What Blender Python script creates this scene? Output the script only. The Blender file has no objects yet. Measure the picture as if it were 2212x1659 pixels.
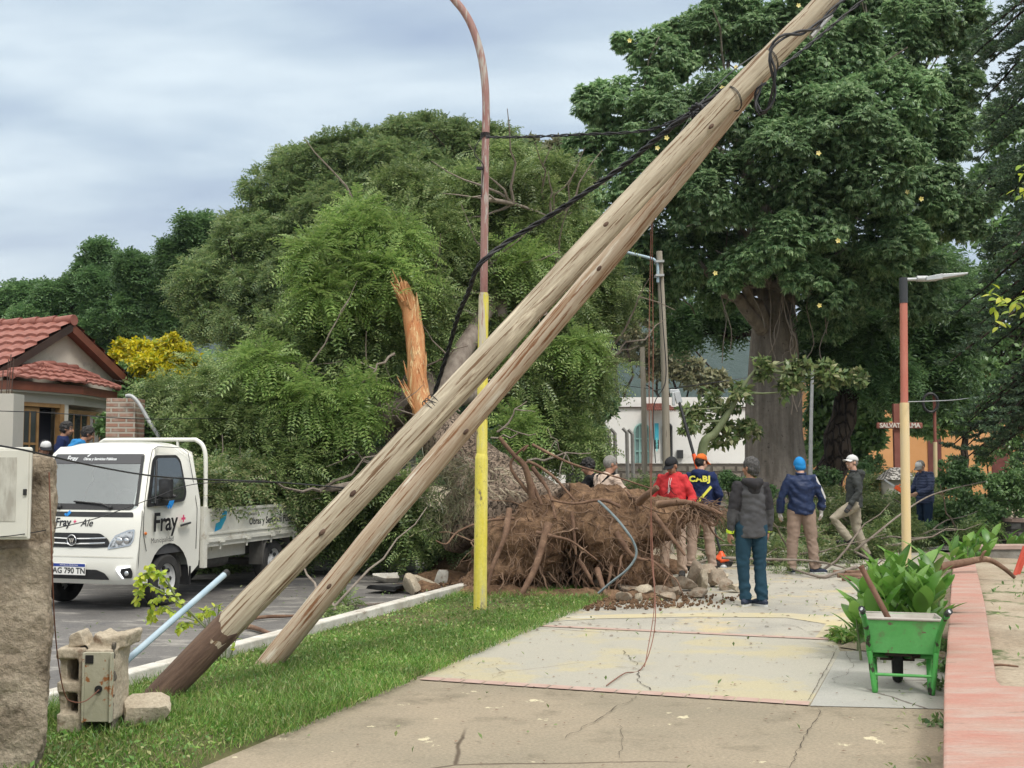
import bpy, bmesh, math, random
import numpy as np
from mathutils import Vector, Matrix, Euler
R = math.radians
rng = np.random.default_rng(7)
random.seed(7)
sc = bpy.context.scene
col = sc.collection
# ------------------------------------------------------------------ camera
F, CX, CY, CAMZ = 2550.0, 1106.0, 829.5, 1.65
PITCH = math.atan(170.5 / F)
cam = bpy.data.cameras.new('camera'); camo = bpy.data.objects.new('camera', cam); col.objects.link(camo)
cam.sensor_width = 36; cam.lens = 36 * F / 2212; cam.clip_start = 0.05; cam.clip_end = 6000
camo.location = (0, 0, CAMZ); camo.rotation_euler = (math.pi / 2 + PITCH, 0, 0)
sc.camera = camo
# ------------------------------------------------------------------ light
SUN_EL, SUN_AZ = R(54), R(150)      # azimuth measured from +Y towards +X
w = bpy.data.worlds.new('World'); sc.world = w; w.use_nodes = True
nt = w.node_tree; nt.nodes.clear(); L_ = nt.links.new
def wn(t, **k):
    n = nt.nodes.new(t)
    for a, b in k.items(): setattr(n, a, b)
    return n
out = wn('ShaderNodeOutputWorld'); bg = wn('ShaderNodeBackground'); bg2 = wn('ShaderNodeBackground'); mx = wn('ShaderNodeMixShader')
sky = wn('ShaderNodeTexSky', sky_type='NISHITA', sun_disc=False, sun_elevation=SUN_EL, sun_rotation=SUN_AZ)
sky.air_density = 1.2; sky.dust_density = 2.0
L_(sky.outputs[0], bg.inputs[0]); bg.inputs[1].default_value = 0.09
tc = wn('ShaderNodeTexCoord'); sep = wn('ShaderNodeSeparateXYZ'); L_(tc.outputs['Generated'], sep.inputs[0])
def math_(op, a, b=None, c=None):
    n = wn('ShaderNodeMath', operation=op)
    for i, v in enumerate((a, b, c)):
        if v is None: continue
        if isinstance(v, (int, float)): n.inputs[i].default_value = v
        else: L_(v, n.inputs[i])
    return n.outputs[0]
zz = math_('MAXIMUM', sep.outputs[2], 0.0); den = math_('ADD', zz, 0.22)
cu = math_('DIVIDE', sep.outputs[0], den); cv = math_('DIVIDE', sep.outputs[1], den)
cmb = wn('ShaderNodeCombineXYZ'); L_(cu, cmb.inputs[0]); L_(cv, cmb.inputs[1])
mp = wn('ShaderNodeMapping'); mp.inputs['Rotation'].default_value = (0, 0, R(38)); mp.inputs['Scale'].default_value = (.75, 1.5, 1); mp.inputs['Location'].default_value = (3.1, 1.2, 0)
L_(cmb.outputs[0], mp.inputs[0])
n1 = wn('ShaderNodeTexNoise'); n1.inputs['Scale'].default_value = 1.35; n1.inputs['Detail'].default_value = 6; n1.inputs['Roughness'].default_value = .5; n1.inputs['Distortion'].default_value = .2
L_(mp.outputs[0], n1.inputs[0])
rp = wn('ShaderNodeValToRGB'); L_(n1.outputs[0], rp.inputs[0])
e = rp.color_ramp.elements; e[0].position = .40; e[0].color = (.28, .35, .46, 1); e[1].position = .61; e[1].color = (.56, .635, .68, 1)
m_ = rp.color_ramp.elements.new(.50); m_.color = (.40, .48, .555, 1)
# paler cloud bank towards the horizon
hz = math_('SUBTRACT', 1.0, math_('MULTIPLY', zz, 3.6)); hz = math_('MAXIMUM', hz, 0.0); hz = math_('POWER', hz, 1.6)
hz = math_('MULTIPLY', hz, .8)
mh = wn('ShaderNodeMix', data_type='RGBA'); L_(hz, mh.inputs[0]); L_(rp.outputs[0], mh.inputs[6]); mh.inputs[7].default_value = (.64, .65, .64, 1)
wz = math_('MINIMUM', math_('MAXIMUM', math_('MULTIPLY', math_('SUBTRACT', zz, .36), 4.0), 0.0), 1.0); mw_ = wn('ShaderNodeMix', data_type='RGBA'); L_(wz, mw_.inputs[0]); L_(mh.outputs[2], mw_.inputs[6]); mw_.inputs[7].default_value = (.60, .585, .55, 1)
L_(mw_.outputs[2], bg2.inputs[0]); bg2.inputs[1].default_value = 1.0
# the overhead cloud, out of the frame, is brighter
ov = math_('ADD', 1.0, math_('MULTIPLY', wz, math_('MULTIPLY', math_('POWER', zz, 1.2), 1.6))); L_(ov, bg2.inputs[1])
# clear blue opening on the right
gx = math_('MULTIPLY', math_('SUBTRACT', sep.outputs[0], .33), 9.0)
gx = math_('MINIMUM', math_('MAXIMUM', gx, 0.0), .75)
cf = math_('SUBTRACT', .95, math_('MULTIPLY', gx, math_('SUBTRACT', 1.0, n1.outputs[0])))
L_(cf, mx.inputs[0]); L_(bg.outputs[0], mx.inputs[1]); L_(bg2.outputs[0], mx.inputs[2]); L_(mx.outputs[0], out.inputs[0])
sl = bpy.data.lights.new('sun', 'SUN'); so = bpy.data.objects.new('sun', sl); col.objects.link(so)
sl.energy = 1.4; sl.angle = R(14); sl.color = (1, .96, .90)
sd = Vector((math.sin(SUN_AZ) * math.cos(SUN_EL), math.cos(SUN_AZ) * math.cos(SUN_EL), math.sin(SUN_EL)))
so.rotation_euler = sd.to_track_quat('Z', 'Y').to_euler(); so.location = sd * 60
sc.view_settings.view_transform = 'Standard'; sc.view_settings.look = 'None'; sc.view_settings.exposure = 0.62; sc.view_settings.gamma = 1
sc.cycles.max_bounces = 6; sc.cycles.transparent_max_bounces = 8; sc.cycles.use_denoising = True; sc.cycles.volume_bounces = 0
sc.cycles.caustics_reflective = False; sc.cycles.caustics_refractive = False
# ------------------------------------------------------------------ measuring helpers: a sight line met at a distance or on a level
_c, _s = math.cos(PITCH), math.sin(PITCH)
def ray(px, py):
    dx, dy = px - CX, CY - py
    return Vector((dx, F * _c - dy * _s, F * _s + dy * _c))
def P(px, py, Y):
    r = ray(px, py); t = Y / r.y
    return Vector((r.x * t, Y, CAMZ + r.z * t))
def G(px, py, z=0.0):
    r = ray(px, py); t = (z - CAMZ) / r.z
    return Vector((r.x * t, r.y * t, z))
def pxm(n, Y): return n * Y / F
UDIR = Vector((.331, .944, 0)); VDIR = Vector((.944, -.331, 0))
def ST(s, t, z=0.0): return Vector((UDIR.x * s + VDIR.x * t, UDIR.y * s + VDIR.y * t, z))
# ------------------------------------------------------------------ numpy noise
def _h(i, j, k, seed):
    n = (i * 374761393 + j * 668265263 + k * 2147483647 + seed * 1274126177) & 0xffffffff
    n = ((n ^ (n >> 13)) * 1274126177) & 0xffffffff
    return ((n ^ (n >> 16)) & 0xffff) / 65535.0
def vnoise(p, seed=0):
    p = np.asarray(p, float); f = np.floor(p).astype(np.int64); t = p - f; t = t * t * (3 - 2 * t); r = 0
    for a in (0, 1):
        for b in (0, 1):
            for c in (0, 1):
                wt = (t[:, 0] if a else 1 - t[:, 0]) * (t[:, 1] if b else 1 - t[:, 1]) * (t[:, 2] if c else 1 - t[:, 2])
                r = r + wt * _h(f[:, 0] + a, f[:, 1] + b, f[:, 2] + c, seed)
    return r * 2 - 1
def fbm(p, seed=0, oct=4):
    p = np.asarray(p, float); r = 0; a = 1.
    for o in range(oct): r = r + a * vnoise(p * 2 ** o + 17.3 * o, seed + o); a *= .5
    return r
# ------------------------------------------------------------------ scene-graph helpers
def tag(o, label=None, cat=None, group=None, kind=None):
    if label: o['label'] = label
    if cat: o['category'] = cat
    if group: o['group'] = group
    if kind: o['kind'] = kind
    return o
def thing(name, label, cat, loc=(0, 0, 0), rz=0, group=None):
    o = bpy.data.objects.new(name, None); col.objects.link(o); o.location = loc; o.rotation_euler = (0, 0, rz); o.empty_display_size = .2
    return tag(o, label, cat, group)
def copy_tree(o, parent=None):
    c = o.copy(); col.objects.link(c); c.parent = parent
    for ch in o.children: copy_tree(ch, c)
    return c
def link(name, me, parent=None, m=None, smooth=None):
    if m is not None:
        me.materials.clear()
        for q in (m if isinstance(m, (list, tuple)) else [m]): me.materials.append(q)
    if smooth is not None:
        me.polygons.foreach_set('use_smooth', [True] * len(me.polygons))
        if smooth < 179: me.set_sharp_from_angle(angle=R(smooth))
    o = bpy.data.objects.new(name, me); col.objects.link(o)
    if parent is not None: o.parent = parent
    return o
def struct(name, me, m, smooth=None): return tag(link(name, me, None, m, smooth), kind='structure')
class MB:
    def __init__(s): s.v = []; s.f = []; s.m = []
    def add(s, vs, fs, m=0):
        b = len(s.v); s.v += [tuple(p) for p in vs]; s.f += [tuple(i + b for i in f) for f in fs]; s.m += [m] * len(fs); return s
    def box(s, c, d, rot=None, m=0):
        hx, hy, hz = d[0] / 2, d[1] / 2, d[2] / 2
        vs = [Vector((x, y, z)) for x in (-hx, hx) for y in (-hy, hy) for z in (-hz, hz)]
        M = (Euler(rot).to_matrix() if rot is not None and not isinstance(rot, Matrix) else rot)
        if M is not None: vs = [M @ q for q in vs]
        c = Vector(c); vs = [q + c for q in vs]
        return s.add(vs, [(0, 1, 3, 2), (4, 6, 7, 5), (0, 4, 5, 1), (2, 3, 7, 6), (0, 2, 6, 4), (1, 5, 7, 3)], m)
    def bbox(s, x0, x1, y0, y1, z0, z1, m=0): return s.box(((x0 + x1) / 2, (y0 + y1) / 2, (z0 + z1) / 2), (x1 - x0, y1 - y0, z1 - z0), None, m)
    def prism(s, poly, axis, a, b, m=0):
        # poly of 2-D points extruded along an axis
        def mk(p, h):
            return {'x': (h, p[0], p[1]), 'y': (p[0], h, p[1]), 'z': (p[0], p[1], h)}[axis]
        n = len(poly); vs = [mk(p, a) for p in poly] + [mk(p, b) for p in poly]
        fs = [tuple(range(n))[::-1], tuple(range(n, 2 * n))] + [(i, (i + 1) % n, n + (i + 1) % n, n + i) for i in range(n)]
        return s.add(vs, fs, m)
    def tube(s, pts, r, n=8, cap=True, m=0, lat=None, noise=0, nsc=3, seed=0, ell=None):
        pts = [Vector(p) for p in pts]; k = len(pts)
        rs = list(r) if hasattr(r, '__len__') else [r] * k
        t0 = (pts[1] - pts[0]).normalized()
        ref = Vector(lat) if lat is not None else (Vector((0, 0, 1)) if abs(t0.z) < .9 else Vector((1, 0, 0)))
        a = ref.cross(t0) if lat is None else ref - t0 * ref.dot(t0)
        a.normalize(); ring = []
        for i, p in enumerate(pts):
            t = (pts[min(i + 1, k - 1)] - pts[max(i - 1, 0)])
            t = t.normalized() if t.length > 1e-9 else t0
            a = (a - t * a.dot(t)); a.normalize(); b = t.cross(a)
            ra, rb = (rs[i], rs[i]) if not hasattr(rs[i], '__len__') else rs[i]
            ring.append([p + a * (ra * math.cos(2 * math.pi * j / n)) + b * (rb * math.sin(2 * math.pi * j / n)) for j in range(n)])
        vs = [q for rr in ring for q in rr]
        if noise:
            A = np.array(vs); nn = fbm(A * nsc, seed, 3); C = np.repeat(np.array(pts), n, 0)
            A = C + (A - C) * (1 + noise * nn)[:, None]; vs = A.tolist()
        fs = [(i * n + j, i * n + (j + 1) % n, (i + 1) * n + (j + 1) % n, (i + 1) * n + j) for i in range(k - 1) for j in range(n)]
        if cap: fs += [tuple(range(n))[::-1], tuple(range((k - 1) * n, k * n))]
        return s.add(vs, fs, m)
    def lathe(s, prof, c=(0, 0, 0), n=16, m=0, M=None, cap=True):
        # prof: (r, h); axis z
        vs = []
        for r_, h in prof:
            for j in range(n):
                q = Vector((r_ * math.cos(2 * math.pi * j / n), r_ * math.sin(2 * math.pi * j / n), h))
                if M is not None: q = M @ q
                vs.append(q + Vector(c))
        k = len(prof)
        fs = [(i * n + j, i * n + (j + 1) % n, (i + 1) * n + (j + 1) % n, (i + 1) * n + j) for i in range(k - 1) for j in range(n)]
        if cap: fs += [tuple(range(n))[::-1], tuple(range((k - 1) * n, k * n))]
        return s.add(vs, fs, m)
    def ball(s, c, r, n=12, M=None, m=0):
        r = r if hasattr(r, '__len__') else (r, r, r)
        vs = []; k = max(6, n // 2 + 1)
        for i in range(1, k):
            th = math.pi * i / k
            for j in range(n):
                ph = 2 * math.pi * j / n
                q = Vector((r[0] * math.sin(th) * math.cos(ph), r[1] * math.sin(th) * math.sin(ph), -r[2] * math.cos(th)))
                vs.append(q)
        b, t = Vector((0, 0, -r[2])), Vector((0, 0, r[2])); vs += [b, t]
        if M is not None: vs = [M @ q for q in vs]
        c = Vector(c); vs = [q + c for q in vs]; R_ = k - 1
        fs = [(i * n + j, i * n + (j + 1) % n, (i + 1) * n + (j + 1) % n, (i + 1) * n + j) for i in range(R_ - 1) for j in range(n)]
        fs += [(R_ * n, (j + 1) % n, j) for j in range(n)] + [(R_ * n + 1, (R_ - 1) * n + j, (R_ - 1) * n + (j + 1) % n) for j in range(n)]
        return s.add(vs, fs, m)
    def grid(s, fn, nu, nv, m=0):
        vs = [fn(i / nu, j / nv) for i in range(nu + 1) for j in range(nv + 1)]
        fs = [(i * (nv + 1) + j, (i + 1) * (nv + 1) + j, (i + 1) * (nv + 1) + j + 1, i * (nv + 1) + j + 1) for i in range(nu) for j in range(nv)]
        return s.add(vs, fs, m)
    def mesh(s, name='m'):
        me = bpy.data.meshes.new(name); me.from_pydata(s.v, [], s.f)
        if any(s.m): me.polygons.foreach_set('material_index', s.m)
        me.update(); return me
    def build(s, name, m, parent=None, smooth=None): return link(name, s.mesh(name), parent, m, smooth)
def bevel(o, wd=.01, seg=2, ang=35):
    b = o.modifiers.new('bevel', 'BEVEL'); b.width = wd; b.segments = seg; b.limit_method = 'ANGLE'; b.angle_limit = R(ang); return o
def bake(o):
    dg = bpy.context.evaluated_depsgraph_get(); me = bpy.data.meshes.new_from_object(o.evaluated_get(dg))
    old = o.data; o.modifiers.clear(); o.data = me; return o
def remesh(mb, voxel=.012, smooth=2, noise=None, factor=.5):
    me = mb.mesh('tmp'); bmm = bmesh.new(); bmm.from_mesh(me); bmesh.ops.recalc_face_normals(bmm, faces=bmm.faces); bmm.to_mesh(me); bmm.free()
    o = bpy.data.objects.new('tmp', me); col.objects.link(o)
    r_ = o.modifiers.new('r', 'REMESH'); r_.mode = 'VOXEL'; r_.voxel_size = voxel; r_.use_smooth_shade = True
    if smooth:
        s_ = o.modifiers.new('s', 'SMOOTH'); s_.iterations = smooth; s_.factor = factor
    dg = bpy.context.evaluated_depsgraph_get(); dg.update()
    nm = bpy.data.meshes.new_from_object(o.evaluated_get(dg))
    bpy.data.objects.remove(o)
    if noise: displace(nm, noise)
    return nm
def getv(me):
    a = np.empty(len(me.vertices) * 3); me.vertices.foreach_get('co', a); return a.reshape(-1, 3)
def setv(me, a): me.vertices.foreach_set('co', a.ravel()); me.update()
def displace(me, fn):
    a = getv(me); n = np.empty(len(me.vertices) * 3); me.vertex_normals.foreach_get('vector', n); n = n.reshape(-1, 3)
    setv(me, a + n * fn(a)[:, None])
def fastmesh(name, V, nf, k=4):
    me = bpy.data.meshes.new(name); V = np.ascontiguousarray(V, np.float32).reshape(-1, 3)
    me.vertices.add(len(V)); me.vertices.foreach_set('co', V.ravel())
    me.loops.add(nf * k); me.loops.foreach_set('vertex_index', np.arange(nf * k, dtype=np.int32))
    me.polygons.add(nf); me.polygons.foreach_set('loop_start', np.arange(0, nf * k, k, dtype=np.int32)); me.update(); return me
# ------------------------------------------------------------------ materials
def newmat(name):
    m = bpy.data.materials.new(name); m.use_nodes = True; nt = m.node_tree; nt.nodes.clear(); return m, nt
def c4(c): return (c[0], c[1], c[2], 1)
def mat(name, c1, c2=None, rough=.8, scale=4, detail=6, bump=0, bscale=None, stretch=(1, 1, 1), metal=0, spec=.4, spots=None, coat=0, lo=.35, hi=.65, coords='Object', bstretch=None, crack=None, spots2=None, distort=0, grain=0, gs=70):
    m, nt = newmat(name); N = nt.nodes.new; L = nt.links.new
    o = N('ShaderNodeOutputMaterial'); b = N('ShaderNodeBsdfPrincipled'); L(b.outputs[0], o.inputs[0])
    b.inputs['Roughness'].default_value = rough; b.inputs['Metallic'].default_value = metal; b.inputs['Specular IOR Level'].default_value = spec; b.inputs['Coat Weight'].default_value = coat
    t = N('ShaderNodeTexCoord'); mp = N('ShaderNodeMapping'); mp.inputs['Scale'].default_value = stretch; L(t.outputs[coords], mp.inputs[0])
    cur = None
    if c2 is not None:
        n = N('ShaderNodeTexNoise'); n.inputs['Scale'].default_value = scale; n.inputs['Detail'].default_value = detail; n.inputs['Roughness'].default_value = .62; n.inputs['Distortion'].default_value = distort; L(mp.outputs[0], n.inputs[0])
        r = N('ShaderNodeValToRGB'); L(n.outputs[0], r.inputs[0]); r.color_ramp.elements[0].position = lo; r.color_ramp.elements[1].position = hi
        r.color_ramp.elements[0].color = c4(c1); r.color_ramp.elements[1].color = c4(c2); cur = r.outputs[0]
    for sp in (spots, spots2):
        if not sp: continue
        cs, ss, thr, soft = sp[:4]; st = sp[4] if len(sp) > 4 else stretch
        mp2 = N('ShaderNodeMapping'); mp2.inputs['Scale'].default_value = st; L(t.outputs[coords], mp2.inputs[0])
        n = N('ShaderNodeTexNoise'); n.inputs['Scale'].default_value = ss; n.inputs['Detail'].default_value = 8; n.inputs['Roughness'].default_value = .68; L(mp2.outputs[0], n.inputs[0])
        r = N('ShaderNodeMapRange'); r.inputs[1].default_value = thr; r.inputs[2].default_value = thr + soft; L(n.outputs[0], r.inputs[0])
        mx = N('ShaderNodeMix'); mx.data_type = 'RGBA'; L(r.outputs[0], mx.inputs[0])
        if cur is None: mx.inputs[6].default_value = c4(c1)
        else: L(cur, mx.inputs[6])
        mx.inputs[7].default_value = c4(cs); cur = mx.outputs[2]
    if crack:
        cs, ss, wd = crack
        n = N('ShaderNodeTexNoise'); n.inputs['Scale'].default_value = ss * 1.6; n.inputs['Detail'].default_value = 5; L(mp.outputs[0], n.inputs[0])
        ad = N('ShaderNodeMix'); ad.data_type = 'RGBA'; ad.inputs[0].default_value = .22; L(mp.outputs[0], ad.inputs[6]); L(n.outputs['Color'], ad.inputs[7])
        vo = N('ShaderNodeTexVoronoi'); vo.feature = 'DISTANCE_TO_EDGE'; vo.inputs['Scale'].default_value = ss; L(ad.outputs[2], vo.inputs[0])
        r = N('ShaderNodeMapRange'); r.inputs[1].default_value = wd; r.inputs[2].default_value = wd * .3; L(vo.outputs[0], r.inputs[0])
        n3 = N('ShaderNodeTexNoise'); n3.inputs['Scale'].default_value = ss * .8; L(mp.outputs[0], n3.inputs[0])
        r3 = N('ShaderNodeMapRange'); r3.inputs[1].default_value = .5; r3.inputs[2].default_value = .56; L(n3.outputs[0], r3.inputs[0])
        mm = N('ShaderNodeMath'); mm.operation = 'MULTIPLY'; L(r.outputs[0], mm.inputs[0]); L(r3.outputs[0], mm.inputs[1])
        mx = N('ShaderNodeMix'); mx.data_type = 'RGBA'; L(mm.outputs[0], mx.inputs[0])
        if cur is None: mx.inputs[6].default_value = c4(c1)
        else: L(cur, mx.inputs[6])
        mx.inputs[7].default_value = c4(cs); cur = mx.outputs[2]
    if grain:
        n = N('ShaderNodeTexNoise'); n.inputs['Scale'].default_value = gs; n.inputs['Detail'].default_value = 5; n.inputs['Roughness'].default_value = .8; L(t.outputs[coords], n.inputs[0])
        r = N('ShaderNodeMapRange'); r.inputs[1].default_value = .3; r.inputs[2].default_value = .7; r.inputs[3].default_value = 1 - grain; r.inputs[4].default_value = 1 + grain; L(n.outputs[0], r.inputs[0])
        h = N('ShaderNodeHueSaturation'); L(r.outputs[0], h.inputs['Value'])
        if cur is None: h.inputs['Color'].default_value = c4(c1)
        else: L(cur, h.inputs['Color'])
        cur = h.outputs[0]
    if cur is None: b.inputs['Base Color'].default_value = c4(c1)
    else: L(cur, b.inputs['Base Color'])
    if bump:
        mp3 = N('ShaderNodeMapping'); mp3.inputs['Scale'].default_value = bstretch or stretch; L(t.outputs[coords], mp3.inputs[0])
        n = N('ShaderNodeTexNoise'); n.inputs['Scale'].default_value = bscale or scale * 3; n.inputs['Detail'].default_value = 8; n.inputs['Roughness'].default_value = .65; L(mp3.outputs[0], n.inputs[0])
        bp = N('ShaderNodeBump'); bp.inputs['Strength'].default_value = 1; bp.inputs['Distance'].default_value = bump; L(n.outputs[0], bp.inputs['Height']); L(bp.outputs[0], b.inputs['Normal'])
    return m
def leafmat(name, cols, trans=.35, rough=.38, vary=.35, nsc=.6, spec=.5):
    if name not in ('golden_leaves', 'grass', 'lime_leaves', 'canna_leaf'): cols = [(c[0] * 1.24, c[1] * .96, c[2] * 1.55) for c in cols]
    m, nt = newmat(name); N = nt.nodes.new; L = nt.links.new
    o = N('ShaderNodeOutputMaterial'); b = N('ShaderNodeBsdfPrincipled'); tr = N('ShaderNodeBsdfTranslucent'); ms = N('ShaderNodeMixShader'); ms.inputs[0].default_value = trans
    g = N('ShaderNodeNewGeometry'); r = N('ShaderNodeValToRGB'); L(g.outputs['Random Per Island'], r.inputs[0])
    el = r.color_ramp.elements; el[0].color = c4(cols[0]); el[1].color = c4(cols[-1])
    for i, c in enumerate(cols[1:-1]): x = el.new((i + 1) / (len(cols) - 1)); x.color = c4(c)
    t = N('ShaderNodeTexCoord'); n = N('ShaderNodeTexNoise'); n.inputs['Scale'].default_value = nsc; n.inputs['Detail'].default_value = 3; L(t.outputs['Object'], n.inputs[0])
    mr = N('ShaderNodeMapRange'); mr.inputs[1].default_value = .3; mr.inputs[2].default_value = .7; mr.inputs[3].default_value = 1 - vary; mr.inputs[4].default_value = 1 + vary; L(n.outputs[0], mr.inputs[0])
    h = N('ShaderNodeHueSaturation'); L(mr.outputs[0], h.inputs['Value']); L(r.outputs[0], h.inputs['Color'])
    L(h.outputs[0], b.inputs['Base Color']); L(h.outputs[0], tr.inputs[0]); b.inputs['Roughness'].default_value = rough; b.inputs['Specular IOR Level'].default_value = spec
    L(b.outputs[0], ms.inputs[1]); L(tr.outputs[0], ms.inputs[2]); L(ms.outputs[0], o.inputs[0]); return m
def brickmat(name, c1, c2, mortar, scale, bw=.5, bh=.25, ms=.02, bump=.01, rough=.85, coords='Object', rot=(R(90), 0, 0)):
    m, nt = newmat(name); N = nt.nodes.new; L = nt.links.new
    o = N('ShaderNodeOutputMaterial'); b = N('ShaderNodeBsdfPrincipled'); L(b.outputs[0], o.inputs[0]); b.inputs['Roughness'].default_value = rough
    t = N('ShaderNodeTexCoord'); mp = N('ShaderNodeMapping'); mp.inputs['Rotation'].default_value = rot; L(t.outputs[coords], mp.inputs[0])
    k = N('ShaderNodeTexBrick'); k.inputs['Color1'].default_value = c4(c1); k.inputs['Color2'].default_value = c4(c2); k.inputs['Mortar'].default_value = c4(mortar)
    k.inputs['Scale'].default_value = scale; k.inputs['Mortar Size'].default_value = ms; k.inputs['Brick Width'].default_value = bw; k.inputs['Row Height'].default_value = bh; k.inputs['Mortar Smooth'].default_value = .3
    L(mp.outputs[0], k.inputs[0]); n = N('ShaderNodeTexNoise'); n.inputs['Scale'].default_value = 9; n.inputs['Detail'].default_value = 6; L(t.outputs[coords], n.inputs[0])
    mx = N('ShaderNodeMix'); mx.data_type = 'RGBA'; mr = N('ShaderNodeMapRange'); mr.inputs[1].default_value = .45; mr.inputs[2].default_value = .7; mr.inputs[4].default_value = .6; L(n.outputs[0], mr.inputs[0]); L(mr.outputs[0], mx.inputs[0]); L(k.outputs[0], mx.inputs[6]); mx.inputs[7].default_value = c4(mortar)
    L(mx.outputs[2], b.inputs['Base Color']); bp = N('ShaderNodeBump'); bp.inputs['Distance'].default_value = bump; bp.invert = True; L(k.outputs[1], bp.inputs['Height']); L(bp.outputs[0], b.inputs['Normal']); return m
def barkmat(name, c1, c2, dark, scale=6, zst=.35, bump=.03, cw=.16):
    m, nt = newmat(name); N = nt.nodes.new; L = nt.links.new
    o = N('ShaderNodeOutputMaterial'); b = N('ShaderNodeBsdfPrincipled'); L(b.outputs[0], o.inputs[0]); b.inputs['Roughness'].default_value = .9; b.inputs['Specular IOR Level'].default_value = .2
    t = N('ShaderNodeTexCoord'); mp = N('ShaderNodeMapping'); mp.inputs['Scale'].default_value = (1, 1, zst); L(t.outputs['Object'], mp.inputs[0])
    n = N('ShaderNodeTexNoise'); n.inputs['Scale'].default_value = 2.5; n.inputs['Detail'].default_value = 6; L(t.outputs['Object'], n.inputs[0])
    r = N('ShaderNodeValToRGB'); L(n.outputs[0], r.inputs[0]); r.color_ramp.elements[0].position = .35; r.color_ramp.elements[1].position = .65; r.color_ramp.elements[0].color = c4(c1); r.color_ramp.elements[1].color = c4(c2)
    n2 = N('ShaderNodeTexNoise'); n2.inputs['Scale'].default_value = scale; n2.inputs['Detail'].default_value = 3; L(mp.outputs[0], n2.inputs[0])
    ad = N('ShaderNodeMix'); ad.data_type = 'RGBA'; ad.inputs[0].default_value = .15; L(mp.outputs[0], ad.inputs[6]); L(n2.outputs['Color'], ad.inputs[7])
    v = N('ShaderNodeTexVoronoi'); v.feature = 'DISTANCE_TO_EDGE'; v.inputs['Scale'].default_value = scale; L(ad.outputs[2], v.inputs[0])
    mr = N('ShaderNodeMapRange'); mr.inputs[1].default_value = 0; mr.inputs[2].default_value = cw; L(v.outputs[0], mr.inputs[0])
    mx = N('ShaderNodeMix'); mx.data_type = 'RGBA'; L(mr.outputs[0], mx.inputs[0]); mx.inputs[6].default_value = c4(dark); L(r.outputs[0], mx.inputs[7]); L(mx.outputs[2], b.inputs['Base Color'])
    bp = N('ShaderNodeBump'); bp.inputs['Distance'].default_value = bump; L(mr.outputs[0], bp.inputs['Height']); L(bp.outputs[0], b.inputs['Normal']); return m
def emis(name, c, s):
    m, nt = newmat(name); o = nt.nodes.new('ShaderNodeOutputMaterial'); e = nt.nodes.new('ShaderNodeEmission'); e.inputs[0].default_value = c4(c); e.inputs[1].default_value = s; nt.links.new(e.outputs[0], o.inputs[0]); return m
# ------------------------------------------------------------------ foliage
def unit(a): return a / (np.linalg.norm(a, axis=-1, keepdims=True) + 1e-9)
def leafquads(Pt, D, Nn, Ln, W, fold=.12):
    S = unit(np.cross(D, Nn)); Nn = np.cross(S, D); L1 = Ln[:, None]; W1 = W[:, None]
    a = Pt; c = Pt + D * L1 - Nn * L1 * .12; b = Pt + D * L1 * .48 + S * W1 * .5 + Nn * W1 * fold; d = Pt + D * L1 * .48 - S * W1 * .5 + Nn * W1 * fold
    return np.stack([a, b, c, d], 1)
def leaves(Pt, Nout, Ln, W, up=.4, droop=.3):
    n = len(Pt); D = unit(rng.normal(size=(n, 3)) + Nout * .5 - np.array([0, 0, droop])); Nn = unit(rng.normal(size=(n, 3)) * .5 + Nout * .6 + np.array([0, 0, up]))
    ln = Ln * rng.uniform(.7, 1.3, n); return leafquads(Pt, D, Nn, ln, ln * W / Ln)
def fronds(Pt, Nout, Lf, nl=7, ll=.25, lw=.4, droop=.35, up=.8, out=.9):
    n = len(Pt); D = unit(rng.normal(size=(n, 3)) * .7 + Nout * out - np.array([0, 0, droop])); Nn = unit(Nout * .3 + np.array([0, 0, up]) + rng.normal(size=(n, 3)) * .35)
    S = unit(np.cross(D, Nn)); Nn = np.cross(S, D); L = Lf * rng.uniform(.7, 1.25, n); qs = []
    for k in range(nl):
        f = (k + 1) / nl; base = Pt + D * (L * f)[:, None] - np.array([0, 0, 1]) * (L * f * f * .25)[:, None]
        sz = L * ll * (1 - .35 * abs(f - .45))
        for sg in (1, -1):
            qs.append(leafquads(base, unit(D * .45 + S * sg + rng.normal(size=(n, 3)) * .12 - np.array([0, 0, .12])), Nn, sz, sz * lw))
    return np.concatenate(qs)
def clump_pts(blobs, n, sub=14, srad=.33, inner=.25, flat=.75, seed=None):
    # blobs: (centre, radius or (rx,ry,rz)); leaves gather in sub-clumps near each blob's surface
    C = np.array([tuple(b[0]) for b in blobs]); RR = np.array([b[1] if hasattr(b[1], '__len__') else (b[1],) * 3 for b in blobs], float)
    wt = (RR[:, 0] * RR[:, 2]) ** 1.0; wt /= wt.sum(); pos = []; nor = []
    for i in range(len(blobs)):
        m = int(n * wt[i]); k = max(4, int(sub * rng.uniform(.8, 1.2)))
        d = unit(rng.normal(size=(k, 3)) + np.array([0, 0, .25])); fr = rng.uniform(.55, 1.0, k)
        sc_ = d * RR[i] * fr[:, None]; sr = RR[i].mean() * srad * rng.uniform(.6, 1.35, k)
        idx = rng.integers(0, k, m); dd = unit(rng.normal(size=(m, 3))); rad = rng.uniform(0, 1, m) ** .5
        p = sc_[idx] + dd * (sr[idx] * rad)[:, None] * np.array([1, 1, flat])
        nn = unit(dd * .8 + d[idx] * .6)
        q = int(m * inner)
        if q:
            dq = unit(rng.normal(size=(q, 3))); p[:q] = dq * RR[i] * (rng.uniform(.1, 1, q) ** .5 * .85)[:, None]; nn[:q] = dq
        pos.append(p + C[i]); nor.append(nn)
    return np.concatenate(pos), np.concatenate(nor)
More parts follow.
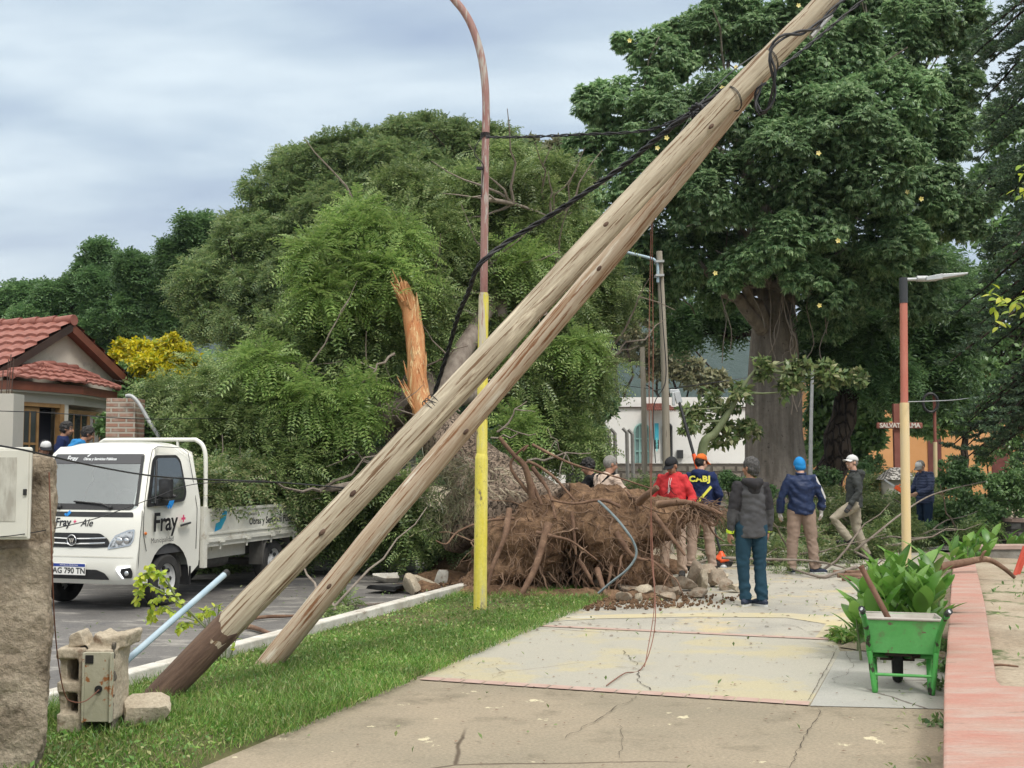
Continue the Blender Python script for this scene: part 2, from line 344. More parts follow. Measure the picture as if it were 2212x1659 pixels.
def path(p0, p1, n=6, wob=.1, sag=0, seed=None):
    p0, p1 = Vector(p0), Vector(p1); L = (p1 - p0).length; r_ = random.Random(seed) if seed is not None else random; o = []
    for i in range(n + 1):
        f = i / n; q = p0.lerp(p1, f); k = math.sin(math.pi * f) * wob * L
        o.append(q + Vector((r_.uniform(-1, 1), r_.uniform(-1, 1), r_.uniform(-1, 1))) * k * .5 + Vector((0, 0, -sag * 4 * f * (1 - f))))
    return o
def smoothpath(pts, k=6):
    pts = [Vector(p) for p in pts]; o = []
    for i in range(len(pts) - 1):
        a = pts[max(i - 1, 0)]; b = pts[i]; c = pts[i + 1]; d = pts[min(i + 2, len(pts) - 1)]
        for j in range(k):
            t = j / k; o.append(.5 * ((2 * b) + (c - a) * t + (2 * a - 5 * b + 4 * c - d) * t * t + (3 * b - a - 3 * c + d) * t ** 3))
    o.append(pts[-1]); return o
def lerp_r(a, b, n): return [a + (b - a) * i / (n - 1) for i in range(n)]
def textmesh(body, size, bold=0, ext=.0, align='CENTER', spacing=1.0, shear=0):
    cu = bpy.data.curves.new('t', 'FONT'); cu.body = body; cu.size = size; cu.align_x = align; cu.align_y = 'CENTER'; cu.offset = bold; cu.extrude = ext; cu.space_character = spacing; cu.shear = shear; cu.resolution_u = 3
    o = bpy.data.objects.new('t', cu); col.objects.link(o); dg = bpy.context.evaluated_depsgraph_get(); dg.update()
    me = bpy.data.meshes.new_from_object(o.evaluated_get(dg)); bpy.data.objects.remove(o); return me
def txt(name, body, size, m, parent, fn, **k):
    me = textmesh(body, size, **k); a = getv(me)
    setv(me, np.array([tuple(fn(p[0], p[1], p[2])) for p in a])); return link(name, me, parent, m)
# ================================================================== setting
M = {}
M['dirt'] = mat('dirt', (.27, .21, .145), (.42, .36, .27), grain=.3, gs=30, rough=.95, scale=1.2, bump=.02, bscale=14, spots=((.07, .11, .03), 1.1, .56, .06), lo=.3, hi=.7)
M['earth'] = mat('earth', (.085, .05, .03), (.24, .15, .09), grain=.35, gs=28, rough=.97, scale=3.5, bump=.035, bscale=11, spec=.15)
M['asphalt'] = mat('asphalt', (.105, .10, .095), (.17, .16, .15), grain=.3, gs=45, rough=.7, scale=1.0, bump=.006, bscale=60, spots=((.27, .255, .23), 1.9, .52, .09, (.9, 2.2, 1)), spots2=((.075, .075, .078), .5, .56, .08), spec=.4, detail=10)
M['pave_old'] = mat('pave_old', (.32, .265, .19), (.25, .215, .155), grain=.3, gs=45, rough=.8, scale=.7, bump=.006, bscale=60, spots=((.17, .145, .10), 1.6, .54, .16, (1, 1, 1)), spots2=((.56, .50, .34), 2.6, .635, .012, (1, 1, 1)), lo=.35, hi=.62, detail=10, crack=((.10, .075, .05), .33, .004))
M['pave_cream'] = mat('pave_cream', (.42, .375, .25), (.375, .355, .295), grain=.14, gs=60, rough=.75, scale=.9, bump=.003, bscale=50, spots=((.355, .345, .295), 2.2, .52, .2, (1, 1, 1)), spots2=((.22, .17, .12), 5, .66, .03, (1, 1, 1)), lo=.42, hi=.5, detail=9, crack=((.12, .09, .07), .42, .0045))
M['pave_grey'] = mat('pave_grey', (.325, .325, .295), (.375, .365, .33), grain=.14, gs=60, rough=.75, scale=1.2, bump=.003, bscale=50, crack=((.13, .11, .1), .5, .005), spots=((.36, .35, .32), 2.0, .62, .1), spots2=((.22, .17, .12), 5.5, .66, .02, (1, 1, 1)), detail=9)
M['pave_far'] = mat('pave_far', (.32, .305, .265), (.42, .395, .33), grain=.16, gs=50, rough=.75, scale=1.1, bump=.003, bscale=50, spots=((.24, .19, .145), 1.6, .60, .08, (.7, 1.3, 1)), spots2=((.48, .40, .24), 1.2, .53, .12, (1, 1, 1)), detail=9)
M['tile_pink'] = mat('tile_pink', (.40, .27, .22), (.46, .34, .29), rough=.7, scale=5, bump=.002, spots=((.5, .46, .40), 4, .60, .1))
M['pink_wall'] = mat('pink_wall', (.42, .20, .155), (.41, .28, .225), grain=.12, gs=40, rough=.75, scale=2.2, bump=.016, bscale=12, stretch=(.8, 2.6, 1), spots=((.42, .31, .26), 1.9, .50, .14, (.8, 2.6, 1)), spots2=((.16, .11, .08), 2.6, .60, .07, (.6, 2.4, 1)), detail=9)
M['kerb'] = mat('kerb', (.66, .64, .58), (.44, .41, .35), grain=.2, gs=40, rough=.85, scale=5, bump=.01, bscale=18, spots=((.30, .25, .2), 4, .60, .05))
M['turf'] = mat('turf', (.06, .075, .022), (.14, .125, .05), rough=.95, scale=2.2, bump=.02, bscale=25, spots=((.19, .15, .09), 1.7, .62, .08))
def poly_sheet(name, pts, z, m, sub=None):
    mb = MB(); mb.add([(p[0], p[1], z) for p in pts], [tuple(range(len(pts)))]); return struct(name, mb.mesh(name), m)
# ground reaching the horizon, with a shallow pit under the torn-out roots left flat
mb = MB(); mb.grid(lambda u, v: (-900 + 1800 * u, -60 + 1500 * v, -.03), 4, 4); struct('ground', mb.mesh('ground'), M['dirt'])
S0, S1 = -4, 60
poly_sheet('road', [ST(S0, -5.62), ST(S0, -14), ST(90, -14), ST(90, -5.62)], -.005, M['asphalt'])
# a side of the road widening behind the fallen tree
poly_sheet('walkway', [ST(S0, -3.75), ST(S0, 3.2), ST(24, 3.2), ST(24, -3.75)], .0, M['pave_old'])
nearL, nearR = G(905, 1468), G(2045, 1533)
Lr = (nearR - nearL)
def wall_l(y):                     # left foot of the pink wall, on the ground, from pixel rows
    return G(2052, y)
far_y = 21.0
pL, pR = G(905, 1462), G(1748, 1524); qR = G(1838, 1398); qL = G(1100, 1372)
poly_sheet('paved_bay', [G(905, 1468), G(1748, 1525), G(1815, 1408), G(1806, 1385), G(1148, 1352)], .004, M['pave_cream'])
poly_sheet('grey_bay', [G(1750, 1526), G(2045, 1533), G(2065, 1400), G(1815, 1408)], .0045, M['pave_grey'])
def edge(s): return ST(s, -3.78)
poly_sheet('far_paving', [G(1150, 1350), G(1806, 1383), G(1890, 1375), ST(12.8, .1), ST(24, .1), ST(24, -3.72), ST(14, -3.74)], .005, M['pave_far'])
def strip(a0, a1, wid, n, name, z, gap=.006):
    mb = MB(); a0, a1 = Vector(a0), Vector(a1); d = (a1 - a0); L = d.length; d.normalize(); nrm = Vector((-d.y, d.x, 0))
    for i in range(n):
        p = a0 + d * (L * i / n + gap); q = a0 + d * (L * (i + 1) / n - gap)
        mb.add([(p.x, p.y, z), (q.x, q.y, z), (q.x + nrm.x * wid, q.y + nrm.y * wid, z), (p.x + nrm.x * wid, p.y + nrm.y * wid, z)], [(0, 1, 2, 3)])
    return struct(name, mb.mesh(name), M['tile_pink'])
strip(G(905, 1470), G(1748, 1526), .13, 17, 'tile_band', .009)
strip(G(1148, 1354), G(1806, 1385), .11, 1, 'painted_band', .010)
# cream sweep of paint on the far paving
M['cream'] = mat('cream_paint', (.50, .43, .26), (.44, .40, .29), rough=.75, scale=2, spots=((.5, .5, .47), 2.4, .55, .1, (.4, 1.5, 1)), spots2=((.27, .2, .14), 3.2, .64, .03, (.3, 1.6, 1)))
def sweep(pts_near, pts_far, z, name):
    a = [G(*p) for p in pts_near] + [G(*p) for p in pts_far][::-1]; poly_sheet(name, a, z, M['cream'])
sweep([(1170, 1345), (1300, 1338), (1500, 1334), (1700, 1336), (1800, 1352)], [(1215, 1333), (1330, 1329), (1500, 1325), (1700, 1326), (1830, 1334)], .009, 'cream_arc')
sweep([(1130, 1350), (1190, 1326), (1235, 1312)], [(1165, 1350), (1225, 1326), (1262, 1314)], .0092, 'cream_margin')
sweep([(1760, 1380), (1835, 1372), (1880, 1362)], [(1800, 1330), (1850, 1318), (1900, 1305)], .0094, 'cream_corner')
# cracks and joints in the paving: thin dark ribbons
M['crack'] = mat('crack', (.05, .038, .028), rough=1)
def Zp(x, y, z=.0115): return G((2400 + x / 1.27) / 1.823, (2400 + y / 1.27) / 1.823, z)
ck = MB(); rc = random.Random(5)
def crackline(pts, w0, jit=.02, k=5):
    q = []
    for a, b in zip(pts[:-1], pts[1:]):
        n_ = max(2, int((b - a).length / .06)); q += [a.lerp(b, i / n_) + Vector((rc.uniform(-jit, jit), rc.uniform(-jit, jit), 0)) for i in range(n_)]
    q.append(pts[-1]); vs = []
    for i, p in enumerate(q):
        d = (q[min(i + 1, len(q) - 1)] - q[max(i - 1, 0)]).normalized(); n_ = Vector((-d.y, d.x, 0)) * w0 * .32 * rc.uniform(.2, 1.5); vs += [p + n_, p - n_]
    ck.add(vs, [(2 * i, 2 * i + 1, 2 * i + 3, 2 * i + 2) for i in range(len(q) - 1)])
for L0, w0, j0 in (([(65, 205), (90, 235), (135, 265), (125, 285), (150, 310), (140, 345), (170, 370), (205, 400)], .010, .02), ([(995, 455), (1055, 345), (1110, 250), (1135, 195)], .006, .004), ([(1180, 205), (1195, 240), (1230, 275), (1195, 300), (1185, 325), (1110, 345), (1140, 370), (1270, 380)], .004, .015), ([(1045, 495), (1050, 520), (985, 620), (900, 790)], .007, .01), ([(145, 430), (100, 465), (40, 480), (0, 505), (-80, 560), (-220, 640)], .008, .02), ([(0, 75), (200, 70), (500, 62), (750, 68), (870, 72), (940, 85), (985, 108)], .006, .006), ([(30, 285), (110, 290)], .008, .01), ([(-900, 400), (-760, 390), (-690, 365)], .008, .02), ([(-560, 290), (-530, 320), (-590, 345)], .005, .02), ([(-740, 310), (-700, 330), (-745, 352)], .005, .02), ([(60, 580), (65, 650), (50, 740)], .005, .01), ([(980, 478), (1270, 496)], .006, .003), ([(680, 748), (900, 790)], .006, .004), ([(700, -60), (1000, -30), (1200, 20)], .006, .01), ([(-500, 60), (-250, 50), (0, 75)], .006, .01), ([(200, -40), (500, -35), (800, -50)], .007, .01)):
    crackline([Zp(*p) for p in L0], w0, j0)
struct('paving_cracks', ck.mesh('c'), M['crack'])
# verge base and kerb
mb = MB(); mb.grid(lambda u, v: tuple(ST(S0 + (19.5 - S0) * u, -5.5 + 1.80 * v, .035 * (1 - v ** 6) - .012 * v ** 6 + .03 * math.sin(3 * u * 9 + v * 3) * v * (1 - v) * 2)), 60, 6); struct('verge', mb.mesh('verge'), M['turf'], 180)
mb = MB(); n_k = 26; s = S0
ks = []
while s < 14.0:
    ln = .98; s2 = s + ln
    mb.box(ST(s + ln / 2, -5.57, .03), (.14, ln - .01, .19), (0, 0, -math.atan2(UDIR.x, UDIR.y)))
    s = s2
ko = struct('kerb', mb.mesh('kerb'), M['kerb']); bevel(ko, .012, 2)
displace_k = None
# broken kerb end beyond the hole and the far verge
mb = MB(); s = 18.5
while s < 60: mb.box(ST(s + .5, -5.57, .03), (.14, .98, .19), (0, 0, -math.atan2(UDIR.x, UDIR.y))); s += 1
struct('far_kerb', mb.mesh('k'), M['kerb'])
# park soil beyond the walkway and the raised bed on the right
mb = MB(); mb.grid(lambda u, v: (lambda p: (p.x, p.y, -.008 + .0 * u))(ST(24 + 60 * u, -3.9 + 45 * v)), 20, 20); struct('park_soil', mb.mesh('p'), M['dirt'])
def bedfn(u, v):
    p = ST(2 + 17.6 * u, .40 + 9 * v); q = fbm(np.array([[p.x * .8, p.y * .8, 0]]), 3)[0]
    return (p.x, p.y, .20 + .02 * q)
mb = MB(); mb.grid(bedfn, 60, 40); struct('garden_bed', mb.mesh('bed'), M['dirt'], 180)
# pink seat wall: straight run, then turning right near the camera
H = .30
def slab_poly(name, pts, z0, z1, m, parent=None, smooth=None):
    mb = MB(); n = len(pts); mb.add([(p.x, p.y, z0) for p in pts] + [(p.x, p.y, z1) for p in pts], [tuple(range(n))[::-1], tuple(range(n, 2 * n))] + [(i, (i + 1) % n, n + (i + 1) % n, n + i) for i in range(n)])
    return link(name, mb.mesh(name), parent, m, smooth)
wpts = [G(2036, 1790, H), G(2037, 1659, H), G(2039, 1480, H), G(2052, 1300, H), G(2059, 1213, H), G(2106, 1213, H), G(2127, 1300, H), G(2153, 1468, H), G(2165, 1480, H), G(2480, 1500, H), G(2700, 1790, H)]
o = slab_poly('garden_wall', wpts, -.02, H, M['pink_wall']); tag(o, 'low pink painted concrete seat wall along the right of the walkway', 'wall'); bevel(o, .015, 2)
# crevice of soil and the strip of soil between walkway and wall is the planting gap
poly_sheet('soil_strip', [G(1870, 1375), G(1812, 1400), G(1890, 1412), G(2040, 1425), G(2050, 1380), G(2054, 1250), G(1960, 1250)], .012, M['dirt'])
# second low wall closing the bed at the far end
a = G(2098, 1230, .0); 
mb = MB(); p0 = G(2105, 1226, .02); p1 = Vector((p0.x + 6, p0.y + .4, 0)); 
o = MB(); 
wl = [Vector((p0.x, p0.y, 0)), Vector((p1.x, p1.y, 0)), Vector((p1.x, p1.y + .3, 0)), Vector((p0.x, p0.y + .3, 0))]
M['old_conc'] = mat('old_concrete', (.20, .18, .15), (.33, .31, .27), rough=.9, scale=3, bump=.01, bscale=20, spots=((.08, .08, .06), 3, .58, .08))
w_ = thing('bed_wall', 'low grey wall with a pale pink coping at the far end of the right garden bed', 'wall')
slab_poly('wall_face', wl, 0, .30, M['old_conc'], w_)
wl2 = [v + Vector((dx, dy, 0)) for v, (dx, dy) in zip(wl, ((-.03, -.03), (.03, -.03), (.03, .03), (-.03, .03)))]
slab_poly('coping', wl2, .302, .36, M['tile_pink'], w_)
# ------------------------------------------------------------------ hill on the horizon
M['hill'] = mat('hill', (.022, .04, .035), (.04, .062, .045), rough=1, scale=.012, bump=3, bscale=.05)
mb = MB()
def hf(u, v):
    x = -900 + 2100 * u; y = 560 + 500 * v; h = 170 * math.sin(math.pi * min(1, v)) * (.75 + .35 * math.sin(u * 5.2 + 1.2) + .12 * math.sin(u * 17)) 
    return (x, y, max(-2, h * (1 - abs(u - .55) * .5)))
mb.grid(hf, 90, 24); struct('hill', mb.mesh('hill'), M['hill'], 180)
# ------------------------------------------------------------------ grass on the verge and weeds (stuff)
M['grass'] = leafmat('grass', [(.07, .18, .025), (.12, .27, .04), (.22, .36, .07), (.40, .38, .17)], trans=.3, nsc=1.4, vary=.3)
def blades(pts, h, wd, lean=.5):
    n = len(pts); D = unit(np.stack([rng.normal(0, lean, n), rng.normal(0, lean, n), np.ones(n)], 1)); S = unit(np.cross(D, unit(rng.normal(size=(n, 3))))); hh = (h * rng.uniform(.4, 1.3, n))[:, None]; b = unit(np.cross(S, D))
    w1 = wd * rng.uniform(.6, 1.3, n)[:, None]
    mid = pts + D * hh * .55; tip = pts + D * hh + b * hh * .35 * rng.uniform(-1, 1, (n, 1)) - np.array([0, 0, .1]) * hh
    return np.concatenate([np.stack([pts - S * w1, pts + S * w1, mid + S * w1 * .8, mid - S * w1 * .8], 1), np.stack([mid - S * w1 * .8, mid + S * w1 * .8, tip + S * w1 * .12, tip - S * w1 * .12], 1)])
n = 120000
s = 2.2 + (17.5 - 2.2) * rng.uniform(0, 1, n) ** 1.5; t = rng.uniform(-5.50, -3.66, n)
X = UDIR.x * s + VDIR.x * t; Yy = UDIR.y * s + VDIR.y * t
den_ = fbm(np.stack([X * .9, Yy * .9, X * 0], 1), 5, 3); edge_ = (t > -3.74) & (den_ < .1)
keep = (den_ > -.45 + .5 * rng.uniform(-1, 1, n)) & ~edge_; X, Yy, t2, s2 = X[keep], Yy[keep], t[keep], s[keep]; dk = den_[keep]
pts = np.stack([X, Yy, np.full(len(X), .02)], 1)
hgt = .055 + .045 * np.clip(dk, -.5, 1) + .035 * (s2 < 8) ; 
me = fastmesh('grass', blades(pts, 1.0 * hgt, .0026), len(pts) * 2); tag(link('grass', me, None, M['grass']), 'short patchy green grass growing on the verge', 'grass', kind='stuff')
# clover-like ground leaves among the grass
n = 9000; s = 3 + 13 * rng.uniform(0, 1, n) ** 1.4; t = rng.uniform(-5.45, -3.8, n)
pts = np.stack([UDIR.x * s + VDIR.x * t, UDIR.y * s + VDIR.y * t, rng.uniform(.035, .075, n)], 1)
me = fastmesh('clover', leaves(pts, np.tile([0, 0, 1.], (n, 1)), .035, .02, up=1.5, droop=0), n); tag(link('clover', me, None, M['grass']), 'small clover leaves spread between the grass of the verge', 'ground cover', kind='stuff')
# ================================================================== left foreground wall, meter box, broken pier
M['rough'] = mat('rough_render', (.25, .20, .145), (.41, .345, .26), grain=.3, gs=35, rough=.95, scale=3.0, bump=.03, bscale=34, spots=((.11, .085, .06), 2.6, .56, .12), spots2=((.26, .15, .09), 1.1, .62, .1), spec=.15, detail=12)
M['box_paint'] = mat('box_paint', (.56, .55, .48), (.62, .61, .54), rough=.5, scale=2, bump=.001)
M['box_worn'] = mat('box_worn', (.50, .49, .43), (.36, .34, .29), rough=.8, scale=9, stretch=(2.5, 1, .6), lo=.42, hi=.6)
M['dark'] = mat('dark', (.02, .02, .02), rough=.5)
M['black'] = mat('black_plastic', (.018, .018, .02), (.03, .03, .03), rough=.45, scale=20)
WY = 6.35
wall = thing('rendered_wall', 'rough broken cement rendered wall end at the left edge carrying a meter box', 'wall', (0, 0, 0))
mb = MB()
def prof_wall(pts_px, Y, dY): return [(P(x, y, Y).x, P(x, y, Y).z) for x, y in pts_px], Y, Y + dY
def shear(mb, k=-.40): mb.v = [(x + k * (y - WY), y, z) for x, y, z in mb.v]
pp, y0, y1 = prof_wall([(-260, 990), (72, 985), (92, 983), (108, 986), (119, 992), (120, 1010), (116, 1050), (119, 1110), (113, 1180), (113, 1250), (108, 1330), (106, 1420), (102, 1500), (99, 1560), (96, 1600), (92, 1640), (84, 1720), (-260, 1720)], WY, .42)
mb.prism(pp, 'y', y0 + .02, y1)
pp, y0, y1 = prof_wall([(-260, 1186), (0, 1184), (40, 1178), (78, 1180), (104, 1174), (109, 1190), (106, 1330), (100, 1500), (93, 1600), (80, 1640), (76, 1760), (-260, 1760)], WY, .1)
mb.prism(pp, 'y', y0 - .05, y0 + .1)
shear(mb)
me = remesh(mb, .012, 1, noise=lambda a: .010 * fbm(a * 14, 2, 3) + .012 * fbm(a * 4, 9, 2) + .006 * fbm(a * 45, 3, 2))
link('wall_body', me, wall, M['rough'], 180)
bx = thing('meter_box', 'cream metal meter box with a small black lock fixed on the rendered wall', 'meter box')
a, b = P(-90, 1166, WY - .17), P(70, 966, WY - .17)
mb = MB().bbox(a.x, b.x, WY - .17, WY - .03, a.z, b.z); o = mb.build('box_body', M['box_paint'], bx); setv(o.data, getv(o.data) + np.outer(getv(o.data)[:, 1] - (WY - .17), (-.38, 0, 0))); bevel(o, .008, 2)
a, b = P(-80, 1160, WY - .17), P(69, 972, WY - .17)
d_ = MB().bbox(a.x, b.x - .012, WY - .178, WY - .171, a.z, b.z).build('box_door', M['box_paint'], bx); bevel(d_, .003, 2)
q = P(56, 1063, WY - .17); MB().bbox(q.x - .008, q.x + .008, WY - .188, WY - .178, q.z - .016, q.z + .016).build('lock', M['dark'], d_)
a, b = P(-40, 1126, WY - .17), P(38, 988, WY - .17)
MB().bbox(a.x, b.x, WY - .181, WY - .1785, a.z, b.z).build('worn_patch', M['box_worn'], d_)
# broken pier of hollow blocks with a rusty conduit box in it
M['block'] = mat('block', (.37, .31, .23), (.48, .42, .32), grain=.3, gs=50, rough=.95, scale=5, bump=.01, bscale=30, spots=((.22, .15, .10), 4, .6, .08), spec=.15, detail=10)
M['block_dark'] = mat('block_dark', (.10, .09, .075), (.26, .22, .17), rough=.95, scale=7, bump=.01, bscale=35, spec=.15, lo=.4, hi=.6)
M['rusty'] = mat('rusty_panel', (.36, .35, .25), (.44, .42, .32), rough=.6, scale=4, spots=((.30, .12, .04), 5.5, .55, .03), spots2=((.12, .06, .03), 9, .64, .02), bump=.003, bscale=30)
pier = thing('broken_pier', 'broken stump of hollow concrete blocks with a rusty metal panel on the verge', 'masonry stump')
PY = 7.15
def Q(x, y, d=0): return P(x, y, PY + d)
mb = MB()
def bxp(x0, x1, ytop, ybot, d0, d1):
    a, b = Q(x0, ybot), Q(x1, ytop); mb.bbox(a.x, b.x, PY + d0, PY + d1, a.z, b.z)
bxp(122, 143, 1412, 1585, .03, .30); bxp(165, 178, 1402, 1585, 0, .30); bxp(122, 178, 1402, 1424, 0, .30); bxp(122, 178, 1474, 1497, 0, .3); bxp(122, 178, 1543, 1585, 0, .3); bxp(122, 178, 1405, 1580, .24, .34)
me = remesh(mb, .009, 1, noise=lambda a: .007 * fbm(a * 16, 2, 4)); link('hollow_block', me, pier, M['block'], 180)
mb = MB(); bxp(179, 247, 1403, 1560, .012, .30); mb.prism([(Q(140, 1404).x, Q(140, 1404).z), (Q(142, 1380).x, Q(142, 1374).z), (Q(166, 1370).x, Q(166, 1366).z), (Q(178, 1398).x, Q(178, 1398).z)], 'y', PY + .05, PY + .2)
mb.prism([(Q(180, 1404).x, Q(180, 1404).z), (Q(196, 1372).x, Q(196, 1372).z), (Q(215, 1382).x, Q(215, 1382).z), (Q(270, 1372).x, Q(270, 1372).z), (Q(262, 1404).x, Q(262, 1404).z)], 'y', PY + .06, PY + .34)
me = remesh(mb, .009, 1, noise=lambda a: .008 * fbm(a * 14, 4, 4)); link('mortar_core', me, pier, M['block'], 180)
mb = MB(); mb.add([Q(248, 1400, .01), Q(272, 1372, .34), Q(277, 1530, .34), Q(247, 1580, .01), Q(252, 1400, .3), Q(252, 1570, .3)], [(0, 1, 2, 3)])
side = MB(); side.prism([(Q(246, 1400).x, PY + .01), (Q(276, 1376, .34).x, PY + .36), (Q(262, 1376, .34).x - .04, PY + .36), (Q(238, 1400).x, PY + .02)], 'z', -.02, Q(270, 1384, .1).z)
me = remesh(side, .009, 1, noise=lambda a: .007 * fbm(a * 16, 7, 4)); link('weathered_side', me, pier, M['block_dark'], 180)
mb = MB(); a, b = Q(180, 1558), Q(247, 1408)
mb.bbox(a.x, b.x, PY - .02, PY - .002, a.z, b.z); mb.bbox(a.x, a.x + .012, PY - .045, PY - .02, a.z, b.z); mb.bbox(b.x - .01, b.x, PY - .05, PY - .02, a.z, b.z)
o = mb.build('metal_panel', M['rusty'], pier); bevel(o, .003, 2)
q = Q(216, 1487); mb = MB(); mb.tube([(q.x, PY - .032, q.z), (q.x, PY - .018, q.z)], .022, 14); mb.build('panel_hole', M['dark'], o)
a, b = Q(183, 1432), Q(205, 1414); MB().bbox(a.x + .01, b.x, PY - .026, PY - .0195, a.z, b.z).build('panel_gap', M['dark'], o)
# chunks by the pier
def rock(name, c, r, m, seed, parent=None, sub=3, amp=.28, flat=1.0, rot=0):
    bm = bmesh.new(); bmesh.ops.create_icosphere(bm, subdivisions=sub, radius=1); A = np.array([v.co[:] for v in bm.verts]); rs = np.random.default_rng(seed)
    # faceted: clip by random planes
    for _ in range(13):
        n_ = unit(rs.normal(size=3)); h = rs.uniform(.38, .72); dd = A @ n_; A = A - np.outer(np.clip(dd - h, 0, None), n_)
    A = A / .72 * (1 + .05 * fbm(A * 3 + seed, seed, 3))[:, None]; r3 = np.array(r if hasattr(r, '__len__') else (r, r, r * flat)); A = A * r3
    ca, sa = math.cos(rot), math.sin(rot); A = np.stack([A[:, 0] * ca - A[:, 1] * sa, A[:, 0] * sa + A[:, 1] * ca, A[:, 2]], 1)
    for v, p in zip(bm.verts, A): v.co = p
    me = bpy.data.meshes.new(name); bm.to_mesh(me); bm.free(); o = link(name, me, parent, m, 35); o.location = c; return o
g = P(298, 1560, 7.35); slab = rock('concrete_chunk', (g.x, 7.4, .07), (.17, .13, .13), M['block'], 5, rot=.6); tag(slab, 'tilted grey concrete chunk between the broken pier and the leaning pole', 'rubble')
for i, (x, y, r, lab) in enumerate([(140, 1592, .075, 'flat left grey shard under the broken pier'), (190, 1590, .06, 'small middle grey shard under the broken pier'), (222, 1588, .075, 'pale right hand shard under the broken pier front'), (160, 1578, .09, 'broad flat slab wedged beneath the broken hollow block')]):
    p = G(x, y); tag(rock('stone_shard', (p.x, p.y, .025), (r, r * .8, .035), M['block'], 20 + i, rot=i), lab, 'rubble', 'shards under the broken pier')
p = G(243, 1590); tag(rock('stone_shard', (p.x, p.y - .03, .02), (.05, .07, .04), M['block'], 31, rot=2), 'rightmost little shard at the foot of the broken pier', 'rubble', 'shards under the broken pier')
# blue-grey conduit pipe
M['pipe'] = mat('pipe', (.30, .42, .50), (.40, .50, .56), rough=.45, scale=7, stretch=(1, 1, 1))
a, b = P(268, 1432, 7.55), P(491, 1236, 8.3)
pi = thing('conduit_pipe', 'pale blue grey metal pipe sticking up slanted behind the broken pier', 'pipe')
MB().tube([a + (a - b) * .35, a, b], .021, 12).build('pipe_body', M['pipe'], pi, 40); MB().tube([b - (b - a).normalized() * .03, b + (b - a).normalized() * .004], .0235, 12).build('pipe_end', M['dark'], pi, 40)
# ================================================================== leaning double pole
def woodmat(name, c1, c2, dark, pal):
    m = mat(name, c1, c2, rough=.75, scale=2.2, detail=10, stretch=(9, 9, .45), bump=.012, bscale=5, bstretch=(10, 10, .35), spots=(dark, 4.2, .54, .04, (9, 9, .28)), spots2=(pal, 2.2, .56, .08, (5, 5, .5)), spec=.25, distort=1.2); return m
M['wood'] = woodmat('pole_wood', (.30, .25, .175), (.46, .40, .30), (.15, .09, .05), (.58, .51, .38))
M['wood2'] = woodmat('pole_wood_brown', (.31, .215, .135), (.50, .42, .32), (.20, .095, .045), (.60, .55, .45))
M['tar'] = mat('pole_foot', (.075, .045, .032), (.15, .095, .065), rough=.9, scale=2.6, stretch=(6, 6, .8), bump=.02, bscale=5, bstretch=(7, 7, 1.2), detail=10)
def pole_thing(name, label, cat, a, b, r0, r1, m, segs=30, foot=None, seed=0, group=None):
    a, b = Vector(a), Vector(b); d = b - a; L = d.length; t = thing(name, label, cat, a, 0, group); qt = d.to_track_quat('Z', 'Y'); t.rotation_mode = 'QUATERNION'; t.rotation_quaternion = qt
    def cyl(z0, z1, n, extra=1.0, nz=.035):
        mb = MB(); pts = []; rs = []
        for i in range(n + 1):
            z = z0 + (z1 - z0) * i / n; f = z / L
            pts.append((.02 * math.sin(z * 1.1 + seed) * min(1, f * 5), .02 * math.sin(z * .8 + 2 + seed) * min(1, f * 5), z)); rs.append((r0 + (r1 - r0) * f) * extra)
        mb.tube(pts, rs, 28, noise=nz, nsc=4, seed=seed); return mb
    if foot:
        cyl(foot - .2, L, segs).build('shaft', m, t, 60); ft_ = cyl(-.35, foot + .03, 12, 1.04, .09); ft_.v = [(x, y, z + (.07 * fbm(np.array([[x * 30, y * 30, 3.]]), 2)[0] if z > foot - .1 else 0)) for x, y, z in ft_.v]; ft_.build('tarred_foot', M['tar'], t, 60)
    else: cyl(-.35, L, segs).build('shaft', m, t, 60)
    return t, L
A0, A1 = P(326, 1508, 8.15), P(1888, -105, 10.4)
A0.z = 0.0
pole1, L1 = pole_thing('utility_pole', 'thick pale wooden utility pole leaning steeply right, dark brown at its foot', 'utility pole', A0, A1, .104, .098, M['wood'], 40, foot=.66, seed=1)
B0, B1 = P(570, 1432, 9.55), P(1680, 112, 10.36)
B0.z = 0
pole2, L2 = pole_thing('brace_pole', 'brown streaked thinner pole propped beneath and strapped to the leaning pole', 'utility pole', B0, B1, .092, .088, M['wood2'], 40, seed=5)
def on(a, b, f): return a + (b - a) * f
# knots and wire straps on pole 1
def dirpole(): return (A1 - A0).normalized()
M['wire'] = mat('dark_wire', (.015, .015, .017), rough=.5)
M['wire'] = mat('dark_wire', (.015, .015, .017), rough=.5)
def knots(t, a, b, r, fs):
    for f, side in fs:
        L = (b - a).length; w_ = a + (b - a) * f; tc_ = (Vector((0, 0, CAMZ)) - w_); ax_ = (b - a).normalized(); tc_ = (tc_ - ax_ * tc_.dot(ax_)).normalized(); sd_ = ax_.cross(tc_); n_ = (tc_ + sd_ * side).normalized(); qi = t.rotation_quaternion.inverted(); p = qi @ (w_ + n_ * (r * .985) - a)
        MB().ball(p, (.017, .017, .030), 10).build('knot', M['tar'], t, 60)
knots(pole1, A0, A1, .103, ((.185, .25), (.225, -.1), (.40, .5), (.56, -.4), (.71, .3))); knots(pole2, B0, B1, .091, ((.12, -.3), (.36, .3), (.62, .1)))
